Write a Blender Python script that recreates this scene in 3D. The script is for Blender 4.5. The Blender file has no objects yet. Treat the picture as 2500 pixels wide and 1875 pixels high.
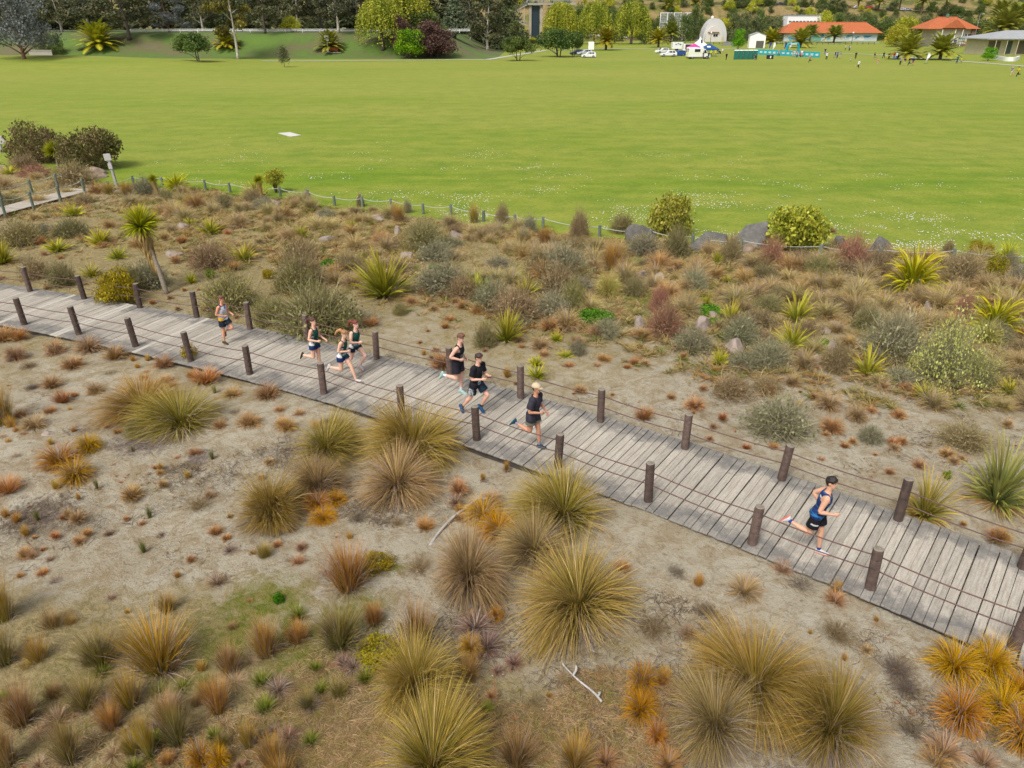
import bpy, math, random
import numpy as np
from mathutils import Vector, Matrix

# ------------------------------------------------------------------ camera, sky, sun, exposure
SC = bpy.context.scene
COL = SC.collection
CAMH = 9.5
FPX, CX, CY, YH = 1790.0, 1250.0, 937.5, 45.0
PITCH = math.atan((CY - YH) / FPX)
cam_d = bpy.data.cameras.new('camera')
cam_d.sensor_width = 36.0
cam_d.lens = FPX / 2500.0 * 36.0
cam_d.clip_start = 0.1
cam_d.clip_end = 4000.0
cam = bpy.data.objects.new('camera', cam_d)
cam.location = (0, 0, CAMH)
cam.rotation_euler = (math.pi / 2 - PITCH, 0, 0)
COL.objects.link(cam)
SC.camera = cam

SUN_EL, SUN_ROT = math.radians(52), math.radians(-150)
world = bpy.data.worlds.new('World')
SC.world = world
world.use_nodes = True
_wn = world.node_tree
_wn.nodes.clear()
_sky = _wn.nodes.new('ShaderNodeTexSky')
_sky.sky_type = 'NISHITA'
_sky.sun_disc = False
_sky.sun_elevation = SUN_EL
_sky.sun_rotation = SUN_ROT
_sky.air_density = 1.0
_sky.dust_density = 4.0
_sky.ozone_density = 1.0
_hs = _wn.nodes.new('ShaderNodeHueSaturation')       # overcast: the cloud takes the blue out of the sky
_hs.inputs['Saturation'].default_value = 0.22
_bg = _wn.nodes.new('ShaderNodeBackground')
_bg.inputs['Strength'].default_value = 0.09
_wo = _wn.nodes.new('ShaderNodeOutputWorld')
_wn.links.new(_sky.outputs['Color'], _hs.inputs['Color'])
_wn.links.new(_hs.outputs['Color'], _bg.inputs['Color'])
_wn.links.new(_bg.outputs['Background'], _wo.inputs['Surface'])

sun_d = bpy.data.lights.new('sun', 'SUN')
sun_d.energy = 1.5
sun_d.angle = math.radians(16)
sun_d.color = (1.0, 0.96, 0.9)
sun = bpy.data.objects.new('sun', sun_d)
_sdir = Vector((math.sin(SUN_ROT) * math.cos(SUN_EL), math.cos(SUN_ROT) * math.cos(SUN_EL), math.sin(SUN_EL)))
sun.rotation_euler = _sdir.to_track_quat('Z', 'Y').to_euler()
sun.location = (0, 0, 60)
COL.objects.link(sun)

SC.view_settings.view_transform = 'Standard'
SC.view_settings.look = 'None'
SC.view_settings.exposure = 1.08
SC.view_settings.gamma = 1.0
SC.view_settings.use_curve_mapping = False

# ------------------------------------------------------------------ helpers
R = random.Random(7)
NR = np.random.default_rng(11)
KALB = 0.62


def lin(r, g, b, k=KALB):
    def f(c):
        c /= 255.0
        return c / 12.92 if c <= 0.04045 else ((c + 0.055) / 1.055) ** 2.4
    return (f(r) * k, f(g) * k, f(b) * k)


def sst(a, b, x):
    t = max(0.0, min(1.0, (x - a) / (b - a)))
    return t * t * (3 - 2 * t)


def platform(x):
    return 16.5 - 7.0 * max(0.0, min(1.0, (x - 140.0) / 180.0))


def T(x, y):
    """height of the terrain"""
    z = 0.0
    if y > 120:
        z += 5.9 * sst(-6, -24, x) * sst(211, 231, y)
        z += 2.0 * math.exp(-((y - 180) / 17.0) ** 2) * sst(-48, -105, x)
        if y > 400:
            p = platform(x)
            z += (p - 5.9 * sst(-6, -24, x)) * sst(425, 452, y)
            z += 34 * sst(478, 640, y)
    return z


_C, _S = math.cos(PITCH), math.sin(PITCH)


def ray(px, py):
    u, v = (px - CX) / FPX, (py - CY) / FPX
    return (u, _C - v * _S, -_S - v * _C)


def G(px, py, z=None):
    """photo pixel -> point on the terrain (or on the level z)"""
    d = ray(px, py)
    if z is not None:
        t = (z - CAMH) / d[2]
        return Vector((d[0] * t, d[1] * t, z))
    if d[2] < -0.04:
        t = -CAMH / d[2]
        if d[1] * t < 118:
            return Vector((d[0] * t, d[1] * t, 0.0))
    t = 90.0
    step = 1.0
    while t < 900:
        x, y, zz = d[0] * t, d[1] * t, CAMH + d[2] * t
        if zz <= T(x, y):
            break
        t += step
    return Vector((d[0] * t, d[1] * t, T(d[0] * t, d[1] * t)))


def D(px, y):
    """photo pixel column px at distance y -> point on the terrain"""
    x = (px - CX) / FPX * (y * _C + CAMH * _S)
    return Vector((x, y, T(x, y)))


def mpp(p):
    """metres per photo pixel at a point"""
    return (p[1] * _C + (CAMH - p[2]) * _S) / FPX


def top_z(p, py):
    """height of a point above p seen at photo row py"""
    d = ray(CX, py)
    return CAMH + d[2] * p[1] / d[1]


# ------------------------------------------------------------------ materials
MATS = {}


def new_mat(name):
    m = bpy.data.materials.new(name)
    m.use_nodes = True
    nt = m.node_tree
    nt.nodes.clear()
    out = nt.nodes.new('ShaderNodeOutputMaterial')
    bs = nt.nodes.new('ShaderNodeBsdfPrincipled')
    nt.links.new(bs.outputs[0], out.inputs[0])
    MATS[name] = m
    return m, nt, bs, out


def N(nt, typ, **kw):
    n = nt.nodes.new(typ)
    for k, v in kw.items():
        if k.startswith('i_'):
            key = k[2:]
            key = int(key) if key.isdigit() else key.replace('_', ' ')
            n.inputs[key].default_value = v
        else:
            setattr(n, k, v)
    return n


def ramp(nt, fac, stops, interp='LINEAR'):
    r = nt.nodes.new('ShaderNodeValToRGB')
    r.color_ramp.interpolation = interp
    e = r.color_ramp.elements
    while len(e) < len(stops):
        e.new(0.5)
    for i, (p, c) in enumerate(stops):
        e[i].position = p
        e[i].color = (*c[:3], 1) if len(c) >= 3 else (c[0], c[0], c[0], 1)
    if fac is not None:
        nt.links.new(fac, r.inputs[0])
    return r


def mixc(nt, fac, a, b, blend='MIX'):
    m = nt.nodes.new('ShaderNodeMix')
    m.data_type = 'RGBA'
    m.blend_type = blend
    for sock, v in ((m.inputs[0], fac), (m.inputs[6], a), (m.inputs[7], b)):
        if hasattr(v, 'is_output'):
            nt.links.new(v, sock)
        elif isinstance(v, (int, float)):
            sock.default_value = v
        else:
            sock.default_value = (*v[:3], 1)
    return m.outputs[2]


def plain(name, rgb, rough=0.75, var=0.18, scale=6.0, bump=0.0, metal=0.0, spec=0.35, rnd=0.0, k=KALB):
    """a painted / natural surface: base colour with mottling and fine relief"""
    if name in MATS:
        return MATS[name]
    m, nt, bs, out = new_mat(name)
    tc = N(nt, 'ShaderNodeTexCoord')
    no = N(nt, 'ShaderNodeTexNoise', i_Scale=scale, i_Detail=5.0, i_Roughness=0.6)
    nt.links.new(tc.outputs['Object'], no.inputs['Vector'])
    c = lin(*rgb, k=k)
    lo = tuple(x * (1 - var) for x in c)
    hi = tuple(min(1, x * (1 + var)) for x in c)
    rp = ramp(nt, no.outputs['Fac'], [(0.3, lo), (0.7, hi)])
    colr = rp.outputs[0]
    if rnd:
        oi = N(nt, 'ShaderNodeObjectInfo')
        hv = N(nt, 'ShaderNodeHueSaturation')
        mr = N(nt, 'ShaderNodeMapRange', i_3=1 - rnd, i_4=1 + rnd)
        nt.links.new(oi.outputs['Random'], mr.inputs[0])
        nt.links.new(mr.outputs[0], hv.inputs['Value'])
        nt.links.new(colr, hv.inputs['Color'])
        colr = hv.outputs[0]
    nt.links.new(colr, bs.inputs['Base Color'])
    bs.inputs['Roughness'].default_value = rough
    bs.inputs['Metallic'].default_value = metal
    bs.inputs['Specular IOR Level'].default_value = spec
    if bump:
        bp = N(nt, 'ShaderNodeBump', i_Strength=bump, i_Distance=0.02)
        nt.links.new(no.outputs['Fac'], bp.inputs['Height'])
        nt.links.new(bp.outputs[0], bs.inputs['Normal'])
    return m


def foliage_mat():
    m, nt, bs, out = new_mat('foliage')
    at = N(nt, 'ShaderNodeAttribute', attribute_name='Col')
    oi = N(nt, 'ShaderNodeObjectInfo')
    hv = N(nt, 'ShaderNodeHueSaturation', i_Saturation=1.04)
    m1 = N(nt, 'ShaderNodeMapRange', i_3=1.15, i_4=1.55)
    m2 = N(nt, 'ShaderNodeMapRange', i_3=0.487, i_4=0.513)
    mul = N(nt, 'ShaderNodeMath', operation='MULTIPLY', i_1=7.31)
    fr = N(nt, 'ShaderNodeMath', operation='FRACT')
    nt.links.new(oi.outputs['Random'], m1.inputs[0])
    nt.links.new(oi.outputs['Random'], mul.inputs[0])
    nt.links.new(mul.outputs[0], fr.inputs[0])
    nt.links.new(fr.outputs[0], m2.inputs[0])
    nt.links.new(m1.outputs[0], hv.inputs['Value'])
    nt.links.new(m2.outputs[0], hv.inputs['Hue'])
    nt.links.new(at.outputs['Color'], hv.inputs['Color'])
    nt.links.new(hv.outputs[0], bs.inputs['Base Color'])
    bs.inputs['Roughness'].default_value = 0.6
    bs.inputs['Specular IOR Level'].default_value = 0.25
    tr = N(nt, 'ShaderNodeBsdfTranslucent')
    nt.links.new(hv.outputs[0], tr.inputs['Color'])
    mx = N(nt, 'ShaderNodeMixShader', i_0=0.26)
    nt.links.new(bs.outputs[0], mx.inputs[1])
    nt.links.new(tr.outputs[0], mx.inputs[2])
    nt.links.new(mx.outputs[0], out.inputs[0])
    return m


FOL = foliage_mat()


# ------------------------------------------------------------------ meshes and objects
def np_mesh(name, V, Q, C=None, mat=None, smooth=False):
    """mesh from numpy quads (n,4) with an optional colour per vertex"""
    me = bpy.data.meshes.new(name)
    V = np.asarray(V, dtype=np.float32)
    Q = np.asarray(Q, dtype=np.int32)
    k = Q.shape[1]
    me.vertices.add(len(V))
    me.vertices.foreach_set('co', V.ravel())
    me.loops.add(Q.size)
    me.loops.foreach_set('vertex_index', Q.ravel())
    me.polygons.add(len(Q))
    me.polygons.foreach_set('loop_start', np.arange(0, Q.size, k, dtype=np.int32))
    if smooth:
        me.polygons.foreach_set('use_smooth', np.ones(len(Q), dtype=bool))
    if C is not None:
        a = me.color_attributes.new('Col', 'FLOAT_COLOR', 'POINT')
        cc = np.ones((len(V), 4), dtype=np.float32)
        cc[:, :3] = C
        a.data.foreach_set('color', cc.ravel())
    if mat is not None:
        me.materials.append(mat)
    me.update()
    return me


class MB:
    """collects shapes; build() links them as ONE mesh object"""

    def __init__(self):
        self.v, self.f, self.m, self.mats = [], [], [], []
        self.cur = 0

    def mat(self, m):
        if m not in self.mats:
            self.mats.append(m)
        self.cur = self.mats.index(m)
        return self

    def add(self, vs, fs):
        o = len(self.v)
        self.v.extend([tuple(p) for p in vs])
        for f in fs:
            self.f.append(tuple(i + o for i in f))
            self.m.append(self.cur)
        return self

    def box(self, c, s, rz=0.0, rot=None, taper=1.0, bevel=0.0):
        hx, hy, hz = s[0] / 2, s[1] / 2, s[2] / 2
        if bevel:
            b = min(bevel, hx * .9, hy * .9, hz * .9)
            rings = []
            for z, i in ((-hz, b), (-hz + b, 0), (hz - b, 0), (hz, b)):
                x, y = hx - i, hy - i
                q = b * .5
                rings.append([(x - q, -y, z), (x, -y + q, z), (x, y - q, z), (x - q, y, z),
                              (-x + q, y, z), (-x, y - q, z), (-x, -y + q, z), (-x + q, -y, z)])
            vs = [p for r_ in rings for p in r_]
            fs = [tuple(range(7, -1, -1)), tuple(range(24, 32))]
            for k in range(3):
                for j in range(8):
                    fs.append((k * 8 + j, k * 8 + (j + 1) % 8, k * 8 + 8 + (j + 1) % 8, k * 8 + 8 + j))
        else:
            t = taper
            vs = [(-hx, -hy, -hz), (hx, -hy, -hz), (hx, hy, -hz), (-hx, hy, -hz),
                  (-hx * t, -hy * t, hz), (hx * t, -hy * t, hz), (hx * t, hy * t, hz), (-hx * t, hy * t, hz)]
            fs = [(3, 2, 1, 0), (4, 5, 6, 7), (0, 1, 5, 4), (1, 2, 6, 5), (2, 3, 7, 6), (3, 0, 4, 7)]
        mat = Matrix.Rotation(rz, 3, 'Z') if rot is None else rot
        cc = Vector(c)
        return self.add([mat @ Vector(p) + cc for p in vs], fs)

    def bar(self, a, b, w, h):
        a, b = Vector(a), Vector(b)
        d = b - a
        q = d.to_track_quat('Y', 'Z').to_matrix()
        return self.box((a + b) / 2, (w, d.length, h), rot=q)

    def tube(self, pts, rad, n=8, cap=True, sy=1.0):
        pts = [Vector(p) for p in pts]
        if not hasattr(rad, '__len__'):
            rad = [rad] * len(pts)
        vs, fs = [], []
        up = None
        for i, p in enumerate(pts):
            d = (pts[min(i + 1, len(pts) - 1)] - pts[max(i - 1, 0)])
            if d.length < 1e-9:
                d = Vector((0, 0, 1))
            d.normalize()
            if up is None:
                up = Vector((1, 0, 0)) if abs(d.x) < 0.9 else Vector((0, 1, 0))
            x = (up - d * up.dot(d)).normalized()
            y = d.cross(x)
            up = x
            for k in range(n):
                a = 2 * math.pi * k / n
                vs.append(p + (x * math.cos(a) + y * math.sin(a) * sy) * rad[i])
        for i in range(len(pts) - 1):
            for k in range(n):
                fs.append((i * n + k, i * n + (k + 1) % n, (i + 1) * n + (k + 1) % n, (i + 1) * n + k))
        if cap:
            fs.append(tuple(range(n - 1, -1, -1)))
            o = (len(pts) - 1) * n
            fs.append(tuple(range(o, o + n)))
        return self.add(vs, fs)

    def lathe(self, prof, n=12, c=(0, 0, 0), cap=True):
        vs, fs = [], []
        for r_, z in prof:
            for k in range(n):
                a = 2 * math.pi * k / n
                vs.append((c[0] + r_ * math.cos(a), c[1] + r_ * math.sin(a), c[2] + z))
        for i in range(len(prof) - 1):
            for k in range(n):
                fs.append((i * n + k, i * n + (k + 1) % n, (i + 1) * n + (k + 1) % n, (i + 1) * n + k))
        if cap:
            fs.append(tuple(range(n - 1, -1, -1)))
            o = (len(prof) - 1) * n
            fs.append(tuple(range(o, o + n)))
        return self.add(vs, fs)

    def loft(self, rings, cap=True, closed=True):
        n = len(rings[0])
        vs = [p for r_ in rings for p in r_]
        fs = []
        for i in range(len(rings) - 1):
            for k in range(n if closed else n - 1):
                fs.append((i * n + k, i * n + (k + 1) % n, (i + 1) * n + (k + 1) % n, (i + 1) * n + k))
        if cap and closed:
            fs.append(tuple(range(n - 1, -1, -1)))
            o = (len(rings) - 1) * n
            fs.append(tuple(range(o, o + n)))
        return self.add(vs, fs)

    def prism(self, poly, axis, a, b):
        """poly of 2D points extruded along axis ('x','y','z') from a to b"""
        def p3(p, t):
            return {'x': (t, p[0], p[1]), 'y': (p[0], t, p[1]), 'z': (p[0], p[1], t)}[axis]
        n = len(poly)
        vs = [p3(p, a) for p in poly] + [p3(p, b) for p in poly]
        fs = [tuple(range(n - 1, -1, -1)), tuple(range(n, 2 * n))]
        for k in range(n):
            fs.append((k, (k + 1) % n, n + (k + 1) % n, n + k))
        return self.add(vs, fs)

    def quad(self, a, b, c, d):
        return self.add([a, b, c, d], [(0, 1, 2, 3)])

    def mesh(self, name, mat=None, smooth=False):
        me = bpy.data.meshes.new(name)
        me.from_pydata(self.v, [], self.f)
        for m in (self.mats or ([mat] if mat else [])):
            me.materials.append(m)
        if self.mats:
            me.polygons.foreach_set('material_index', self.m)
        if smooth:
            me.polygons.foreach_set('use_smooth', [True] * len(me.polygons))
        me.update()
        return me

    def build(self, name, mat=None, parent=None, smooth=False, **kw):
        return obj(name, self.mesh(name, mat, smooth), parent, **kw)


def obj(name, data, parent=None, loc=None, rz=0.0, sc=None, label=None, cat=None, group=None, kind=None):
    o = bpy.data.objects.new(name, data)
    COL.objects.link(o)
    if parent is not None:
        o.parent = parent
    if loc is not None:
        o.location = loc
    if rz:
        o.rotation_euler = (0, 0, rz)
    if sc is not None:
        o.scale = sc if hasattr(sc, '__len__') else (sc, sc, sc)
    if label:
        o['label'] = label
    if cat:
        o['category'] = cat
    if group:
        o['group'] = group
    if kind:
        o['kind'] = kind
    return o


def empty(name, loc, rz=0.0, **kw):
    return obj(name, None, None, loc, rz, **kw)


def copy_tree(o, loc=None, rz=None, label=None, group=None, sc=None, parent=None):
    c = o.copy()
    COL.objects.link(c)
    c.parent = parent
    if loc is not None:
        c.location = loc
    if rz is not None:
        c.rotation_euler = (0, 0, rz)
    if sc is not None:
        c.scale = (sc, sc, sc)
    if label:
        c['label'] = label
    if group:
        c['group'] = group
    for ch in list(o.children):
        copy_tree(ch, parent=c)
    return c


def smooth_all(o):
    for p in o.data.polygons:
        p.use_smooth = True


def cr(pts, n):
    """Catmull-Rom through points"""
    P = [Vector(p) for p in pts]
    P = [P[0] * 2 - P[1]] + P + [P[-1] * 2 - P[-2]]
    out = []
    for i in range(1, len(P) - 2):
        for k in range(n):
            t = k / n
            a, b, c, d = P[i - 1], P[i], P[i + 1], P[i + 2]
            out.append(0.5 * ((2 * b) + (c - a) * t + (2 * a - 5 * b + 4 * c - d) * t * t + (3 * b - a - 3 * c + d) * t ** 3))
    out.append(P[-2])
    return out
# ------------------------------------------------------------------ the setting: terrain, dune ground, lawn, paths
from mathutils import noise as mnoise
FS = 2500.0 / 2212.0


def FG(x, y):
    return G(x * FS, y * FS)


def zpt(zone, x, y):
    return G(zone[0] + x / zone[2], zone[1] + y / zone[2])


def zm(zone, p, r):
    """r zoomed pixels at p -> metres"""
    return r / zone[2] * mpp(p)


# near edge of the lawn (photo positions on the ground)
_edge = [(-420, 330), (-60, 338), (60, 372), (190, 398), (300, 402), (430, 407), (540, 426), (620, 434), (700, 446), (850, 462),
         (950, 479), (1100, 494), (1240, 507), (1330, 517), (1500, 524), (1640, 529), (1800, 535), (1900, 544), (2050, 552),
         (2212, 568), (2500, 600), (2900, 640)]
EDGE = sorted([(p.x, p.y) for p in [FG(*e) for e in _edge]])
_ex = np.array([e[0] for e in EDGE]); _ey = np.array([e[1] for e in EDGE])


def edge_y(x):
    return float(np.interp(x, _ex, _ey)) + 0.25 * math.sin(x * 1.3) + 0.12 * math.sin(x * 4.1)


def mat_ground_far():
    m, nt, bs, out = new_mat('far_ground')
    tc = N(nt, 'ShaderNodeTexCoord')
    n1 = N(nt, 'ShaderNodeTexNoise', i_Scale=0.06, i_Detail=6.0, i_Roughness=0.65)
    n2 = N(nt, 'ShaderNodeTexNoise', i_Scale=0.9, i_Detail=4.0)
    for n_ in (n1, n2):
        nt.links.new(tc.outputs['Object'], n_.inputs['Vector'])
    g = ramp(nt, n1.outputs['Fac'], [(0.34, lin(78, 92, 40)), (0.46, lin(110, 112, 56)), (0.56, lin(176, 146, 104)), (0.66, lin(150, 124, 88)), (0.75, lin(86, 84, 50))])
    c = mixc(nt, 0.35, g.outputs[0], ramp(nt, n2.outputs['Fac'], [(0.3, lin(70, 84, 36)), (0.7, lin(160, 150, 100))]).outputs[0])
    nt.links.new(c, bs.inputs['Base Color'])
    bs.inputs['Roughness'].default_value = 0.95
    bs.inputs['Specular IOR Level'].default_value = 0.1
    return m


def mat_lawn():
    m, nt, bs, out = new_mat('lawn_grass')
    tc = N(nt, 'ShaderNodeTexCoord')
    mp = N(nt, 'ShaderNodeMapping')
    mp.inputs['Scale'].default_value = (0.10, 0.42, 1.0)
    mp.inputs['Rotation'].default_value = (0, 0, math.radians(-7))
    nt.links.new(tc.outputs['Object'], mp.inputs['Vector'])
    streak = N(nt, 'ShaderNodeTexNoise', i_Scale=1.0, i_Detail=5.0, i_Roughness=0.6)
    nt.links.new(mp.outputs[0], streak.inputs['Vector'])
    mp2 = N(nt, 'ShaderNodeMapping')
    mp2.inputs['Scale'].default_value = (0.016, 0.045, 1.0)
    mp2.inputs['Rotation'].default_value = (0, 0, math.radians(6))
    nt.links.new(tc.outputs['Object'], mp2.inputs['Vector'])
    big = N(nt, 'ShaderNodeTexNoise', i_Scale=1.0, i_Detail=5.0, i_Roughness=0.6)
    nt.links.new(mp2.outputs[0], big.inputs['Vector'])
    fine = N(nt, 'ShaderNodeTexNoise', i_Scale=7.0, i_Detail=5.0, i_Roughness=0.75)
    nt.links.new(tc.outputs['Object'], fine.inputs['Vector'])
    mid = N(nt, 'ShaderNodeTexNoise', i_Scale=0.45, i_Detail=4.0, i_Roughness=0.6)
    nt.links.new(tc.outputs['Object'], mid.inputs['Vector'])
    g1 = lin(88, 130, 18); g2 = lin(126, 152, 38); g3 = lin(162, 160, 70)
    c = ramp(nt, streak.outputs['Fac'], [(0.25, g1), (0.52, g2), (0.8, g3)]).outputs[0]
    c = mixc(nt, ramp(nt, big.outputs['Fac'], [(0.36, (0,)), (0.64, (0.8,))]).outputs[0], c, lin(164, 164, 76))
    c = mixc(nt, ramp(nt, mid.outputs['Fac'], [(0.42, (0,)), (0.7, (0.55,))]).outputs[0], c, lin(84, 126, 18))
    # further out the mown grass is drier and paler
    sep = N(nt, 'ShaderNodeSeparateXYZ')
    nt.links.new(tc.outputs['Object'], sep.inputs[0])
    dry = N(nt, 'ShaderNodeMapRange', i_1=45.0, i_2=120.0, i_3=0.08, i_4=0.5)
    nt.links.new(sep.outputs['Y'], dry.inputs[0])
    c = mixc(nt, dry.outputs[0], c, lin(164, 168, 78))
    c = mixc(nt, 1.0, c, ramp(nt, fine.outputs['Fac'], [(0.25, (0.62, 0.66, 0.5)), (0.5, (1, 1, 1)), (0.78, (1.3, 1.25, 1.3))]).outputs[0], 'MULTIPLY')
    nt.links.new(c, bs.inputs['Base Color'])
    bs.inputs['Roughness'].default_value = 0.9
    bs.inputs['Specular IOR Level'].default_value = 0.12
    bp = N(nt, 'ShaderNodeBump', i_Strength=0.5, i_Distance=0.05)
    nt.links.new(fine.outputs['Fac'], bp.inputs['Height'])
    nt.links.new(bp.outputs[0], bs.inputs['Normal'])
    return m


def mat_sand():
    m, nt, bs, out = new_mat('dune_sand')
    tc = N(nt, 'ShaderNodeTexCoord')
    zn = N(nt, 'ShaderNodeAttribute', attribute_name='Zone')
    sp = N(nt, 'ShaderNodeSeparateColor')
    nt.links.new(zn.outputs['Color'], sp.inputs[0])

    def noise(s, d=6.0, r=0.65, dist=0.0):
        n_ = N(nt, 'ShaderNodeTexNoise', i_Scale=s, i_Detail=d, i_Roughness=r, i_Distortion=dist)
        nt.links.new(tc.outputs['Object'], n_.inputs['Vector'])
        return n_.outputs['Fac']
    a, b, c_, d_, e_ = noise(0.5), noise(2.2, 8, 0.72, 0.6), noise(11, 6, 0.75), noise(45, 3, 0.7), noise(5.0, 8, 0.8, 1.5)
    base = ramp(nt, a, [(0.3, lin(178, 166, 140)), (0.5, lin(194, 184, 162)), (0.7, lin(203, 196, 176))]).outputs[0]
    # scattered litter and crust on the bare sand
    base = mixc(nt, ramp(nt, b, [(0.46, (0,)), (0.62, (0.8,))]).outputs[0], base, lin(164, 143, 110))
    base = mixc(nt, ramp(nt, e_, [(0.51, (0,)), (0.66, (0.75,))]).outputs[0], base, lin(132, 112, 86))

    def masked(ch, nz, lo, hi):
        ad = N(nt, 'ShaderNodeMath', operation='ADD')
        nt.links.new(sp.outputs[ch], ad.inputs[0])
        mu = N(nt, 'ShaderNodeMath', operation='MULTIPLY_ADD', i_1=0.9, i_2=-0.45)
        nt.links.new(nz, mu.inputs[0])
        nt.links.new(mu.outputs[0], ad.inputs[1])
        return ramp(nt, ad.outputs[0], [(lo, (0,)), (hi, (1,))]).outputs[0]
    thatch = ramp(nt, e_, [(0.3, lin(110, 98, 66)), (0.48, lin(158, 142, 100)), (0.64, lin(192, 174, 128)), (0.8, lin(124, 108, 74))]).outputs[0]
    base = mixc(nt, masked(0, b, 0.3, 0.62), base, thatch)
    green = ramp(nt, e_, [(0.3, lin(84, 98, 28)), (0.46, lin(118, 124, 44)), (0.58, lin(150, 132, 84)), (0.7, lin(108, 122, 36))]).outputs[0]
    base = mixc(nt, masked(1, b, 0.34, 0.62), base, green)
    lit = ramp(nt, c_, [(0.3, lin(86, 74, 70)), (0.55, lin(130, 116, 108)), (0.75, lin(172, 158, 140))]).outputs[0]
    base = mixc(nt, masked(2, e_, 0.36, 0.55), base, lit)
    base = mixc(nt, 1.0, base, ramp(nt, d_, [(0.3, (0.78, 0.77, 0.76)), (0.5, (1, 1, 1)), (0.72, (1.14, 1.13, 1.1))]).outputs[0], 'MULTIPLY')
    nt.links.new(base, bs.inputs['Base Color'])
    bs.inputs['Roughness'].default_value = 0.95
    bs.inputs['Specular IOR Level'].default_value = 0.15
    hsum = N(nt, 'ShaderNodeMath', operation='ADD')
    nt.links.new(b, hsum.inputs[0]); nt.links.new(c_, hsum.inputs[1])
    bp = N(nt, 'ShaderNodeBump', i_Strength=0.75, i_Distance=0.09)
    nt.links.new(hsum.outputs[0], bp.inputs['Height'])
    nt.links.new(bp.outputs[0], bs.inputs['Normal'])
    return m


def build_ground():
    # far sheet out to the horizon
    ys = list(np.linspace(-60, 120, 10)) + list(np.linspace(130, 480, 120)) + list(np.linspace(490, 700, 30)) + list(np.linspace(760, 2600, 16))
    V, Q = [], []
    nx = 140
    for y in ys:
        for i in range(nx):
            u = (i / (nx - 1) * 2 - 1)
            x = (abs(u) ** 1.35) * math.copysign(1, u) * (420 if y < 700 else 420 + (y - 700) * 1.1)
            V.append((x, y, T(x, y) - 0.25))
    for j in range(len(ys) - 1):
        for i in range(nx - 1):
            k = j * nx + i
            Q.append((k, k + 1, k + nx + 1, k + nx))
    obj('ground', np_mesh('ground', V, Q, mat=mat_ground_far(), smooth=True), kind='structure')

    # dune ground
    xs = np.linspace(-62, 44, 340)
    ysd = np.concatenate([np.linspace(2, 30, 150), np.linspace(30.4, 64, 66)])
    blobs = []
    for x, y, r_, ch, s in [(300, 1570, 470, 0, 1.0), (80, 1440, 260, 0, .8), (620, 1570, 320, 0, .9), (1000, 1600, 270, 0, .8), (420, 1400, 260, 0, .55), (1180, 1590, 200, 0, .7), (1330, 1540, 190, 0, .55),
                            (1330, 1400, 110, 0, .5), (350, 500, 360, 0, .9), (760, 490, 360, 0, .9), (1150, 540, 340, 0, .9), (1560, 590, 330, 0, .75),
                            (1950, 640, 360, 0, .75), (2250, 700, 260, 0, .6), (60, 400, 300, 0, .8), (-200, 480, 300, 0, .8), (-200, 1500, 400, 0, .7),
                            (900, 1640, 300, 0, .6), (2100, 900, 200, 0, .4), (1700, 830, 220, 0, .35), (560, 1310, 150, 1, .62), (650, 1390, 150, 1, .6), (830, 1420, 110, 1, .6), (760, 1330, 120, 1, .6), (480, 1380, 130, 1, .6),
                            (420, 1430, 140, 1, .5), (160, 1480, 150, 1, .45), (860, 1230, 60, 1, .5), (1390, 640, 130, 1, .6), (1350, 560, 110, 1, .55), (1150, 600, 90, 1, .6), (1260, 690, 80, 1, .6), (1560, 700, 110, 1, .6),
                            (1960, 690, 130, 1, .45), (1520, 620, 110, 1, .6), (700, 560, 70, 1, .45), (640, 470, 80, 1, .35), (2120, 780, 120, 1, .4), (800, 640, 60, 1, .3),
                            (320, 950, 110, 2, .62), (430, 990, 60, 2, .55), (180, 930, 60, 2, .5), (80, 1110, 110, 2, .55), (330, 1060, 60, 2, .3), (1330, 1560, 140, 2, .4),
                            (1700, 1640, 160, 2, .45), (90, 860, 70, 2, .4), (640, 960, 60, 2, .4), (820, 1120, 90, 2, .4), (2050, 1590, 120, 2, .4), (1000, 1360, 90, 2, .45),
                            (500, 620, 140, 2, .3), (1880, 1330, 110, 2, .25), (2140, 870, 100, 2, .3), (1950, 980, 120, 2, .25)]:
        p = FG(x, y)
        blobs.append((p.x, p.y, r_ * FS * mpp(p), ch, s))
    X, Y = np.meshgrid(xs, ysd)
    Z = np.zeros_like(X)
    for sc_, am, ph in ((0.35, .07, .3), (0.8, .045, 1.7), (1.9, .022, 4.0), (4.3, .010, 2.0)):
        Z += am * np.sin(X * sc_ + ph + 1.7 * np.sin(Y * sc_ * .7 + ph)) * np.cos(Y * sc_ * 1.1 + ph * 2 + np.sin(X * sc_ * .6))
    Zn = np.zeros(X.shape + (3,))
    for bx, by, br, ch, s in blobs:
        # a pixel radius spans more ground away from the camera than across it
        ry = br * max(1.0, 0.75 * by / 12.0)
        d = np.sqrt(((X - bx) / br) ** 2 + ((Y - by) / ry) ** 2)
        Zn[..., ch] = np.maximum(Zn[..., ch], s * np.clip(1.25 - d, 0, 1) ** 0.7)
    # dip below the lawn
    ey = np.vectorize(edge_y)(xs)[None, :]
    Z -= 0.35 * np.clip((Y - ey - 0.3) / 1.5, 0, 1)
    V = np.stack([X, Y, Z], -1).reshape(-1, 3)
    ny, nx2 = X.shape
    I = np.arange(ny * nx2).reshape(ny, nx2)
    Q = np.stack([I[:-1, :-1], I[:-1, 1:], I[1:, 1:], I[1:, :-1]], -1).reshape(-1, 4)
    me = np_mesh('dune_ground', V, Q, mat=mat_sand(), smooth=True)
    a = me.color_attributes.new('Zone', 'FLOAT_COLOR', 'POINT')
    cc = np.ones((len(V), 4), dtype=np.float32)
    cc[:, :3] = Zn.reshape(-1, 3)
    a.data.foreach_set('color', cc.ravel())
    obj('dune_ground', me, kind='structure')

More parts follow.
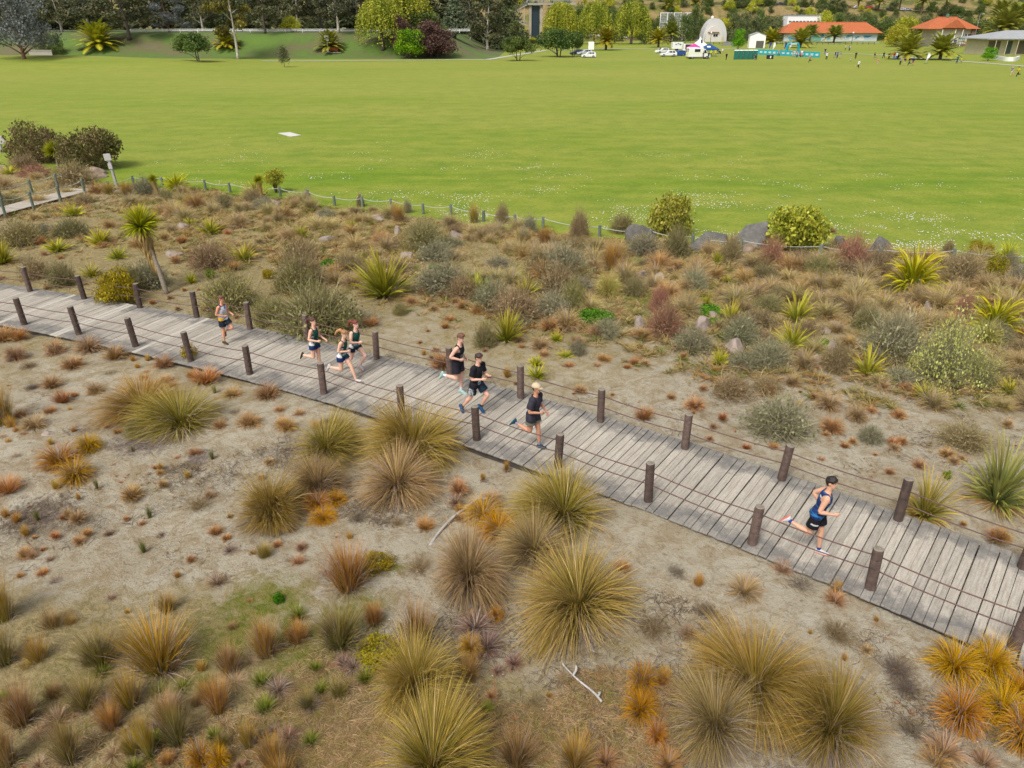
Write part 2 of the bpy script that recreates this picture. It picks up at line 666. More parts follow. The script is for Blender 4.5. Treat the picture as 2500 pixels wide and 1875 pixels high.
    # lawn
    V, Q = [], []
    xs = np.concatenate([np.linspace(-340, -62, 60), np.linspace(-60, 46, 240), np.linspace(48, 340, 60)])
    rows = [0, .06, .2, .5, 1, 2, 4, 8, 15, 25, 40, 60, 80] + list(np.linspace(100, 385, 96))
    for r_ in rows:
        for x in xs:
            y0 = edge_y(x)
            ym = 385 - 176 * sst(3, -5, x)
            y = y0 + r_ * (ym - y0) / 385.0
            z = T(x, y) + 0.03 + (0.02 if r_ > 0 else -0.12)
            V.append((x, y, z))
    n = len(xs)
    for j in range(len(rows) - 1):
        for i in range(n - 1):
            k = j * n + i
            Q.append((k, k + 1, k + n + 1, k + n))
    # the bank below the gum trees: bare earth, leaf litter and rough grass
    Vb, Qb = [], []
    bx = np.linspace(-340, 4, 170); by = np.linspace(206, 300, 60)
    for y in by:
        for x in bx:
            Vb.append((x, y, T(x, y) + .03 - .2 * sst(-5.5, -3, x) - .1 * sst(209, 206, y)))
    for j in range(len(by) - 1):
        for i in range(len(bx) - 1):
            k = j * len(bx) + i
            Qb.append((k, k + 1, k + len(bx) + 1, k + len(bx)))
    m, nt, bs, out = new_mat('bank_earth')
    tc = N(nt, 'ShaderNodeTexCoord')
    n1 = N(nt, 'ShaderNodeTexNoise', i_Scale=.07, i_Detail=6.0, i_Roughness=.65)
    n2 = N(nt, 'ShaderNodeTexNoise', i_Scale=.9, i_Detail=5.0, i_Roughness=.7)
    for n_ in (n1, n2):
        nt.links.new(tc.outputs['Object'], n_.inputs['Vector'])
    c = ramp(nt, n1.outputs['Fac'], [(.3, lin(120, 104, 84)), (.42, lin(108, 108, 62)), (.5, lin(92, 118, 40)), (.7, lin(100, 136, 34))]).outputs[0]
    c = mixc(nt, ramp(nt, n2.outputs['Fac'], [(.45, (0,)), (.75, (.55,))]).outputs[0], c, lin(98, 86, 66))
    nt.links.new(c, bs.inputs['Base Color'])
    bs.inputs['Roughness'].default_value = .95
    obj('bank', np_mesh('bank', Vb, Qb, mat=m, smooth=True), kind='structure')
    obj('lawn', np_mesh('lawn', V, Q, mat=mat_lawn(), smooth=True), kind='structure')


def ribbon(name, pts, w, mat, dz=0.09, kind='structure', step=3.0):
    P = []
    for a, b in zip(pts[:-1], pts[1:]):
        n = max(2, int((Vector(b) - Vector(a)).length / step))
        for k in range(n):
            P.append(Vector(a).lerp(Vector(b), k / n))
    P.append(Vector(pts[-1]))
    V, Q = [], []
    for i, p in enumerate(P):
        d = P[min(i + 1, len(P) - 1)] - P[max(i - 1, 0)]
        nn = Vector((-d.y, d.x)).normalized()
        for s in (-.5, .5):
            x, y = p.x + nn.x * w * s, p.y + nn.y * w * s
            V.append((x, y, T(x, y) + dz))
    for i in range(len(P) - 1):
        Q.append((2 * i, 2 * i + 2, 2 * i + 3, 2 * i + 1))
    return obj(name, np_mesh(name, V, Q, mat=mat), kind=kind)


build_ground()
CONC = plain('path_concrete', (196, 196, 186), rough=0.9, var=0.1, scale=1.2)
ribbon('footpath', [D(640, 196), D(800, 199), D(1000, 202), D(1190, 205), G(1330, 124), G(1480, 120.5), G(1620, 118.5), G(1760, 119), G(1900, 126), G(2050, 131),
                    G(2150, 135), G(2250, 144), G(2350, 151), G(2440, 158), G(2560, 168)], 2.0, CONC, 0.10)
ribbon('footpath', [G(1430, 87), G(1530, 93), G(1600, 98), G(1700, 101), G(1850, 104), G(2000, 108.5), G(2080, 106.5), G(2180, 104)], 1.8, CONC, 0.10)

# ------------------------------------------------------------------ boardwalk
DECK = 0.17
_far = [(74, 711), (206, 729), (342, 751), (481, 774), (611, 803), (751, 832), (919.5, 875.6), (1099, 918), (1271, 970), (1466, 1028), (1672, 1094), (1908, 1170), (2192, 1268), (2496, 1385)]
_near = [(60, 792), (193, 816), (331, 845), (466, 881), (610, 913), (791, 960), (981, 1020), (1164, 1073), (1362, 1141), (1582, 1222), (1836, 1326), (2124, 1435), (2475, 1582)]
FARP = [G(x, y, DECK) for x, y in _far]
NEARP = [G(x, y, DECK) for x, y in _near]
_pf = np.polyfit([p.x for p in FARP], [p.y for p in FARP], 3)
_pn = np.polyfit([p.x for p in NEARP], [p.y for p in NEARP], 3)


def walk_curve():
    """centre line of the walk and its direction, walked from the left"""
    out = []
    xs = np.linspace(-34, 20, 400)
    for x in xs:
        # point on the near row, matching far row across the walk
        xc = max(-19.5, min(11.0, x))
        sl = np.polyval(np.polyder(_pn), xc)
        y = np.polyval(_pn, xc) + sl * (x - xc)
        t = Vector((1, sl)).normalized()
        nrm = Vector((-t.y, t.x))
        out.append((Vector((x, y)) + nrm * 1.25, t, nrm))
    return out


WALK = walk_curve()
DW = 3.16      # deck width


def mat_planks():
    m, nt, bs, out = new_mat('weathered_planks')
    tc = N(nt, 'ShaderNodeTexCoord')
    oi = N(nt, 'ShaderNodeObjectInfo')
    off = N(nt, 'ShaderNodeVectorMath', operation='MULTIPLY_ADD')
    off.inputs[1].default_value = (40, 90, 0)
    nt.links.new(oi.outputs['Random'], off.inputs[0])
    nt.links.new(tc.outputs['Object'], off.inputs[2])
    mp = N(nt, 'ShaderNodeMapping')
    mp.inputs['Scale'].default_value = (30, 1.6, 10)
    nt.links.new(off.outputs[0], mp.inputs[0])
    grain = N(nt, 'ShaderNodeTexNoise', i_Scale=1.0, i_Detail=6.0, i_Roughness=0.65)
    nt.links.new(mp.outputs[0], grain.inputs['Vector'])
    c = ramp(nt, grain.outputs['Fac'], [(0.25, lin(152, 141, 127)), (0.5, lin(190, 181, 167)), (0.75, lin(212, 205, 193))]).outputs[0]
    # every board its own tone
    hv = N(nt, 'ShaderNodeHueSaturation')
    mr = N(nt, 'ShaderNodeMapRange', i_3=0.84, i_4=1.12)
    nt.links.new(oi.outputs['Random'], mr.inputs[0])
    nt.links.new(mr.outputs[0], hv.inputs['Value'])
    nt.links.new(c, hv.inputs['Color'])
    c = hv.outputs[0]
    # dark algae towards the ends of the boards, in blotches
    sep = N(nt, 'ShaderNodeSeparateXYZ')
    nt.links.new(tc.outputs['Object'], sep.inputs[0])
    ab = N(nt, 'ShaderNodeMath', operation='ABSOLUTE')
    nt.links.new(sep.outputs['Y'], ab.inputs[0])
    geo = N(nt, 'ShaderNodeNewGeometry')
    bl = N(nt, 'ShaderNodeTexNoise', i_Scale=1.5, i_Detail=6.0, i_Roughness=0.7)
    nt.links.new(geo.outputs['Position'], bl.inputs['Vector'])
    mu = N(nt, 'ShaderNodeMath', operation='MULTIPLY_ADD', i_1=2.1, i_2=-1.05)
    nt.links.new(bl.outputs['Fac'], mu.inputs[0])
    ad = N(nt, 'ShaderNodeMath', operation='ADD')
    nt.links.new(ab.outputs[0], ad.inputs[0])
    nt.links.new(mu.outputs[0], ad.inputs[1])
    # last hand's width at the very end is worn pale again
    endr = N(nt, 'ShaderNodeMapRange', i_1=0.95, i_2=1.55, i_3=0.0, i_4=1.0)
    nt.links.new(ad.outputs[0], endr.inputs[0])
    fac = ramp(nt, endr.outputs[0], [(0.0, (0,)), (0.35, (0.55,)), (0.75, (0.85,)), (1.0, (0.5,))]).outputs[0]
    c = mixc(nt, fac, c, lin(116, 114, 112))
    # speckle
    sp = N(nt, 'ShaderNodeTexNoise', i_Scale=26.0, i_Detail=4.0, i_Roughness=0.7)
    nt.links.new(geo.outputs['Position'], sp.inputs['Vector'])
    c = mixc(nt, 1.0, c, ramp(nt, sp.outputs['Fac'], [(0.3, (0.8, 0.8, 0.8)), (0.5, (1, 1, 1)), (0.75, (1.14, 1.14, 1.13))]).outputs[0], 'MULTIPLY')
    nt.links.new(c, bs.inputs['Base Color'])
    bs.inputs['Roughness'].default_value = 0.85
    bs.inputs['Specular IOR Level'].default_value = 0.25
    bp = N(nt, 'ShaderNodeBump', i_Strength=0.35, i_Distance=0.01)
    nt.links.new(grain.outputs['Fac'], bp.inputs['Height'])
    nt.links.new(bp.outputs[0], bs.inputs['Normal'])
    return m


PLANKM = mat_planks()
POSTM = plain('post_timber', (104, 86, 78), rough=0.85, var=0.4, scale=9.0, bump=0.6, rnd=0.32)
POSTTOP = plain('post_end_grain', (150, 140, 126), rough=0.9, var=0.3, scale=14.0)
RUST = plain('rusty_rail', (116, 88, 80), rough=0.7, var=0.3, scale=20.0)
GREYWOOD = plain('dark_bearer', (92, 86, 80), rough=0.9, var=0.3, scale=5.0)


def build_boardwalk():
    root = empty('boardwalk', (0, 14, 0), kind='structure', label='weathered grey plank boardwalk curving across the dunes')
    inv = Vector((0, -14, 0))
    pw, gap = 0.165, 0.011
    meshes = []
    for k in range(4):
        b = MB()
        w = pw
        b.box((0, 0, -0.02), (w, DW, 0.04), bevel=0.006)
        meshes.append(b.mesh('plank', PLANKM))
    new = MB()
    new.box((0, 0, -0.02), (pw, DW, 0.04), bevel=0.006)
    newm = new.mesh('plank', plain('new_plank', (204, 197, 184), rough=0.85, var=0.08, scale=6))
    # arc length walk
    acc, nxt, cnt = 0.0, 0.0, 0
    prev = WALK[0][0]
    rr = random.Random(3)
    for i in range(1, len(WALK)):
        c, t, nrm = WALK[i]
        seg = (c - prev).length
        while nxt <= acc + seg:
            f_ = (nxt - acc) / seg
            p = prev.lerp(c, f_)
            if -27.0 < p.x < 14.2:
                ang = math.atan2(t.y, t.x)
                me = meshes[cnt % 4]
                if cnt in (60, 75, 76, 96):
                    me = newm
                o = obj('plank', me, root, (p.x + nrm.x * rr.uniform(-.02, .02), p.y + inv.y + nrm.y * rr.uniform(-.02, .02), DECK + rr.uniform(-.004, .003)), ang + rr.uniform(-.002, .002))
                cnt += 1
            nxt += pw + gap
        acc += seg
        prev = c
    # bearers below the boards
    for s in (-1.42, -0.5, 0.5, 1.42):
        b = MB()
        ring = []
        for c, t, nrm in WALK[::6]:
            if -27.2 < c.x < 14.4:
                q = c + nrm * s
                h = 0.06
                ring.append([(q.x + nrm.x * w_, q.y + nrm.y * w_ - 14, z) for w_, z in ((-h, -.18), (h, -.18), (h, DECK - .045), (-h, DECK - .045))])
        b.loft(ring)
        b.build('bearer', GREYWOOD, root)
    return cnt


NPLANK = build_boardwalk()


def post_mesh(seed, h=0.93, r=0.095):
    b = MB()
    n = 14
    rr = random.Random(seed)
    b.mat(POSTM)
    prof = [(r * 1.02, -0.25), (r * 1.02, 0.0)]
    for g_ in (0.3, 0.52, 0.74):
        prof += [(r, h * g_ - .012), (r * .9, h * g_ - .006), (r * .9, h * g_ + .006), (r, h * g_ + .012)]
    prof += [(r * .99, h - .035), (r * .93, h - .008)]
    b.lathe(prof, n, cap=False)
    b.mat(POSTTOP)
    b.lathe([(r * .93, h - .008), (r * .5, h + .004), (0.005, h + .006)], n, cap=False)
    me = b.mesh('post')
    for v in me.vertices:
        a = math.atan2(v.co.y, v.co.x)
        k = 1 + 0.035 * math.sin(3 * a + seed) + 0.02 * math.sin(7 * a + seed * 2)
        v.co.x *= k
        v.co.y *= k
    return me


def railing(pts, label, ext):
    root = empty('cable_railing', (pts[0].x, pts[0].y, DECK), label=label, cat='railing')
    base = Vector((pts[0].x, pts[0].y, DECK))
    pm = [post_mesh(s) for s in (1, 2, 3)]
    tops = []
    rr = random.Random(len(pts))
    for i, p in enumerate(ext):
        if abs(p.x) > 40:
            continue
        o = obj('post', pm[i % 3], root, p - base, rr.uniform(0, 6))
        o.rotation_euler = (rr.uniform(-.05, .05), rr.uniform(-.05, .05), rr.uniform(0, 6))
        o.scale = (1, 1, rr.uniform(.96, 1.06))
        tops.append(p)
    for hgt, off in ((0.73, 0), (0.42, 0)):
        for a, b in zip(tops[:-1], tops[1:]):
            m = MB()
            q = []
            for k in range(9):
                s = k / 8
                pnt = a.lerp(b, s) - base
                pnt.z += hgt - 0.045 * 4 * s * (1 - s)
                q.append(pnt)
            m.tube(q, 0.013, 6)
            m.build('cable', RUST, root, smooth=True)
    return root


def extend(P, n0, n1):
    out = list(P)
    for _ in range(n0):
        out.insert(0, out[0] * 2 - out[1])
    for _ in range(n1):
        out.append(out[-1] * 2 - out[-2])
    return out


railing(FARP, 'brown post and cable railing along the lawn side of the boardwalk', extend(FARP, 2, 1))
railing(NEARP, 'brown post and cable railing beside the big sand tussocks', extend(NEARP, 2, 1))

# ------------------------------------------------------------------ rope fence along the lawn and the short side boardwalk
ROPE = plain('pale_rope', (190, 196, 186), rough=0.9, var=0.15, scale=30)
GPOST = plain('treated_post', (120, 132, 116), rough=0.9, var=0.25, scale=8, rnd=0.15)


def small_post(h=0.62, r=0.075):
    b = MB()
    b.mat(GPOST)
    b.lathe([(r, -.2), (r, h - .03), (r * .92, h), (r * .4, h + .005), (0.004, h + .006)], 10, cap=False)
    return b.mesh('post')


def rope_fence(pts, label, h=0.62, sag=0.12, r=0.018, hide=()):
    base = Vector(pts[0])
    root = empty('rope_fence', base, label=label, cat='fence')
    pm = small_post(h)
    for i, p in enumerate(pts):
        if i in hide:
            continue
        obj('post', pm, root, Vector(p) - base, R.uniform(0, 6))
    for a, b in zip(pts[:-1], pts[1:]):
        m = MB()
        q = []
        for k in range(11):
            s = k / 10
            pnt = Vector(a).lerp(Vector(b), s) - base
            pnt.z += h - 0.09 - sag * 4 * s * (1 - s)
            q.append(pnt)
        m.tube(q, r, 6)
        m.build('rope', ROPE, root, smooth=True)


Z1c, Z2c, Z3c, Z4c, Z5c = (0, 250, 2.765), (700, 400, 2.765), (1400, 450, 3.687), (1900, 500, 3.687), (1900, 1100, 3.19)
fp = [zpt(Z1c, 578, 632), zpt(Z1c, 740, 600), zpt(Z1c, 905, 562), zpt(Z1c, 1100, 568), zpt(Z1c, 1390, 592), zpt(Z1c, 1555, 612), zpt(Z1c, 1895, 642),
      zpt(Z2c, 150, 250), zpt(Z2c, 325, 290), zpt(Z2c, 512, 298), zpt(Z2c, 706, 310), zpt(Z2c, 922, 345), zpt(Z2c, 1110, 352), zpt(Z2c, 1330, 395),
      zpt(Z2c, 1540, 425), zpt(Z2c, 1730, 440), zpt(Z2c, 2110, 500), zpt(Z3c, 690, 520), zpt(Z3c, 1065, 570), zpt(Z3c, 1500, 610), zpt(Z4c, 370, 480), zpt(Z4c, 900, 510), zpt(Z4c, 1560, 520),
      zpt(Z4c, 2300, 570)]
rope_fence(fp, 'low post and rope fence between the dune planting and the lawn')


def side_walk():
    a0, a1 = FG(-60, 485), FG(200, 414)
    d = (a1 - a0).normalized()
    n = Vector((-d.y, d.x, 0))
    L = (a1 - a0).length
    root = empty('side_boardwalk', a0, kind='structure', label='short side boardwalk with grey planks near the lawn corner')
    b = MB()
    b.box((0, 0, 0), (0.19, 1.5, 0.04), bevel=.006)
    me = b.mesh('plank', PLANKM)
    ang = math.atan2(d.y, d.x)
    k = 0
    while k * .202 < L:
        p = d * (k * .202) + n * .6
        obj('plank', me, root, (p.x, p.y, 0.14), ang)
        k += 1
    near = [zpt(Z1c, x, y) for x, y in ((-150, 830), (40, 775), (230, 725), (415, 680), (578, 632))]
    far = [zpt(Z1c, x, y) for x, y in ((-170, 740), (20, 690), (225, 635), (397, 592), (560, 548))]
    rope_fence(near, 'green post and rope handrail on the dune side of the short side boardwalk', h=1.0, sag=.12, r=.02)
    rope_fence(far, 'green post and rope handrail on the bush side of the short side boardwalk', h=1.0, sag=.12, r=.02)


side_walk()
# ------------------------------------------------------------------ plant generators (numpy ribbons with a colour per vertex)
def ribbons(P, side, width, cols):
    """P (n,s,3) centre lines, side (n,s,3), width (n,s), cols (n,s,3) -> V,Q,C"""
    n, s, _ = P.shape
    L = P - side * width[..., None] * .5
    Rr = P + side * width[..., None] * .5
    V = np.stack([L, Rr], 2).reshape(-1, 3)
    C = np.repeat(cols.reshape(-1, 3), 2, axis=0)
    base = (np.arange(n) * s * 2)[:, None] + (np.arange(s - 1) * 2)[None, :]
    Q = np.stack([base, base + 1, base + 3, base + 2], -1).reshape(-1, 4)
    return V, Q, C


def join(parts):
    V, Q, C, o = [], [], [], 0
    for v, q, c in parts:
        V.append(v); Q.append(q + o); C.append(c)
        o += len(v)
    return np.concatenate(V), np.concatenate(Q), np.concatenate(C)


def blades(rng, n, L, r0, tilt, droop, w, cb, ct, cv=.15, segs=4, lv=.3, az=None, dead=0., cdead=(0, 0, 0), pw=1.0, wig=.05, taper=1.2, tpow=1.0, floor=True):
    """grass-like blades: tilt (lo,hi) degrees from vertical at the base, droop = extra bend over the length"""
    a = rng.uniform(0, 2 * np.pi, n) if az is None else rng.normal(az[0], az[1], n)
    u = rng.random(n) ** tpow
    t0 = np.radians(tilt[0] + (tilt[1] - tilt[0]) * u)
    l = L * (1 - lv * rng.random(n)) * (0.8 + .2 * np.cos(t0))
    s = np.linspace(0, 1, segs + 1)
    dr = np.radians(droop) * rng.uniform(.5, 1.3, n)
    th = t0[:, None] + dr[:, None] * s[None, :] ** 1.4
    th = np.minimum(th, np.radians(165))
    hd = np.stack([np.cos(a), np.sin(a)], -1)
    rad = r0 * np.sqrt(rng.random(n)) * (0.35 + .65 * u)
    dl = (l / segs)[:, None]
    hor = np.concatenate([np.zeros((n, 1)), np.cumsum(np.sin(th[:, 1:]) * dl, 1)], 1) + rad[:, None]
    ver = np.concatenate([np.zeros((n, 1)), np.cumsum(np.cos(th[:, 1:]) * dl, 1)], 1)
    sw = rng.normal(0, wig, n)[:, None] * s[None, :] ** 2 * l[:, None]
    P = np.empty((n, segs + 1, 3))
    pe = np.stack([-hd[:, 1], hd[:, 0]], -1)
    P[..., 0] = hor * hd[:, 0:1] + sw * pe[:, 0:1]
    P[..., 1] = hor * hd[:, 1:2] + sw * pe[:, 1:2]
    P[..., 2] = np.maximum(ver, 0.012 + rng.random(n)[:, None] * .03) if floor else ver
    tw = rng.normal(0, .7, n)
    side = np.empty_like(P)
    side[..., 0] = (pe[:, 0] * np.cos(tw))[:, None]
    side[..., 1] = (pe[:, 1] * np.cos(tw))[:, None]
    side[..., 2] = np.sin(tw)[:, None]
    W = w * rng.uniform(.7, 1.2, n)[:, None] * np.clip(1.02 - s[None, :] ** taper * .95, .05, 1)
    cb, ct = np.array(cb), np.array(ct)
    f = (s[None, :, None] ** pw)
    Cc = cb * (1 - f) + ct * f
    Cc = np.repeat(Cc, n, 0) if Cc.shape[0] == 1 else Cc
    Cc = Cc * rng.uniform(1 - cv, 1 + cv, (n, 1, 1)) * rng.uniform(1 - cv * .3, 1 + cv * .3, (n, 1, 3))
    if dead:
        dm = rng.random(n) < dead
        Cc[dm] = np.array(cdead) * rng.uniform(.75, 1.25, (dm.sum(), 1, 1))
    return ribbons(P, side, W, Cc)


def quads(cen, nor_a, nor_b, size, cols):
    """square-ish leaf cards: centre, two half axes, size"""
    a = nor_a * size[:, None] * .5
    b = nor_b * size[:, None] * .5
    V = np.stack([cen - a - b * .45, cen + a * .1 - b * .9, cen + a + b * .3, cen - a * .2 + b * .9], 1).reshape(-1, 3)
    Q = np.arange(len(cen) * 4).reshape(-1, 4)
    return V, Q, np.repeat(cols, 4, 0)


def rand_dirs(rng, n, up=0.0):
    d = rng.normal(0, 1, (n, 3))
    d[:, 2] += up
    return d / np.linalg.norm(d, axis=1)[:, None]


def perp(rng, d):
    r_ = rng.normal(0, 1, d.shape)
    p = np.cross(d, r_)
    return p / (np.linalg.norm(p, axis=1)[:, None] + 1e-9)


def leaf_cloud(rng, blobs, n, size, cols, hang=0.0, shell=.55, cv=.2, clump=1.0, noise_s=1.2):
    """leaf cards through the volume of ellipsoid blobs; clumps of lighter and darker leaves, uneven surface"""
    vols = np.array([b[1][0] * b[1][1] * b[1][2] for b in blobs]) ** .72
    cnt = np.maximum((vols / vols.sum() * n).astype(int), 3)
    out = []
    cols = np.array(cols)
    for (c, r_), k in zip(blobs, cnt):
        d = rand_dirs(rng, k)
        rr_ = (shell + (1 - shell) * rng.random(k) ** .6)
        # uneven outline
        lump = 1 + .16 * np.sin(d[:, 0] * 5 + c[0]) * np.cos(d[:, 1] * 4.3 + c[1] * 2) + .13 * np.sin(d[:, 2] * 7 + d[:, 0] * 6 + c[2])
        p = d * (rr_ * lump)[:, None] * np.array(r_) + np.array(c)
        p += rng.normal(0, size * .45, (k, 3))
        out.append(p)
    P = np.concatenate(out)
    m = len(P)
    A = rand_dirs(rng, m)
    if hang:
        A[:, 2] -= hang
        A /= np.linalg.norm(A, axis=1)[:, None]
    B = perp(rng, A)
    f = np.sin(P[:, 0] * noise_s + 1.3 * np.sin(P[:, 2] * noise_s * 1.7)) * np.cos(P[:, 1] * noise_s * 1.1 + 2 * np.sin(P[:, 2] * noise_s)) * .5 + .5
    f = np.clip(f + rng.normal(0, .28, m), 0, 1)
    idx = f * (len(cols) - 1)
    i0 = np.clip(idx.astype(int), 0, len(cols) - 2)
    fr = (idx - i0)[:, None]
    Cc = cols[i0] * (1 - fr) + cols[i0 + 1] * fr
    Cc = Cc * rng.uniform(1 - cv, 1 + cv, (m, 1))
    return quads(P, A, B, size * rng.uniform(.6, 1.35, m), Cc)


def twigs(rng, n, rx, h, w, cols, segs=5, wig=.22, base_r=.08, spread=1.0, cv=.25):
    """tangled fine stems filling a dome"""
    d = rand_dirs(rng, n, .55 * spread)
    d[:, 2] = np.abs(d[:, 2])
    tip = d * np.array([rx, rx, h]) * (rng.random(n) ** .4)[:, None]
    b = rng.normal(0, base_r * rx, (n, 3))
    # most twigs are short side shoots that start within the dome
    st = np.where((rng.random(n) < .75)[:, None], tip * rng.uniform(.25, .8, (n, 1)) + rng.normal(0, .1 * rx, (n, 3)), b)
    st[:, 2] = np.abs(st[:, 2])
    s = np.linspace(0, 1, segs)
    P = st[:, None, :] * (1 - s)[None, :, None] + tip[:, None, :] * s[None, :, None]
    P += np.cumsum(rng.normal(0, wig * rx * .22, (n, segs, 3)), 1) * s[None, :, None]
    P[..., 2] = np.maximum(P[..., 2], .01)
    sd = perp(rng, d)
    side = np.repeat(sd[:, None, :], segs, 1)
    W = w * rng.uniform(.6, 1.4, n)[:, None] * (1.1 - .7 * s)[None, :]
    cols = np.array(cols)
    Cc = cols[rng.integers(0, len(cols), n)][:, None, :] * rng.uniform(1 - cv, 1 + cv, (n, 1, 1)) * np.ones((1, segs, 1))
    return ribbons(P, side, W, Cc)


def dome_leaves(rng, n, rx, h, size, cols, shell=.6, cv=.2, z0=0.0):
    d = rand_dirs(rng, n)
    d[:, 2] = np.abs(d[:, 2])
    lump = 1 + .14 * np.sin(d[:, 0] * 6 + 1) * np.cos(d[:, 1] * 5) + .1 * np.sin(d[:, 2] * 9 + d[:, 1] * 7)
    P = d * ((shell + (1 - shell) * rng.random(n) ** .6) * lump)[:, None] * np.array([rx, rx, h]) + rng.normal(0, size * .5, (n, 3))
    P[:, 2] = np.abs(P[:, 2]) + z0
    A = rand_dirs(rng, n, .4)
    B = perp(rng, A)
    cols = np.array(cols)
    f = np.clip(.5 + .5 * np.sin(P[:, 0] * 4 / rx + 2 * np.sin(P[:, 2] * 4 / h)) * np.cos(P[:, 1] * 4 / rx) + rng.normal(0, .3, n), 0, .999) * (len(cols) - 1)
    i0 = f.astype(int)
    fr = (f - i0)[:, None]
    Cc = (cols[i0] * (1 - fr) + cols[np.minimum(i0 + 1, len(cols) - 1)] * fr) * rng.uniform(1 - cv, 1 + cv, (n, 1))
    return quads(P, A, B, size * rng.uniform(.6, 1.4, n), Cc)


def rgn(s):
    return np.random.default_rng(s)


def pm(name, parts):
    v, q, c = join(parts)
    return np_mesh(name, v, q, np.clip(c, 0, 1), FOL)


# ---- prototypes, all about 1 m in radius unless noted
GOLD, OLIVE, STRAW, GREYT = lin(182, 152, 84), lin(104, 102, 36), lin(196, 170, 118), lin(170, 154, 142)
DKOL = lin(74, 76, 22)


def big_tussock(seed, green=OLIVE, tip=GOLD, dead=.18, n=2400, skirt=True):
    r = rgn(seed)
    w = .0132
    lob = [(r.uniform(0, 6.28), r.uniform(.5, 1.0)) for _ in range(5)]
    ps = [blades(r, int(n * .40), 1.0, .18, (12, 76), 74, w, green, tip, .36, 6, .5, dead=dead, cdead=GREYT, pw=.8, wig=.10),
          blades(r, int(n * .20), .95, .14, (0, 40), 55, w, green, tip, .3, 6, .5, dead=dead * .6, cdead=STRAW, pw=.9, wig=.10),
          blades(r, int(n * .16), .6, .16, (10, 85), 40, w, DKOL, green, .35, 4, .4)]
    # the plant is several bunches leaning their own ways, so the outline is lopsided
    for a, l_ in lob:
        ps.append(blades(r, int(n * .12), .85 + .45 * l_, .22, (20, 74), 55 * l_ + 15, w, green, tip, .28, 6, .35, az=(a, .34), dead=dead * .8, cdead=STRAW, wig=.09))
    if skirt:
        ps.append(blades(r, int(n * .42), 1.1, .16, (66, 104), 60, w * .9, lin(142, 126, 112), GREYT, .28, 6, .5, wig=.16))
    ps.append(blades(r, int(n * .10), 1.0, .5, (30, 90), 90, w * .9, STRAW, lin(176, 156, 122), .3, 6, .5, wig=.25))
    return pm('big_tussock', ps)


BIG = [big_tussock(1, dead=.24), big_tussock(2, lin(116, 104, 34), lin(182, 150, 80)), big_tussock(3, lin(120, 104, 56), lin(170, 144, 100), .45), big_tussock(4, lin(100, 102, 32), lin(170, 144, 72), .2),
       big_tussock(5, lin(126, 106, 58), lin(174, 146, 108), .45)]


def rush(seed, green, tip, n=640, tilt=32, h=1.0):
    r = rgn(seed)
    return pm('rush', [blades(r, n, h, .3, (0, tilt), 26, .017, green, tip, .32, 5, .55, dead=.15, cdead=GREYT, pw=.9, wig=.08),
                       blades(r, n // 4, h * .75, .3, (15, 70), 50, .016, green, STRAW, .25, 4, .5, dead=.4, cdead=GREYT, wig=.1)])


RUSH = [rush(11, lin(112, 116, 34), lin(190, 150, 62)), rush(12, lin(128, 108, 56), lin(176, 138, 92)), rush(13, lin(104, 114, 44), lin(168, 142, 82), tilt=45), rush(14, lin(140, 112, 50), lin(196, 150, 76), 700, 24)]


def tuft(seed, cb, ct, n=420, tilt=70, droop=45, w=.045, dead=.2, cd=GREYT):
    r = rgn(seed)
    return pm('tuft', [blades(r, n, 1.15, .28, (0, tilt), droop, w, cb, ct, .25, 3, .45, dead=dead, cdead=cd, wig=.14),
                       blades(r, n // 3, 1.0, .35, (50, 95), 60, w, lin(150, 122, 92), lin(184, 156, 124), .25, 3, .4, wig=.15)])


RUSTT = [tuft(21, lin(152, 112, 64), lin(202, 160, 106), 420, 52, 50), tuft(22, lin(160, 114, 60), lin(208, 164, 106), 420, 58, 55), tuft(23, lin(150, 116, 76), lin(200, 166, 124), 460, 62, 60), tuft(24, lin(164, 108, 50), lin(204, 150, 86), 380, 42, 35)]
YELT = [tuft(31, lin(150, 120, 44), lin(212, 172, 84), 260, 34, 20, .045, .1), tuft(32, lin(170, 118, 44), lin(218, 170, 82), 300, 45, 25, .045, .1)]
GRNT = [tuft(35, lin(88, 106, 40), lin(136, 138, 66), 160, 28, 18, .05, .1), tuft(36, lin(100, 118, 38), lin(150, 150, 60), 240, 45, 25, .045, .1)]
ORAT = [tuft(41, lin(164, 116, 26), lin(214, 166, 52), 900, 62, 75, .03, .12), tuft(42, lin(160, 112, 34), lin(208, 156, 60), 900, 66, 80, .03, .2)]
DULLT = [tuft(51, lin(120, 96, 82), lin(158, 128, 108), 300, 75, 40, .035, .5), tuft(52, lin(132, 100, 78), lin(172, 134, 104), 300, 80, 40, .035, .4)]
STRAWT = [tuft(61, lin(168, 136, 100), lin(214, 182, 144), 420, 85, 70, .022, .2, lin(190, 170, 150)), tuft(62, lin(176, 150, 112), lin(216, 190, 150), 420, 88, 60, .022, .2, lin(190, 170, 150))]
TANT = [tuft(71, lin(150, 136, 76), lin(208, 188, 128), 620, 55, 50, .026, .2), tuft(72, lin(158, 138, 82), lin(212, 188, 130), 620, 60, 55, .026, .25),
        tuft(73, lin(158, 126, 70), lin(206, 168, 106), 620, 60, 50, .026, .2), tuft(74, lin(146, 136, 74), lin(204, 180, 120), 620, 65, 60, .026, .3)]
PALET = [tuft(81, lin(150, 152, 60), lin(206, 196, 120), 700, 60, 70, .024, .15, STRAW)]


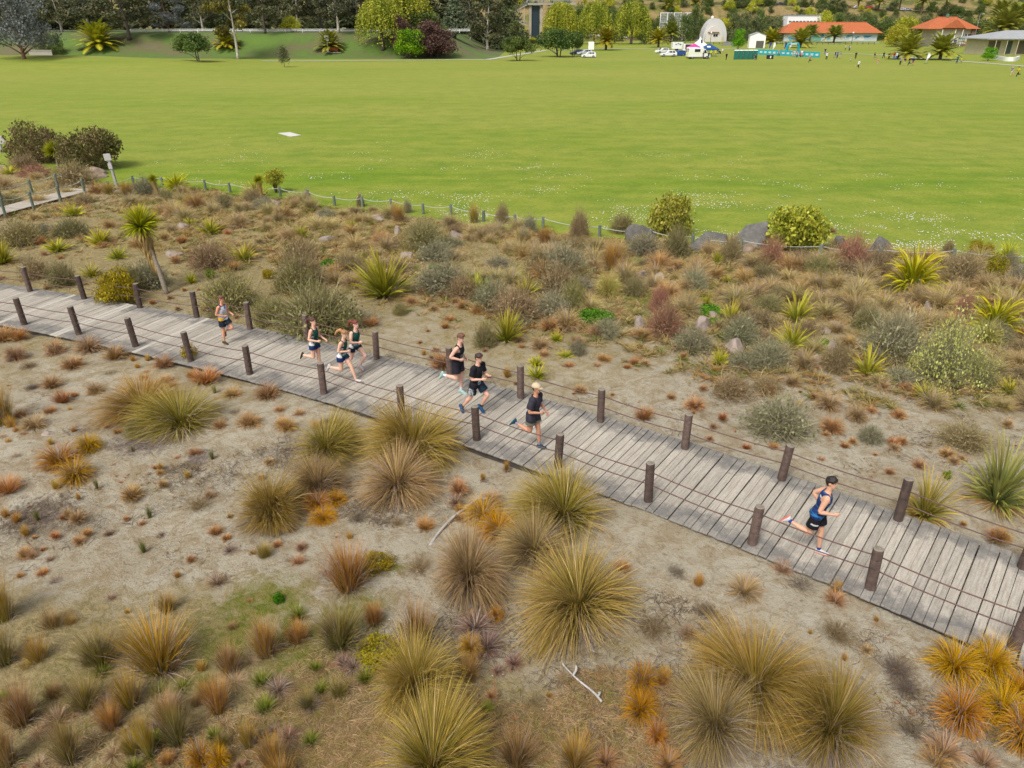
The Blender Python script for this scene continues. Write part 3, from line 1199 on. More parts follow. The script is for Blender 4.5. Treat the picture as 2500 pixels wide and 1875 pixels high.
def flax(seed, n=70, cb=lin(92, 116, 34), ct=lin(190, 182, 60), w=.075, dead=.12, tilt=62, droop=32, cdead=lin(206, 178, 120)):
    r = rgn(seed)
    ps = [blades(r, n, 1.15, .12, (2, tilt), droop, w, cb, ct, .22, 6, .4, pw=1.1, taper=2.6, wig=.06),
          blades(r, int(n * .4), .8, .12, (10, 75), droop * 1.3, w, lin(120, 132, 40), ct, .2, 6, .35, pw=1.1, taper=2.4, wig=.06),
          blades(r, int(n * dead * 2.5), 1.1, .12, (70, 98), 45, w * .55, lin(190, 160, 104), cdead, .2, 5, .5, wig=.15)]
    return pm('flax', ps)


FLAX = [flax(91), flax(92, 80, lin(100, 124, 36), lin(206, 194, 56)), flax(93, 60, lin(112, 128, 40), lin(198, 182, 70), .07, .2), flax(94, 64, lin(96, 112, 62), lin(168, 160, 74), .08, .35, 68, 40)]
FLAXBIG = [flax(95, 150, lin(92, 112, 36), lin(182, 172, 62), .05, .25, 58, 26), flax(96, 190, lin(96, 124, 22), lin(206, 192, 48), .055, .12, 78, 62), flax(97, 150, lin(112, 128, 80), lin(178, 174, 92), .05, .4, 70, 36)]
FLAXDRY = [flax(98, 130, lin(112, 118, 50), lin(188, 166, 84), .045, .6, 76, 34)]


def twiggy(seed, cols, leaf, n=1500, nl=900, ls=.05, h=.8, w=.016):
    r = rgn(seed)
    ps = [twigs(r, n, 1.0, h, w, cols, wig=.3)]
    if nl:
        ps.append(dome_leaves(r, nl, .95, h * .95, ls, leaf, .45))
    return pm('twiggy_shrub', ps)


GTW = [lin(164, 158, 132), lin(150, 143, 116), lin(138, 132, 100)]
BTW = [lin(164, 144, 112), lin(150, 130, 98), lin(138, 122, 88)]
OTW = [lin(144, 136, 94), lin(132, 122, 80), lin(156, 146, 112)]
RTW = [lin(180, 132, 112), lin(164, 120, 100), lin(146, 126, 96)]
SH_GREY = [twiggy(101, GTW, [lin(140, 138, 106), lin(164, 162, 130)]), twiggy(102, GTW, [lin(128, 130, 92), lin(158, 156, 118)], 1500, 1200)]
SH_BROWN = [twiggy(103, BTW, [lin(148, 130, 92), lin(170, 150, 110)]), twiggy(104, BTW, [lin(146, 136, 92), lin(170, 150, 116)])]
SH_OLIVE = [twiggy(105, OTW, [lin(120, 118, 70), lin(154, 146, 98)], 1700, 1500, .045), twiggy(106, OTW, [lin(132, 126, 64), lin(164, 154, 92)], 1500, 1500, .045)]
SH_RED = [twiggy(107, RTW, [lin(166, 118, 98), lin(186, 142, 118)], 1600, 700)]
SH_BARE = [twiggy(108, BTW, [lin(120, 104, 84), lin(150, 130, 70)], 620, 160, .035, .7, .014), twiggy(109, [lin(112, 100, 90), lin(132, 118, 104)], [lin(168, 140, 50), lin(130, 116, 80)], 560, 200, .04, .6, .014)]


def leafy(seed, cols, n=4200, ls=.085, h=1.1, tw=OTW, shell=.62):
    r = rgn(seed)
    bl = [((0, 0, h * .46), (.86, .86, h * .46))]
    for k in range(9):
        a = k * 2.4
        t = r.uniform(.2, .8)
        rad = .62 * math.sin(math.pi * min(1, t + .12)) ** .5
        bl.append(((math.cos(a) * rad, math.sin(a) * rad, h * t), (.4, .4, h * .26)))
    v, q, c = leaf_cloud(r, bl, n, ls, cols, 0, shell, .25, noise_s=5)
    v[:, 2] = np.abs(v[:, 2])
    return pm('leafy_bush', [(v, q, c), twigs(r, 260, .85, h * .85, .02, tw)])


LB_LIME = [leafy(111, [lin(110, 118, 34), lin(160, 164, 56), lin(190, 188, 84)]), leafy(112, [lin(116, 120, 40), lin(164, 162, 60), lin(186, 180, 92)], 3600, .08, 1.15, shell=.5)]
LB_DARK = [leafy(113, [lin(78, 82, 44), lin(112, 104, 62), lin(134, 116, 84)], 5200, .06), leafy(114, [lin(84, 84, 44), lin(104, 98, 54), lin(140, 118, 88)], 5200, .06)]
LB_YOLIVE = [leafy(115, [lin(120, 110, 18), lin(160, 142, 26), lin(176, 160, 50)], 3200, .07, 1.0, shell=.35), leafy(116, [lin(110, 104, 20), lin(150, 136, 24), lin(176, 158, 40)], 2600, .07, 1.3, shell=.3)]
LB_PALE = [pm('leafy_bush', [twigs(rgn(117), 900, 1.0, 1.1, .012, [lin(150, 146, 116), lin(136, 134, 100)], wig=.3), dome_leaves(rgn(118), 3400, .98, 1.1, .038, [lin(160, 164, 92), lin(184, 186, 108), lin(202, 200, 126)], .25)])]
LB_GREEN = [leafy(118, [lin(58, 110, 20), lin(86, 140, 32), lin(112, 156, 44)], 1600, .1, .5, shell=.5), leafy(119, [lin(90, 120, 30), lin(128, 148, 44)], 900, .12, .9, shell=.5)]


def proto_radius(me):
    co = np.empty(len(me.vertices) * 3, dtype=np.float32)
    me.vertices.foreach_get('co', co)
    co = co.reshape(-1, 3)
    return float(np.percentile(np.hypot(co[:, 0], co[:, 1]), 92)), float(np.percentile(co[:, 2], 98))


PR = {}
for _l in (BIG, RUSH, RUSTT, YELT, GRNT, ORAT, DULLT, STRAWT, TANT, PALET, FLAX, FLAXBIG, FLAXDRY, SH_GREY, SH_BROWN, SH_OLIVE, SH_RED, SH_BARE, LB_LIME, LB_DARK, LB_YOLIVE, LB_PALE, LB_GREEN):
    for _m in _l:
        PR[_m.name] = proto_radius(_m)


def on_walk(x, y, m=1.75):
    """is this point on the boardwalk"""
    best = 9
    for c, t, nrm in WALK[::8]:
        if abs(c.x - x) < 3:
            best = min(best, abs((x - c.x) * nrm.x + (y - c.y) * nrm.y))
    return best < m


CNT = {}


def plant(me, p, rx, h=None, name='plant', label=None, cat='plant', group=None, rz=None, lean=0.0):
    """place a prototype so that its radius is rx and (optionally) its height h metres"""
    pr, ph = PR[me.name]
    s = rx / pr
    sz = s if h is None else h / ph
    o = obj(name, me, None, (p[0], p[1], p[2] - .01), R.uniform(0, 6.28) if rz is None else rz, (s, s, sz), label, cat, group)
    if lean:
        o.rotation_euler = (R.uniform(-lean, lean), R.uniform(-lean, lean), o.rotation_euler[2])
    CNT[name] = CNT.get(name, 0) + 1
    return o
# ------------------------------------------------------------------ the plants one can point to
ZA, ZB, ZC, ZD, ZE = (0, 850, 3.16), (0, 1350, 3.16), (600, 950, 3.16), (900, 1300, 2.765), (1500, 1350, 2.212)
F0 = (0, 0, 1 / FS)

# big tussocks: (F x, F y of the crown, half width in F px, height in m, prototype, label)
for x, y, w, h, k, lab in [
    (312, 893, 112, .80, 1, 'big golden tussock with its left half swept over the bare sand, behind its greener twin'),
    (392, 925, 96, .85, 3, 'green and gold tussock with a trailing tongue of blades over dark litter'),
    (705, 985, 88, .85, 3, 'broad olive tussock between the huge walkside tussock and the bare sand'),
    (888, 985, 112, 1.30, 1, 'huge green-gold tussock leaning against the boardwalk edge by a railing post'),
    (862, 1055, 98, .75, 2, 'grey-skirted tussock crowded below the huge walkside tussock'),
    (585, 1125, 84, .95, 1, 'rounded golden tussock alone on pale sand, fanned like a hedgehog'),
    (692, 1065, 62, .80, 2, 'pale upright tussock with orange tufts at its foot'),
    (1215, 1125, 118, .95, 3, 'dense green-centred tussock just below the boardwalk edge'),
    (1012, 1265, 104, .95, 4, 'brown shaggy tussock with grey dead blades hanging to one side'),
    (1150, 1205, 92, .80, 4, 'flattened straw-brown tussock squeezed between three larger ones'),
    (1252, 1325, 150, 1.0, 0, 'largest round tussock with dark heart and grey dead skirt above white driftwood'),
    (905, 1508, 98, 1.0, 1, 'spiky straw-gold tussock with dead thatch at its base'),
    (935, 1680, 138, 1.0, 3, 'green-hearted tussock rising from the thatch beside the spiky gold one'),
    (1632, 1505, 158, 1.1, 1, 'wide fountain tussock of olive blades next to bright orange sedge'),
    (1785, 1590, 142, .95, 3, 'tussock combed over to one side with pale tips, joined to the wide fountain tussock'),
    (1548, 1590, 112, .85, 2, 'grey and brown half-dead tussock beside orange sedge'),
]:
    p = FG(x, y)
    o = plant(BIG[k], p, w * FS * mpp(p) * .86, h * .95, 'tussock_grass', lab, 'tussock', lean=.20)
    o.scale = (o.scale[0] * R.uniform(.85, 1.15), o.scale[1] * R.uniform(.8, 1.05), o.scale[2])

# upright rushes
for z, x, y, r_, h, k, lab in [
    (ZC, 800, 1530, 190, .95, 3, 'tall brown rush clump with upright stems above green moss'), (F0, 735, 1392, 52, .8, 2, 'green-based rush clump on the mossy hollow'),
    (ZB, 1230, 885, 270, .95, 0, 'largest olive rush clump with orange tips in the brown thatch'), (ZB, 780, 850, 175, .7, 2, 'greyish green rush clump next to the largest olive one'),
    (ZB, 40, 545, 130, 1.1, 0, 'tall olive rush clump standing on open sand'), (ZA, 20, 590, 130, 1.3, 0, 'very tall green and gold rush clump beside orange tufts'),
    (ZD, 330, 745, 130, .85, 1, 'dull brown rush clump behind the spiky gold tussock'), (ZB, 45, 880, 120, .9, 2, 'dark green rush clump with bleached leaves at its foot'),
    (ZB, 310, 850, 95, .55, 0, 'small green rush clump in straw-coloured thatch'), (ZB, 2060, 785, 120, .75, 3, 'orange-brown rush clump on green moss'),
    (ZB, 1780, 920, 110, .6, 1, 'thin brown rush clump fallen to one side'), (ZB, 660, 1190, 140, .6, 2, 'loose brownish rush clump among straw tufts'),
    (ZB, 1010, 1185, 120, .7, 0, 'rush clump with green foot and orange stems in thatch'), (ZB, 1690, 1215, 115, .65, 3, 'russet rush clump with bright green weeds below'),
    (ZB, 180, 1310, 150, .75, 1, 'shaggy brown rush clump with long seed stems'), (ZB, 540, 1610, 120, .9, 2, 'grey-green upright rush clump with dark base'),
    (ZB, 1160, 1565, 70, .85, 0, 'narrow olive rush clump standing straight up'), (ZB, 1920, 1490, 75, .5, 0, 'small golden rush clump on trampled thatch'),
    (ZB, 60, 1640, 120, .9, 1, 'brown rush clump with dark green base and bent stems'), (ZB, 1370, 1460, 120, .75, 2, 'sparse rush clump with green heart'),
    (ZB, 1310, 1310, 120, .55, 1, 'faded rush clump in the middle of the thatch'), (ZB, 2110, 1650, 120, .6, 3, 'russet rush clump beside golden sedge'),
    (ZD, 1000, 1560, 150, .6, 1, 'dry brown rush clump at the edge of the thatch'), (ZD, 1400, 1570, 140, .5, 3, 'low russet rush clump on grey litter'),
    (Z1c, 740, 625, 45, .8, 0, 'olive rush clump beside the rope fence corner'), (Z1c, 862, 635, 50, .95, 3, 'tall orange-brown rush clump near the grey signpost'),
    (Z2c, 755, 392, 52, 1.0, 3, 'rust-brown upright grass clump by the rope fence'), (Z2c, 1265, 405, 42, 1.1, 0, 'narrow olive upright clump at the rope fence'),
    (Z2c, 1740, 555, 52, 1.0, 3, 'orange upright clump near the rope fence'), (Z3c, 345, 765, 115, 1.2, 3, 'tall orange-gold upright grass clump among grey bushes'),
]:
    p = zpt(z, x, y)
    plant(RUSH[k], p, zm(z, p, r_), h, 'rush_clump', lab, 'rush', rz=None)

# bright orange sedge
for z, x, y, r_, h, lab in [(ZA, 470, 900, 170, .45, 'bright orange sedge mat on sand beside dark litter'), (ZA, 590, 1010, 150, .45, 'bright orange sedge at the foot of the sedge mat'),
                            (ZA, 690, 790, 110, .4, 'orange sedge with a green streak above the sedge mat'),
                            (ZC, 560, 900, 120, .3, 'thin orange sedge below the pale upright tussock'), (ZC, 600, 1010, 120, .25, 'small orange sedge sprawling on litter'), (ZC, 700, 870, 90, .25, 'orange sedge sprig beside the grey-skirted tussock'),
                            (ZC, 1830, 990, 170, .4, 'orange sedge around the end of the long driftwood'), (ZC, 1950, 1110, 180, .4, 'orange sedge between two brown tussocks'),
                            (ZD, 1840, 1060, 110, .5, 'glowing orange sedge beside the grey half-dead tussock'), (ZD, 1830, 1230, 130, .4, 'curled orange sedge spilling below the glowing one'), (ZD, 1940, 1400, 80, .35, 'hanging orange sedge at the half-dead tussock foot'),
                            (ZE, 1830, 640, 150, .5, 'orange sedge mound near the boardwalk'), (ZE, 2010, 640, 130, .6, 'tall golden orange sedge nearest the boardwalk edge'), (ZE, 1860, 900, 140, .55, 'round golden sedge fountain on grey sand'),
                            (ZE, 2080, 880, 140, .5, 'golden sedge tangled with green weeds'), (ZE, 2190, 1020, 140, .6, 'orange sedge above dark twigs'), (ZE, 2200, 800, 120, .5, 'golden sedge behind the tangled one'),
                            (ZD, 690, 800, 90, .3, 'orange sedge sprig in grey dead tussock'), (ZD, 860, 575, 55, .22, 'small orange sedge rosette on grey dead grass'), (ZB, 1560, 1640, 110, .45, 'yellow sedge in pale thatch'), (ZB, 1700, 1650, 90, .4, 'pale yellow sedge next to orange tuft')]:
    p = zpt(z, x, y)
    plant(ORAT[R.randrange(2)], p, zm(z, p, r_), h, 'orange_sedge', lab, 'sedge')

# small rust tufts, yellow tufts, green sprigs, dull tufts (zoomed positions of their feet, width)
RUSTL = 'small rust-orange grass tuft on bare sand'
tl = [(ZA, q) for q in [(130, 80, 150), (430, 40, 140), (560, 150, 150), (690, 20, 180), (900, 80, 160), (400, 300, 130), (490, 420, 130), (390, 510, 90), (270, 620, 180), (160, 540, 100), (1265, 150, 140), (1285, 270, 110),
                        (1490, 230, 90), (1590, 280, 200), (1800, 380, 140), (2065, 390, 180), (1115, 250, 70), (1925, 600, 180), (2160, 500, 80), (2190, 610, 100), (740, 350, 120), (70, 1120, 190), (1020, 1150, 150), (1260, 1060, 70),
                        (600, 1330, 110), (200, 1600, 110), (615, 1500, 90), (430, 1460, 70), (975, 1320, 50), (1475, 1640, 70), (2020, 1000, 50), (30, -60, 160), (150, -70, 130), (330, -90, 150), (1340, 310, 80), (1700, 620, 110)]]
tl += [(ZC, q) for q in [(415, 210, 90), (320, 310, 140), (265, 180, 60), (980, 240, 40), (1640, 790, 140), (1895, 870, 150), (1385, 1080, 140), (120, 690, 40), (1650, 1000, 90), (550, 300, 90)]]
tl += [(ZE, q) for q in [(700, 230, 170), (905, 110, 100), (1190, 270, 110), (1360, 530, 60), (1770, 520, 70), (1770, 1100, 190), (1730, 1150, 150), (290, 1150, 130), (1990, 1150, 130), (40, 100, 90)]]
tl += [(ZD, q) for q in [(830, 1110, 80), (1600, 1560, 170), (2020, 1590, 160), (2080, 120, 40), (2000, 120, 30)]]
tl += [(ZB, q) for q in [(530, 490, 70), (1480, 60, 50), (1240, 1080, 60), (1930, 380, 50), (1860, 1660, 100), (660, 120, 40)]]
tl += [(Z2c, q) for q in [(995, 990, 55), (1140, 935, 60), (1290, 1010, 110), (1100, 1060, 60), (1070, 1110, 60), (565, 1105, 105), (1365, 1050, 50), (1775, 1115, 130), (1930, 1110, 80), (1560, 1210, 80), (1585, 1250, 50), (1710, 1250, 130),
                          (1735, 1300, 75), (1970, 1210, 60), (2100, 1160, 120), (2150, 1330, 70), (2095, 1380, 60), (1905, 1375, 70), (1980, 1540, 80), (1060, 1370, 170), (245, 790, 75), (440, 830, 130), (1050, 890, 60), (1090, 890, 50), (20, 905, 55), (330, 750, 130)]]
tl += [(Z1c, q) for q in [(1575, 1130, 80), (1300, 1080, 60), (1190, 1080, 70), (700, 980, 70), (780, 945, 40), (270, 960, 80), (410, 1055, 40), (300, 1030, 40), (320, 1265, 50), (1030, 1355, 45), (1200, 1395, 35), (1345, 1270, 30), (1245, 1270, 30), (1845, 1310, 50),
                          (1955, 1310, 60), (1150, 1325, 40), (1395, 1400, 50), (1600, 1460, 40), (1880, 1260, 40), (2170, 1190, 60), (2165, 1270, 50), (540, 920, 50), (880, 860, 50), (1230, 950, 70), (1540, 890, 60), (580, 1240, 40), (20, 1200, 50)]]
tl += [(Z3c, q) for q in [(50, 1430, 70), (285, 1600, 95), (545, 1620, 90), (215, 1655, 70), (990, 1560, 80), (750, 1480, 50), (10, 1290, 60), (590, 1370, 110), (210, 1370, 120)]]
tl += [(Z4c, q) for q in [(950, 1655, 100), (1130, 1650, 90), (480, 260, 80), (580, 300, 45)]]
tl += [(Z5c, q) for q in [(1090, 130, 95), (865, 180, 70), (1730, 690, 140), (1440, 575, 50), (1410, 70, 80), (330, 80, 60)]]
# F-frame: scattered ones on the sand behind the walk
tl += [(F0, q) for q in [(1790, 880, 50), (1710, 830, 30), (1390, 905, 40), (1300, 780, 24), (1660, 845, 24), (1850, 905, 40), (1795, 930, 44), (1940, 900, 30), (2045, 985, 30), (1985, 1010, 22), (1930, 960, 24), (1880, 890, 22), (1760, 860, 20), (1610, 800, 22),
                         (1500, 880, 40), (2150, 1165, 36), (2060, 1000, 22), (1450, 860, 20), (1670, 970, 20), (2110, 960, 26), (1560, 905, 20), (1245, 740, 24), (1225, 700, 20)]]
for z, (x, y, w) in tl:
    p = zpt(z, x, y)
    if on_walk(p.x, p.y, 1.6):
        continue
    plant(RUSTT[R.randrange(4)], p, zm(z, p, w * .62), zm(z, p, w * .62) * R.uniform(.95, 1.3), 'grass_tuft', RUSTL, 'grass tuft', 'rust-orange tufts on the sand')
rx_ = random.Random(33)
for k in range(110):
    p = G(rx_.uniform(0, 900), rx_.uniform(860, 1420)) if k < 50 else G(rx_.uniform(850, 2480), rx_.uniform(800, 1120))
    if on_walk(p.x, p.y, 1.9) or (k >= 50 and not .02 < (p.y - [c for c in WALK if abs(c[0].x - p.x) < .15][0][0].y) < 11):
        continue
    w_ = rx_.uniform(.06, .17)
    plant(RUSTT[rx_.randrange(4)], p, w_, w_ * rx_.uniform(.9, 1.3), 'grass_tuft', RUSTL, 'grass tuft', 'rust-orange tufts on the sand')
yl = [(ZA, q) for q in [(45, 1300, 70), (130, 1340, 80), (205, 1440, 80), (435, 1090, 80), (605, 1160, 45), (570, 650, 50), (1450, 1000, 60), (395, 750, 60), (70, 740, 50), (130, 660, 60), (90, 620, 100), (1030, 105, 50), (1065, 160, 50), (1140, 100, 50), (545, 490, 40), (1240, 940, 60)]]
yl += [(ZC, q) for q in [(800, 1160, 60), (2010, 620, 70), (1830, 700, 60), (1650, 960, 80)]] + [(ZE, q) for q in [(450, 180, 75), (1410, 370, 36), (1055, 440, 32), (1240, 580, 42), (265, 690, 90), (1190, 220, 80)]]
yl += [(ZD, q) for q in [(695, 580, 60), (1980, 1020, 110), (1215, 1110, 40)]] + [(ZB, q) for q in [(1560, 920, 100), (985, 470, 50), (1370, 190, 60), (960, 1400, 60)]] + [(Z2c, q) for q in [(925, 1290, 40), (1490, 1440, 70)]]
for z, (x, y, w) in yl:
    p = zpt(z, x, y)
    plant(YELT[R.randrange(2)], p, zm(z, p, w * .5), zm(z, p, w * 1.25), 'yellow_grass_tuft', 'small upright straw-yellow grass tuft on sand', 'grass tuft', 'straw-yellow tufts on the sand')
for z, x, y, w in [(ZA, 290, 1330, 70), (ZA, 750, 1080, 60), (ZA, 1160, 1310, 75), (ZA, 1110, 1580, 85), (ZA, 1030, 810, 45), (ZA, 1660, 360, 60), (ZA, 1640, 860, 60)]:
    p = zpt(z, x, y)
    plant(GRNT[0], p, zm(z, p, w * .45), zm(z, p, w * 1.7), 'green_grass_sprig', 'thin dark green grass sprig on pale sand', 'grass tuft', 'green sprigs on the sand')
for z, x, y, w in [(ZA, 840, 1440, 110), (ZA, 130, 850, 110), (ZA, 1780, 1570, 140), (ZB, 440, 240, 150), (ZB, 860, 360, 120), (ZB, 1680, 240, 200), (ZD, 720, 650, 300), (ZD, 800, 780, 260), (ZA, 1240, 1450, 90), (ZA, 390, 1640, 100), (ZE, 400, 440, 120), (ZC, 1620, 880, 160)]:
    p = zpt(z, x, y)
    plant(DULLT[R.randrange(2)], p, zm(z, p, w * .5), None, 'withered_grass_tuft', 'withered grey-brown low grass tuft', 'grass tuft', 'withered tufts on the sand')
for z, x, y, w in [(ZB, 300, 1400, 180), (ZB, 590, 1270, 120), (ZB, 880, 1560, 230), (ZB, 1300, 1140, 120), (ZB, 1440, 980, 170), (ZB, 1810, 1010, 260), (ZB, 1940, 850, 170), (ZB, 800, 1150, 140), (ZB, 310, 1640, 200), (ZB, 380, 950, 120), (ZD, 130, 800, 150), (ZB, 1000, 1400, 160), (ZB, 60, 1460, 130)]:
    p = zpt(z, x, y)
    plant(STRAWT[R.randrange(2)], p, zm(z, p, w * .5), None, 'straw_tuft', 'pale dead straw tuft lying flat in brown thatch', 'grass tuft', 'dead straw tufts')

# low twiggy bushes near the walk and in the foreground
for z, x, y, w in [(ZA, 220, 150, 130), (ZA, 255, 310, 120), (ZA, 850, 210, 110), (ZA, 1810, 510, 110), (ZA, 1540, 1230, 220), (ZE, 490, 320, 130), (ZE, 1010, 190, 170), (ZE, 1200, 450, 200), (ZE, 1520, 640, 200), (ZE, 210, 420, 160), (ZE, 1580, 740, 170), (ZE, 450, 1100, 120),
                   (ZE, 1600, 980, 170), (ZE, 2080, 1010, 170), (ZC, 860, 1010, 170), (ZC, 1170, 1040, 110), (ZC, 1340, 1400, 260), (ZC, 1640, 280, 120), (ZD, 2080, 290, 130), (ZD, 1900, 640, 180), (ZC, 630, 260, 110), (ZD, 1120, 1150, 160), (ZC, 360, 1080, 130), (ZC, 340, 1340, 110), (ZE, 330, 110, 120)]:
    p = zpt(z, x, y)
    plant(SH_BARE[R.randrange(2)], p, zm(z, p, w * .5), None, 'bare_twig_bush', 'low bare dark twiggy bush on sand', 'bush', 'bare twiggy bushes on the sand')

# small mixed tufts in the brown thatch of the foreground
rq = random.Random(91)
for k in range(70):
    zx, zy = rq.choice([(300, 1560), (120, 1470), (620, 1520), (640, 1400), (950, 1600)])
    p = FG(zx + rq.gauss(0, 150), zy + rq.gauss(0, 75))
    if p.y < 5.2:
        continue
    t_ = rq.random()
    r_ = rq.uniform(.10, .24)
    if t_ < .45:
        plant(RUSH[rq.randrange(4)], p, r_, r_ * rq.uniform(1.4, 2.4), 'short_rush', 'short thin rush tuft growing out of the brown thatch', 'rush', 'short rush tufts in the thatch')
    elif t_ < .75:
        plant(DULLT[rq.randrange(2)], p, r_ * 1.2, None, 'withered_grass_tuft', 'withered grey-brown low grass tuft', 'grass tuft', 'withered tufts on the sand')
    else:
        plant(GRNT[1], p, r_ * .9, r_, 'green_weed_tuft', 'small green weed tuft in the brown thatch', 'weed', 'green weed tufts in the thatch')

# flax plants (zone, foot x, y, radius, prototype list, k, label or None)
FL = 'small lime-green flax plant in the dune planting'
for z, x, y, r_, h, P, k, lab in [
    (Z2c, 660, 900, 205, 1.55, FLAXBIG, 0, 'big flax bush with dead leaves fanned on the sand behind the runners'), (Z2c, 1485, 1200, 118, .95, FLAXBIG, 0, 'lime-tipped flax bush alone on open sand past the railing'),
    (Z2c, 1280, 890, 95, .9, FLAX, 2, 'flax plant with long leaves rising behind grey bushes'), (Z2c, 1620, 890, 85, .75, FLAX, 2, 'flax plant half sunk in grey twiggy bushes'), (Z2c, 440, 435, 45, .5, FLAX, 2, None), (Z2c, 95, 500, 50, .5, FLAX, 1, None),
    (Z2c, 1690, 1450, 78, .4, FLAX, 1, 'low spreading flax plant just behind the railing cables'), (Z2c, 1680, 1365, 48, .35, FLAX, 1, 'small flax plant above the low spreading one'), (Z2c, 1820, 1195, 50, .3, FLAX, 1, None), (Z2c, 1880, 1310, 55, .25, FLAX, 1, None),
    (Z1c, 500, 768, 78, .6, FLAX, 1, None), (Z1c, 680, 962, 85, .7, FLAX, 1, None), (Z1c, 390, 1005, 80, .55, FLAX, 1, None), (Z1c, 800, 1062, 72, .55, FLAX, 0, None), (Z1c, 620, 1185, 75, .6, FLAX, 2, 'yellow-tipped flax plant behind the railing with drooping leaves'),
    (Z1c, 25, 1090, 95, 1.0, FLAXBIG, 0, 'large dark flax bush above brown dead leaves'), (Z1c, 1195, 600, 85, .95, FLAXBIG, 1, 'rounded bright flax bush at the rope fence'), (Z1c, 1290, 688, 52, .5, FLAX, 1, None), (Z1c, 1190, 742, 56, .6, FLAX, 0, None),
    (Z1c, 1425, 888, 80, .75, FLAX, 0, None), (Z1c, 1290, 825, 48, .4, FLAX, 2, None), (Z1c, 1650, 1068, 88, .75, FLAX, 2, None), (Z1c, 2025, 915, 55, .5, FLAX, 0, None), (Z1c, 1735, 640, 85, 1.0, FLAX, 2, 'pale flax bush beside a small round tree at the rope fence'),
    (Z1c, 1295, 1218, 40, .4, FLAX, 1, None), (Z1c, 70, 485, 65, .5, FLAX, 1, None), (Z1c, 2170, 762, 26, .3, FLAX, 1, None),
    (Z3c, 1290, 705, 55, .6, FLAX, 2, None), (Z3c, 2010, 1235, 155, 1.0, FLAX, 2, 'spiky flax bush fanned wide beside a lower flax'), (Z3c, 1960, 1490, 150, .9, FLAX, 0, 'dark spiky flax bush with dead leaves on the sand'), (Z3c, 1410, 1245, 95, .8, FLAX, 2, None), (Z3c, 1310, 1628, 75, .5, FLAX, 1, None), (Z3c, 1190, 1095, 55, .5, FLAX, 2, None), (Z3c, 1075, 1050, 35, .35, FLAX, 2, None),
    (Z4c, 1190, 775, 225, 1.5, FLAXBIG, 1, 'largest bright flax bush with arching glossy leaves near the boulders'), (Z4c, 1930, 1150, 215, 1.15, FLAXBIG, 1, 'arching flax bush above a pale fountain grass'), (Z4c, 800, 1535, 150, .85, FLAX, 2, 'open spiky flax bush below the grey dome bush'), (Z4c, 2180, 850, 60, .6, FLAXDRY, 0, 'orange withered flax plant'),
    (Z4c, 2130, 1000, 90, .5, FLAXDRY, 0, 'orange flax plant behind the arching flax bush'), (Z5c, 1130, 520, 200, .95, FLAXDRY, 0, 'half-withered flax bush leaning over the railing beside the boardwalk'), (Z5c, 1690, 405, 260, 1.35, FLAXBIG, 2, 'large blue-green flax bush with bleached dead leaves on the sand'),
    (F0, 2000, 860, 30, .45, FLAX, 2, None), (F0, 1570, 300 + 310, 14, .3, FLAX, 2, None), (F0, 2180, 850, 30, .4, FLAX, 2, None), (Z4c, 2060, 480, 70, .7, FLAX, 1, 'bright flax bush pressed against the rope fence'),
]:
    p = zpt(z, x, y)
    plant(P[k], p, zm(z, p, r_), h, 'flax_bush', lab or FL, 'flax', None if lab else 'small flax plants across the dune planting')
for z, x, y, r_, h in [(Z3c, 310, 1015, 125, .8), (Z4c, 1850, 1240, 155, .75), (Z2c, 2170, 885, 85, .9)]:
    p = zpt(z, x, y)
    plant(PALET[0], p, zm(z, p, r_), h, 'fountain_grass', 'pale yellow-green fountain grass arching over thatch', 'fountain grass', 'pale fountain grasses')

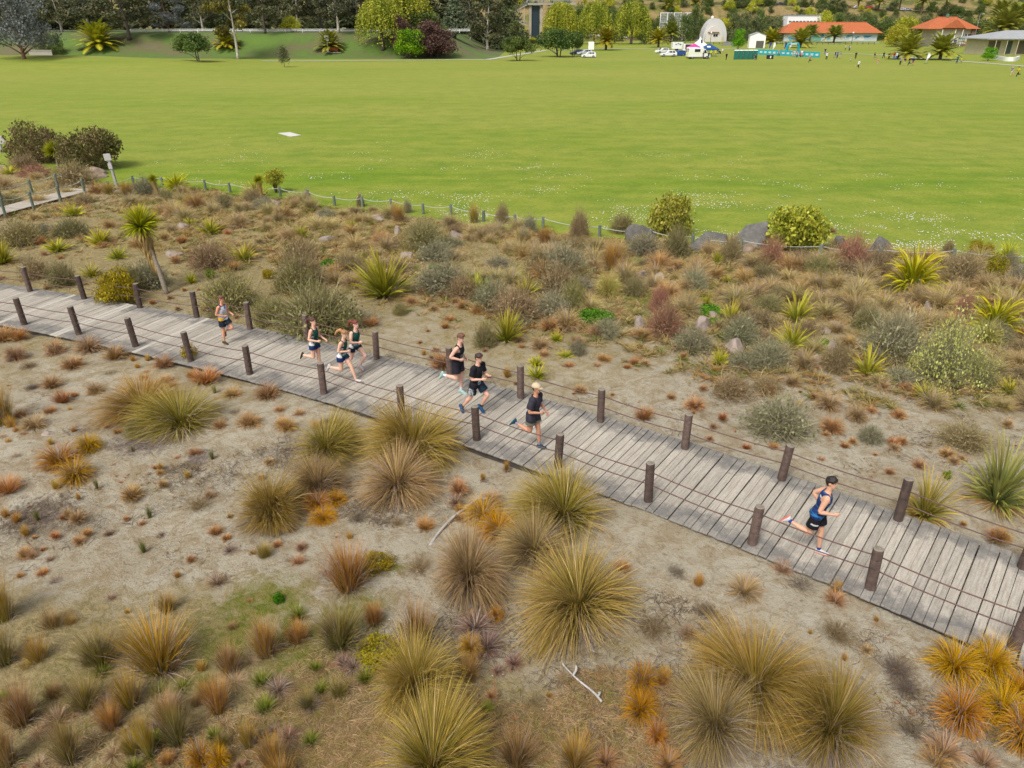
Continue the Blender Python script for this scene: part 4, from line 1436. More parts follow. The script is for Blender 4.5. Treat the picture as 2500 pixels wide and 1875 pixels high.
# shrubs
for z, x, y, rx, h, P, lab in [
    (Z2c, 220, 1130, 265, 1.5, SH_OLIVE[0], 'large grey-olive twiggy shrub overhanging the railing behind the girls'), (Z1c, 1560, 1390, 175, 1.25, SH_OLIVE[1], 'olive twiggy shrub behind the boy in the white singlet'),
    (Z2c, 930, 570, 135, 1.2, SH_OLIVE[0], 'rounded green-grey twiggy shrub in tan tussocks'), (Z2c, 1010, 650, 120, .8, SH_GREY[0], 'low lavender-grey shrub below the rounded green-grey one'), (Z2c, 1050, 850, 175, 1.0, SH_GREY[0], 'wide grey twiggy shrub behind the rust tufts'),
    (Z2c, 1190, 900, 105, .8, SH_BROWN[0], 'dark brown-grey shrub attached to the wide grey one'), (Z2c, 1390, 980, 140, 1.0, SH_GREY[1], 'grey shrub with greenish top between two flax plants'), (Z2c, 1540, 1045, 160, 1.1, SH_BROWN[1], 'brown-grey shrub above the lone lime-tipped flax'), (Z2c, 1790, 1020, 115, .85, SH_GREY[0], 'pale grey shrub next to bright green weeds'),
    (Z2c, 1870, 750, 165, 1.2, SH_GREY[1], 'tall grey-green shrub in the middle of the planting'), (Z2c, 1690, 730, 80, 1.0, SH_BROWN[0], 'upright brown shrub beside the tall grey-green one'), (Z2c, 1830, 880, 135, 1.1, SH_BROWN[0], 'pinkish brown shrub above pale grey shrub'), (Z2c, 1930, 970, 85, 1.0, SH_OLIVE[1], 'narrow olive shrub beside bright green weeds'),
    (Z2c, 110, 820, 150, 1.2, SH_BROWN[1], 'brown shrub with olive top behind the boardwalk girls'), (Z2c, 90, 650, 110, .9, SH_BROWN[0], 'grey-brown shrub next to a bright green ball bush'), (Z2c, 1340, 1235, 75, .7, SH_OLIVE[0], 'small round olive shrub beside the lone lime-tipped flax'), (Z2c, 765, 1020, 50, .45, SH_OLIVE[1], 'tiny olive shrub at the foot of the big flax'),
    (Z2c, 1600, 545, 52, .7, SH_GREY[1], 'small round grey shrub near an orange upright clump'), (Z2c, 1975, 510, 62, 1.3, SH_BROWN[0], 'bare upright shrub standing against the lawn'), (Z2c, 1455, 410, 48, 1.0, SH_BROWN[1], 'bare grey-brown shrub hiding a rope fence post'), (Z2c, 1640, 465, 50, .8, SH_GREY[0], 'small grey shrub along the rope fence'),
    (Z2c, 818, 335, 30, .7, SH_GREY[0], 'narrow grey shrub by the rope'), (Z2c, 500, 292, 26, .7, SH_BROWN[0], 'narrow brown shrub wrapped round a rope fence post'), (Z2c, 140, 245, 26, .6, SH_GREY[0], 'narrow grey shrub on a rope fence post above the tan tussocks'), (Z2c, 1960, 1290, 60, .5, SH_GREY[0], 'low grey shrub among rust tufts'),
    (Z1c, 150, 960, 140, 1.0, SH_OLIVE[1], 'yellow-speckled grey shrub by the side boardwalk'), (Z1c, 490, 905, 105, .8, SH_OLIVE[0], 'dark olive dome shrub right of the side boardwalk flax'), (Z1c, 500, 560, 140, 1.3, SH_BROWN[0], 'purple-grey shrub in front of the boulders by the signpost'), (Z1c, 170, 445, 85, .9, SH_BROWN[1], 'dark brown shrub under the big dark bushes'),
    (Z1c, 240, 500, 95, .7, SH_RED[0], 'rusty shrub under the young cabbage tree'), (Z1c, 985, 615, 75, .9, SH_GREY[0], 'grey shrub by the rope fence beside a small cabbage tree'), (Z1c, 1130, 660, 55, .6, SH_OLIVE[0], 'olive-brown shrub in front of the rounded bright flax'), (Z1c, 1715, 665, 65, .6, SH_BROWN[1], 'brown shrub under the pale flax bush'),
    (Z1c, 1420, 1100, 130, .95, SH_BROWN[0], 'grey-brown shrub on sand beside a flax plant'), (Z1c, 2000, 1280, 140, 1.1, SH_OLIVE[1], 'grey-olive shrub with sparse yellow leaves above the walk'), (Z1c, 1830, 1480, 125, .8, SH_OLIVE[1], 'straggly olive shrub at the railing behind the boy'), (Z1c, 430, 1240, 90, .9, SH_OLIVE[0], 'dull green shrub behind the railing'),
    (Z1c, 250, 1200, 95, .9, SH_BROWN[1], 'brown-green shrub behind a leaning railing post'), (Z1c, 880, 1270, 110, .9, SH_OLIVE[0], 'dark green shrub behind the yellow-olive bush'), (Z1c, 1010, 1240, 125, .9, SH_GREY[1], 'grey shrub at the foot of the tall cabbage tree'),
    (Z3c, 920, 655, 120, 1.25, SH_OLIVE[0], 'bronze-olive shrub leaning on the rope fence'), (Z3c, 1410, 695, 90, 1.1, SH_BROWN[1], 'brown shrub between two boulders at the rope fence'), (Z3c, 1770, 735, 115, 1.15, SH_RED[0], 'red twiggy shrub below the lime bush'), (Z3c, 620, 620, 140, .8, SH_GREY[0], 'low grey shrub in front of the white-capped boulder'),
    (Z3c, 40, 510, 70, 1.1, SH_BROWN[0], 'bare grey-brown shrub with the lawn behind it'), (Z3c, 440, 440, 110, .9, SH_OLIVE[1], 'thin green shrub beside the white-capped boulder'), (Z3c, 1090, 945, 105, .75, SH_GREY[0], 'grey dome shrub beside orange-brown grass'), (Z3c, 820, 1345, 150, .95, SH_RED[0], 'purple-brown dome shrub on bright green ground'), (Z3c, 770, 1140, 85, .85, SH_RED[0], 'pinkish shrub above the purple-brown dome'),
    (Z3c, 1500, 1410, 155, .8, SH_GREY[1], 'wide low grey-green shrub above a pale mound'), (Z3c, 300, 1370, 110, .6, SH_GREY[0], 'grey shrub beside rust tufts on the sand'), (Z3c, 1750, 1620, 170, .8, SH_GREY[0], 'grey bare shrub below the dark spiky flax'), (Z3c, 540, 1000, 110, .7, SH_OLIVE[0], 'olive shrub beside pale fountain grass'), (Z3c, 2090, 1400, 110, .7, SH_BROWN[1], 'brown shrub behind the dark spiky flax'),
    (Z4c, 650, 575, 135, 1.35, SH_RED[0], 'big rusty red twiggy shrub in front of a boulder'), (Z4c, 880, 625, 135, .95, SH_BROWN[0], 'purple-grey shrub between the rusty shrub and the bright flax'), (Z4c, 1630, 665, 175, 1.0, SH_BROWN[1], 'wide bronze shrub at the rope fence'), (Z4c, 2060, 600, 85, .8, SH_GREY[0], 'grey shrub in front of the bright fence flax'), (Z4c, 2170, 740, 130, .8, SH_GREY[1], 'low lilac-grey shrub beyond the wide bronze one'),
    (Z4c, 1520, 445, 50, .6, SH_BROWN[1], 'small dark shrub on the lawn side of the rope'), (Z4c, 770, 1125, 110, .8, SH_OLIVE[0], 'round olive dome shrub with yellow leaves'), (Z4c, 1010, 1370, 250, 1.4, SH_GREY[1], 'largest grey-green dome shrub in the planting'), (Z4c, 520, 940, 90, .5, SH_BROWN[1], 'low brown dome shrub in green grass'), (Z4c, 520, 1480, 130, .8, SH_BROWN[0], 'dull purple shrub beside the open spiky flax'),
    (Z4c, 1650, 1020, 75, .8, SH_RED[0], 'reddish grass-like shrub beside the arching flax'), (Z4c, 350, 640, 130, .8, SH_OLIVE[1], 'bronze shrub with yellow tips near the small spiky flax'),
    (F0, 1680, 930, 70, .8, SH_GREY[1], 'loose grey shrub on the sand between rust tufts'), (F0, 1580, 850, 40, .5, SH_BROWN[0], 'small brown shrub on the sand'), (F0, 2080, 960, 50, .5, SH_BROWN[1], 'low brown shrub below the pale lime shrub'),
    (F0, 1880, 950, 26, .35, SH_GREY[0], 'tiny lilac-grey shrub among rust tufts'), (F0, 780, 660 + 40, 40, .4, SH_GREY[0], 'flat grey shrub on the sand near the big flax'),
]:
    p = zpt(z, x, y)
    plant(P, p, zm(z, p, rx), h, 'twiggy_shrub', lab, 'shrub')
for z, x, y, rx, h, P, lab in [
    (Z1c, 800, 1360, 120, 1.15, LB_YOLIVE[0], 'yellow-olive bush growing through the railing onto the boardwalk'), (Z1c, 255, 400, 160, 2.6, LB_DARK[0], 'tall dark brown-green bush at the lawn corner'), (Z1c, 640, 450, 185, 2.6, LB_DARK[1], 'broad dark green bush behind the boulders at the lawn corner'), (Z1c, 395, 410, 110, 1.9, LB_DARK[1], 'lower dark bush between the two big corner bushes'),
    (Z1c, 1965, 1048, 38, .5, LB_GREEN[1], 'bright green ball bush among grey shrubs'), (Z1c, 1425, 1185, 30, .35, LB_GREEN[1], 'small bright green leafy plant on bare sand'), (Z1c, 1815, 1195, 36, .4, LB_YOLIVE[0], 'little olive leafy plant on bare sand'),
    (Z3c, 865, 470, 180, 1.9, LB_LIME[1], 'lime-green round bush behind the rope fence and boulders'), (Z3c, 1990, 590, 240, 1.85, LB_LIME[0], 'largest lime-yellow round bush among the boulders'),
    (Z4c, 1760, 480, 65, .8, LB_YOLIVE[1], 'mustard upright bush behind the rope'), (Z4c, 1930, 690, 85, 1.1, LB_YOLIVE[1], 'mustard-yellow bush in front of the rope'), (Z4c, 1860, 480, 60, .6, LB_YOLIVE[0], 'low mustard bush beside the upright one'),
    (Z4c, 1480, 1600, 270, 2.0, LB_PALE[0], 'pale lime airy shrub with grey stems on the sand'), (Z4c, 1780, 1640, 170, 1.0, LB_PALE[0], 'second pale lime airy shrub, lower and fuller'),
    (Z2c, 2075, 1045, 115, .25, LB_GREEN[0], 'bright green low weed patch below grey shrubs'), (Z2c, 1310, 790, 110, .2, LB_GREEN[0], 'bright green weed patch around a flax plant'), (Z2c, 290, 680, 60, .2, LB_GREEN[0], 'small bright green weed patch in tan tussocks'), (Z2c, 1000, 715, 42, .2, LB_GREEN[0], 'tiny pale green weed patch'),
    (ZB, 2155, 385, 40, .2, LB_GREEN[0], 'bright green rosette on mossy sand'), (ZA, 1470, 100, 60, .55, LB_YOLIVE[1], 'yellow-green sapling against the boardwalk post'), (ZA, 1070, 670, 90, .45, SH_OLIVE[0], 'dull green ground shrub under the big golden tussock'), (ZC, 1020, 1370, 130, .2, LB_YOLIVE[0], 'low yellow-green mat on sand behind a brown rush clump'), (ZD, 80, 830, 150, .2, LB_YOLIVE[0], 'moss-green mat under the dull brown rush'),
    (Z3c, 1200, 1160, 130, .25, LB_GREEN[0], 'green weed patch beside a pale mound'), (Z3c, 1280, 1260, 70, .2, LB_GREEN[0], 'green weed patch below spiky flax'), (Z4c, 400, 1290, 45, .3, LB_GREEN[0], 'vivid green weed tuft beside a pale mound'), (Z5c, 1310, 220, 30, .2, LB_GREEN[1], 'bright green seedling beside the large blue-green flax'),
]:
    p = zpt(z, x, y)
    o = plant(P, p, zm(z, p, rx), h, 'leafy_bush', lab, 'bush')

# ------------------------------------------------------------------ random fill between the walk and the lawn
fill_spots = []
def taken(x, y, d):
    for a, b in fill_spots:
        if (a - x) ** 2 + (b - y) ** 2 < d * d:
            return True
    return False


def dens(x, y):
    """how thick the planting is: bare sand near the walk, closed tussock towards the lawn"""
    wy = [c for c in WALK if abs(c[0].x - x) < .15]
    if not wy:
        return 0
    y0 = wy[0][0].y + 2.0
    y1 = edge_y(x)
    t = (y - y0) / max(.1, y1 - y0)
    return t


rf = random.Random(21)
n_tan = n_fill = 0
tries = 0
while n_tan < 285 and tries < 20000:
    tries += 1
    px, py = rf.uniform(-40, 2540), rf.uniform(430, 1000)
    p = G(px, py)
    t = dens(p.x, p.y)
    if t < .28 or t > .985:
        continue
    nz = mnoise.noise(Vector((p.x * .25, p.y * .2, 3)))
    if rf.random() > (t - .2) * 1.5 + nz * .6:
        continue
    r_ = rf.uniform(.36, .72) * (0.8 if t < .5 else 1)
    if taken(p.x, p.y, r_ * .7):
        continue
    fill_spots.append((p.x, p.y))
    k = rf.choice([0, 1, 1, 2, 3, 3])
    plant(TANT[k], p, r_, r_ * rf.uniform(.8, 1.25), 'tan_tussock', 'tan dry tussock in the closed planting below the lawn fence', 'tussock', 'tan tussocks towards the lawn')
    n_tan += 1
n_sh = 0
tries = 0
while n_sh < 50 and tries < 9000:
    tries += 1
    px, py = rf.uniform(-40, 2540), rf.uniform(450, 980)
    p = G(px, py)
    t = dens(p.x, p.y)
    if t < .25 or t > .93 or rf.random() > t + .1:
        continue
    if taken(p.x, p.y, .55):
        continue
    fill_spots.append((p.x, p.y))
    P = rf.choice([SH_GREY[0], SH_GREY[1], SH_BROWN[0], SH_BROWN[1], SH_OLIVE[0], SH_BROWN[0]])
    r_ = rf.uniform(.35, .7)
    plant(P, p, r_, r_ * rf.uniform(.7, 1.0), 'low_shrub', 'low dull twiggy shrub mixed among the tan tussocks', 'shrub', 'low shrubs mixed into the tussocks')
    n_sh += 1


# thatch, litter and small weeds that nobody could count
def scatter_mesh(name, spots, maker, kind='stuff', label=None):
    parts = []
    for i, (p, s) in enumerate(spots):
        v, q, c = maker(i)
        a = R.uniform(0, 6.28)
        ca, sa = math.cos(a), math.sin(a)
        w = np.empty_like(v)
        w[:, 0] = (v[:, 0] * ca - v[:, 1] * sa) * s + p[0]
        w[:, 1] = (v[:, 0] * sa + v[:, 1] * ca) * s + p[1]
        w[:, 2] = v[:, 2] * s + p[2]
        parts.append((w, q, c))
    v, q, c = join(parts)
    return obj(name, np_mesh(name, v, q, np.clip(c, 0, 1), FOL), kind=kind, label=label)


_tb = [blades(rgn(300 + i), 34, 1.0, .35, (20, 88), 40, .06, cb, ct, .25, 2, .5, wig=.2) for i, (cb, ct) in enumerate(
    [(lin(146, 130, 74), lin(206, 184, 126)), (lin(156, 136, 90), lin(212, 190, 142)), (lin(124, 118, 60), lin(182, 166, 104)), (lin(150, 118, 68), lin(196, 158, 104)), (lin(92, 112, 42), lin(146, 150, 70))])]
sp = []
while len(sp) < 4600:
    p = G(rf.uniform(-60, 2560), rf.uniform(420, 1000))
    t = dens(p.x, p.y)
    if .2 < t < 1.0 and rf.random() < (t - .15) * 1.6:
        sp.append((p, rf.uniform(.22, .52)))
while len(sp) < 6400:
    p = G(rf.uniform(60, 1500), rf.uniform(440, 640))
    t = dens(p.x, p.y)
    if .3 < t < 1.0 and rf.random() < t * 1.4:
        sp.append((p, rf.uniform(.22, .5)))
scatter_mesh('dry_grass', sp, lambda i: _tb[rf.choice([0, 0, 1, 1, 2, 2, 3, 4])], label='dry tan grass thatch filling the planting below the lawn')
# foreground thatch
_th = [blades(rgn(320 + i), 30, 1.0, .5, (45, 95), 50, .035, cb, ct, .3, 2, .5, wig=.25) for i, (cb, ct) in enumerate(
    [(lin(150, 122, 92), lin(204, 174, 138)), (lin(132, 104, 74), lin(176, 142, 106)), (lin(120, 98, 70), lin(160, 128, 90)), (lin(110, 104, 50), lin(150, 134, 70))])]
sp = []
zones = [(300, 1580, 460, 230), (80, 1440, 240, 130), (640, 1560, 300, 170), (1000, 1620, 280, 110), (1330, 1560, 200, 120), (900, 1640, 300, 60)]
while len(sp) < 4400:
    cx_, cy_, rx_, ry_ = rf.choice(zones)
    a, d = rf.uniform(0, 6.28), rf.random() ** .6
    p = FG(cx_ + rx_ * d * math.cos(a), cy_ + ry_ * d * math.sin(a))
    sp.append((p, rf.uniform(.10, .26)))
scatter_mesh('thatch', sp, lambda i: _th[rf.choice([0, 0, 1, 1, 2, 3])], label='matted brown and straw thatch on the foreground sand')
# fine litter: dark sticks and crumbs on the sand
_lt = []
for i in range(6):
    r = rgn(340 + i)
    n = 26
    c0 = np.column_stack([r.normal(0, .5, n), r.normal(0, .5, n), r.uniform(.005, .03, n)])
    a = r.uniform(0, 6.28, n)
    l = r.uniform(.08, .5, n)
    d = np.column_stack([np.cos(a) * l, np.sin(a) * l, r.normal(0, .03, n)])
    P = np.stack([c0 - d * .5, c0 + d * .1 + r.normal(0, .03, (n, 3)) * [1, 1, .2], c0 + d * .5], 1)
    P[..., 2] = np.maximum(P[..., 2], .006)
    side = np.repeat(np.column_stack([-np.sin(a), np.cos(a), np.zeros(n)])[:, None, :], 3, 1)
    cc = np.array([lin(104, 88, 80), lin(134, 116, 98), lin(90, 76, 66), lin(160, 140, 112)])[r.integers(0, 4, n)][:, None, :] * np.ones((1, 3, 1))
    _lt.append(ribbons(P, side, np.full((n, 3), .02), cc))
sp = []
lz = [(330, 960, 140, 60), (80, 1110, 160, 80), (430, 1000, 110, 50), (640, 980, 100, 40), (820, 1120, 140, 70), (1330, 1560, 200, 120), (1700, 1640, 260, 80), (2050, 1580, 200, 120), (1000, 1380, 160, 80), (1900, 1330, 260, 110), (1000, 860, 300, 50), (1700, 860, 500, 90), (2060, 980, 180, 80),
      (500, 1200, 500, 160), (1500, 1250, 160, 80), (1750, 1350, 250, 70), (600, 650, 400, 40), (1350, 1480, 260, 160)]
while len(sp) < 1300:
    cx_, cy_, rx_, ry_ = rf.choice(lz)
    p = FG(rf.gauss(cx_, rx_ * .5), rf.gauss(cy_, ry_ * .5))
    if on_walk(p.x, p.y):
        continue
    sp.append((p, rf.uniform(.18, .5)))
scatter_mesh('leaf_litter', sp, lambda i: _lt[i % 6], label='dark twigs and dead leaves strewn on the sand')
# tiny low weeds and seedlings on bare sand
_wd = [blades(rgn(360 + i), 16, 1.0, .3, (10, 80), 30, .12, cb, ct, .3, 2, .5, wig=.2) for i, (cb, ct) in enumerate([(lin(128, 116, 70), lin(170, 150, 100)), (lin(120, 118, 50), lin(166, 156, 80)), (lin(150, 104, 66), lin(190, 140, 96)), (lin(120, 108, 92), lin(156, 138, 116))])]
sp = []
while len(sp) < 2400:
    p = G(rf.uniform(-40, 2540), rf.uniform(780, 1900))
    if on_walk(p.x, p.y):
        continue
    if mnoise.noise(Vector((p.x * .6, p.y * .6, 9))) + rf.uniform(-.35, .35) < .02:
        continue
    sp.append((p, rf.uniform(.03, .10)))
scatter_mesh('seedlings', sp, lambda i: _wd[i % 4], label='tiny dry seedlings dotted over the sand')

# white shells on the sand, one object each for the ones that show
b = MB()
b.lathe([(.5, 0), (.52, .12), (.36, .3), (.05, .36)], 8)
shell = b.mesh('shell', plain('shell_white', (238, 234, 226), var=.06))
for z, x, y, s in [(ZB, 1815, 55, 11), (ZB, 735, 183, 6), (ZB, 1467, 306, 6), (ZB, 707, 573, 5), (ZB, 830, 580, 6), (ZB, 645, 615, 6), (ZB, 580, 672, 8), (ZB, 520, 887, 13), (ZB, 893, 855, 10), (ZB, 938, 763, 6), (ZB, 932, 1190, 9), (ZB, 1072, 1336, 7), (ZB, 800, 1312, 7), (ZB, 1255, 1440, 9),
                   (ZB, 1842, 1410, 11), (ZB, 1694, 1265, 6), (ZB, 1748, 1293, 6), (ZB, 764, 1412, 10), (ZA, 178, 880, 5), (ZA, 148, 897, 6), (ZA, 1295, 974, 6), (ZD, 835, 970, 9), (ZD, 907, 960, 8), (ZD, 243, 459, 8), (ZD, 140, 590, 9), (ZD, 398, 583, 7), (ZD, 1181, 1200, 9), (ZD, 1236, 1243, 7),
                   (ZD, 1300, 1478, 10), (ZD, 187, 1275, 10), (ZD, 1550, 1082, 6), (ZD, 445, 510, 6), (ZC, 1227, 1630, 8), (ZC, 1207, 1222, 6), (ZC, 1076, 1480, 6), (ZE, 1034, 464, 7), (ZE, 790, 1062, 7), (ZE, 1960, 1022, 7), (ZE, 838, 267, 5), (ZE, 2110, 1150, 6), (ZC, 8, 392, 9)]:
    p = zpt(z, x, y)
    p.z += .01
    obj('seashell', shell, None, p, R.uniform(0, 6), zm(z, p, s * 1.0), 'small white seashell lying on the sand', 'seashell', 'white seashells on the sand')


# driftwood
def driftwood(pts, r0, r1, name, label, rgb, twig=None):
    P = cr(pts, 6)
    b = MB()
    n = len(P)
    b.tube([p for p in P], [(r0 + (r1 - r0) * i / n) * (1 + .12 * math.sin(i * 2.1)) for i in range(n)], 9)
    for tw in twig or []:
        b.tube(cr(tw, 3), [r1 * .9] * (3 * (len(tw) - 1)) + [r1 * .35], 7)
    return b.build(name, plain(name + '_wood', rgb, var=.25, scale=7, bump=.5), smooth=True, label=label, cat='driftwood')


q = [zpt(ZD, 1322, 925), zpt(ZD, 1380, 985), zpt(ZD, 1430, 1030), zpt(ZD, 1500, 1085), zpt(ZD, 1545, 1130), zpt(ZD, 1572, 1165)]
for p in q:
    p.z = .07
driftwood(q, .013, .022, 'driftwood', 'bleached white forked driftwood branch below the largest tussock', (190, 184, 178), [[q[1] + Vector((0, 0, .01)), q[1] + Vector((.05, .06, .06)), q[1] + Vector((.05, .12, .1))], [q[4], q[4] + Vector((.05, .06, .05))], [q[0], q[0] + Vector((-.04, .05, .03))]])
q = [zpt(ZC, 1860, 885), zpt(ZC, 1790, 890), zpt(ZC, 1720, 930), zpt(ZC, 1600, 1010), zpt(ZC, 1500, 1110), zpt(ZC, 1420, 1220)]
for i, p in enumerate(q):
    p.z = [.14, .15, .1, .07, .05, .03][i]
driftwood(q, .026, .034, 'driftwood', 'long pale grey driftwood limb lying beside orange sedge', (160, 148, 132))


# boulders
def boulder(seed, w, d, h, mat):
    r = random.Random(seed)
    b = MB()
    n, m = 20, 11
    planes = []
    for _ in range(9):
        q_ = Vector((r.gauss(0, 1), r.gauss(0, 1), abs(r.gauss(0, .8)))).normalized()
        planes.append((q_, r.uniform(.66, .92)))
    rings = []
    for j in range(m):
        t = j / (m - 1)
        ph = t * math.pi / 2
        ring = []
        for k in range(n):
            a = 2 * math.pi * k / n
            v = Vector((math.cos(a) * math.cos(ph) ** .6, math.sin(a) * math.cos(ph) ** .6, math.sin(ph) ** .8))
            v *= 1.12 + .22 * mnoise.noise(v * 1.7 + Vector((seed, 0, 0))) + .07 * mnoise.noise(v * 4.5)
            for pn_, off in planes:
                e = v.dot(pn_) - off
                if e > 0:
                    v -= pn_ * e
            ring.append((v.x * w, v.y * d, v.z * h - (.2 if j == 0 else 0)))
        rings.append(ring)
    b.loft(rings)
    return b.mesh('boulder', mat)


ROCK = plain('boulder_rock', (116, 113, 108), rough=.9, var=.35, scale=3.0, bump=1.0)
ROCK2 = plain('boulder_rock_brown', (160, 140, 120), rough=.9, var=.3, scale=3.0, bump=1.0)
for i, (z, x, y, w, h, m, lab) in enumerate([(Z3c, 600, 505, 170, 1.0, ROCK, 'grey boulder with a white cap behind the rope'), (Z3c, 1210, 565, 270, 1.1, ROCK, 'broad blocky grey boulder behind the rope'), (Z3c, 1630, 545, 260, 1.5, ROCK, 'tallest pointed grey boulder beside the largest lime bush'), (Z3c, 1560, 590, 140, .45, ROCK2, 'low brown rock at the foot of the tallest boulder'),
                                             (Z4c, 910, 445, 200, 1.0, ROCK, 'dark grey boulder behind the rusty red shrub'), (Z4c, 530, 400, 130, .9, ROCK, 'grey boulder half hidden by the largest lime bush'), (Z1c, 655, 490, 120, .75, ROCK2, 'grey-brown boulder by the signpost'), (Z1c, 670, 510, 100, .5, ROCK2, 'lower tan boulder leaning on the one by the signpost'), (Z3c, 500, 480, 60, .6, ROCK, 'small dark boulder beside the white-capped one')]):
    p = zpt(z, x, y)
    r_ = zm(z, p, w * .5)
    obj('boulder', boulder(i * 3 + 1, r_ * 1.5, r_ * 1.1, h * .72, m), None, p, 0.2 * i, None, lab, 'boulder')
MOUND = plain('mound_rock', (168, 152, 140), rough=.95, var=.25, scale=5, bump=.8)
for i, (z, x, y, w, h) in enumerate([(Z3c, 1150, 1300, 130, .45), (Z3c, 1440, 1480, 170, .42), (Z3c, 590, 1265, 110, .3), (Z3c, 590, 850, 90, .4), (Z3c, 770, 855, 80, .3), (Z3c, 1250, 1205, 80, .35), (Z3c, 1120, 1375, 50, .2), (Z4c, 500, 1105, 85, .3), (Z4c, 430, 1150, 90, .25), (Z4c, 740, 945, 70, .25), (Z4c, 1340, 945, 70, .3),
                                     (Z4c, 470, 1310, 140, .35), (Z4c, 340, 1425, 90, .3), (Z2c, 800, 640, 80, .4), (Z2c, 1140, 500, 80, .35), (Z2c, 1740, 580, 70, .3), (Z2c, 750, 470, 60, .35), (Z2c, 620, 380, 80, .35), (Z2c, 270, 520, 90, .35), (Z1c, 1860, 690, 70, .3), (Z1c, 1230, 850, 70, .3), (Z1c, 1170, 1040, 90, .3), (ZA, 365, 670, 100, .12)]):
    p = zpt(z, x, y)
    r_ = zm(z, p, w * .5)
    obj('mound_stone', boulder(50 + i, r_ * 1.3, r_ * 1.15, h * .9, MOUND), None, p, i * 1.1, None, 'rounded pale brown-grey stone half buried in the planting', 'stone', 'half buried pale stones')


# cabbage trees
def cabbage(p, hgt, rh, label, lean=(0, 0), skirt=True, tr=.07, seed=1):
    root = empty('cabbage_tree', p, label=label, cat='cabbage tree')
    top = Vector((lean[0], lean[1], hgt))
    b = MB()
    P = cr([(0, 0, -.1), (lean[0] * .3, lean[1] * .3, hgt * .4), top], 5)
    b.tube(P, [tr * (1.15 - .35 * i / len(P)) for i in range(len(P))], 9)
    b.build('trunk', plain('cabbage_bark', (160, 148, 132), var=.3, scale=12, bump=.6), root, smooth=True)
    r = rgn(seed)
    v, q, c = join([blades(r, 260, rh * 1.3, .06 * rh, (0, 118), 22, .075 * rh, lin(96, 112, 24), lin(176, 172, 40), .22, 4, .25, taper=2.6, tpow=.75, floor=False),
                    blades(r, 80, rh * 1.15, .05, (0, 60), 8, .07 * rh, lin(120, 136, 34), lin(186, 180, 56), .2, 4, .25, taper=2.6)])
    # leaves spread all round the tip, so lift those that blades() clamps at its own ground
    me = np_mesh('crown', v, q, c, FOL)
    o = obj('crown', me, root, top)
    if skirt:
        n = 260
        a = r.uniform(0, 6.28, n)
        s = np.linspace(0, 1, 5)
        L = hgt * .92
        z0 = top.z - r.uniform(0, L * .62, n)
        ln = r.uniform(.35, .8, n) * rh
        rad = (.05 + .5 * rh * np.exp(-3.0 * (top.z - z0) / L))
        P = np.empty((n, 5, 3))
        for ax, fn in ((0, np.cos), (1, np.sin)):
            P[..., ax] = fn(a)[:, None] * (.04 + rad[:, None] * np.sin(s * 2.2)[None, :] * .75) + lean[ax] * (z0 / top.z)[:, None]
        P[..., 2] = z0[:, None] - ln[:, None] * s[None, :] ** 1.2
        side = np.stack([-np.sin(a), np.cos(a), np.zeros(n)], -1)[:, None, :] * np.ones((1, 5, 1))
        cc = np.array(lin(186, 152, 100))[None, None, :] * r.uniform(.65, 1.2, (n, 1, 1)) * np.ones((1, 5, 1))
        v, q, c = ribbons(P, side, .06 * rh * (1.1 - .8 * s)[None, :] * np.ones((n, 1)), cc)
        obj('dead_leaf_skirt', np_mesh('dead_leaf_skirt', v, q, c, FOL), root)
    return root


def crown_blades_full():
    pass


p = zpt(Z1c, 1125, 1285)
hh = top_z(p, 250 + 850 / 2.765)
cabbage(p, hh, zm(Z1c, p, 138), 'tall cabbage tree with round spiky head and skirt of dead leaves', (-.55, .25), True, .085, 5)
p = zpt(Z1c, 1080, 662)
cabbage(p, top_z(p, 250 + 525 / 2.765), zm(Z1c, p, 38), 'young cabbage tree with thin shaggy trunk at the rope fence', (-.2, .1), True, .05, 6)
p = zpt(Z1c, 1775, 682)
cabbage(p, top_z(p, 250 + 530 / 2.765), zm(Z1c, p, 42), 'young cabbage tree beside the pale flax bush', (-.1, .1), True, .05, 7)
p = zpt(Z1c, 398, 450)
cabbage(p, top_z(p, 250 + 335 / 2.765), zm(Z1c, p, 72), 'bushy yellow-green cabbage tree against the dark corner bushes', (-.1, .1), False, .06, 8)


# small round tree by the fence
def round_tree(p, r_, h, label):
    root = empty('small_round_tree', p, label=label, cat='tree')
    b = MB()
    for k in range(4):
        a = k * 1.6
        b.tube([(0, 0, 0), (.1 * math.cos(a), .1 * math.sin(a), h * .35), (r_ * .5 * math.cos(a), r_ * .5 * math.sin(a), h * .7)], [.05, .035, .015], 6)
    b.build('trunk', plain('sapling_bark', (96, 84, 70)), root)
    r = rgn(77)
    v, q, c = leaf_cloud(r, [((0, 0, h * .68), (r_, r_, h * .33)), ((r_ * .3, 0, h * .8), (r_ * .6, r_ * .6, h * .22))], 2600, .07, [lin(112, 112, 36), lin(164, 156, 54), lin(186, 178, 80)], shell=.45, noise_s=5)
    obj('crown', np_mesh('crown', v, q, c, FOL), root)


p = zpt(Z1c, 1865, 615)
round_tree(p, zm(Z1c, p, 72), top_z(p, 250 + 455 / 2.765), 'small round olive-lime tree at the rope fence')

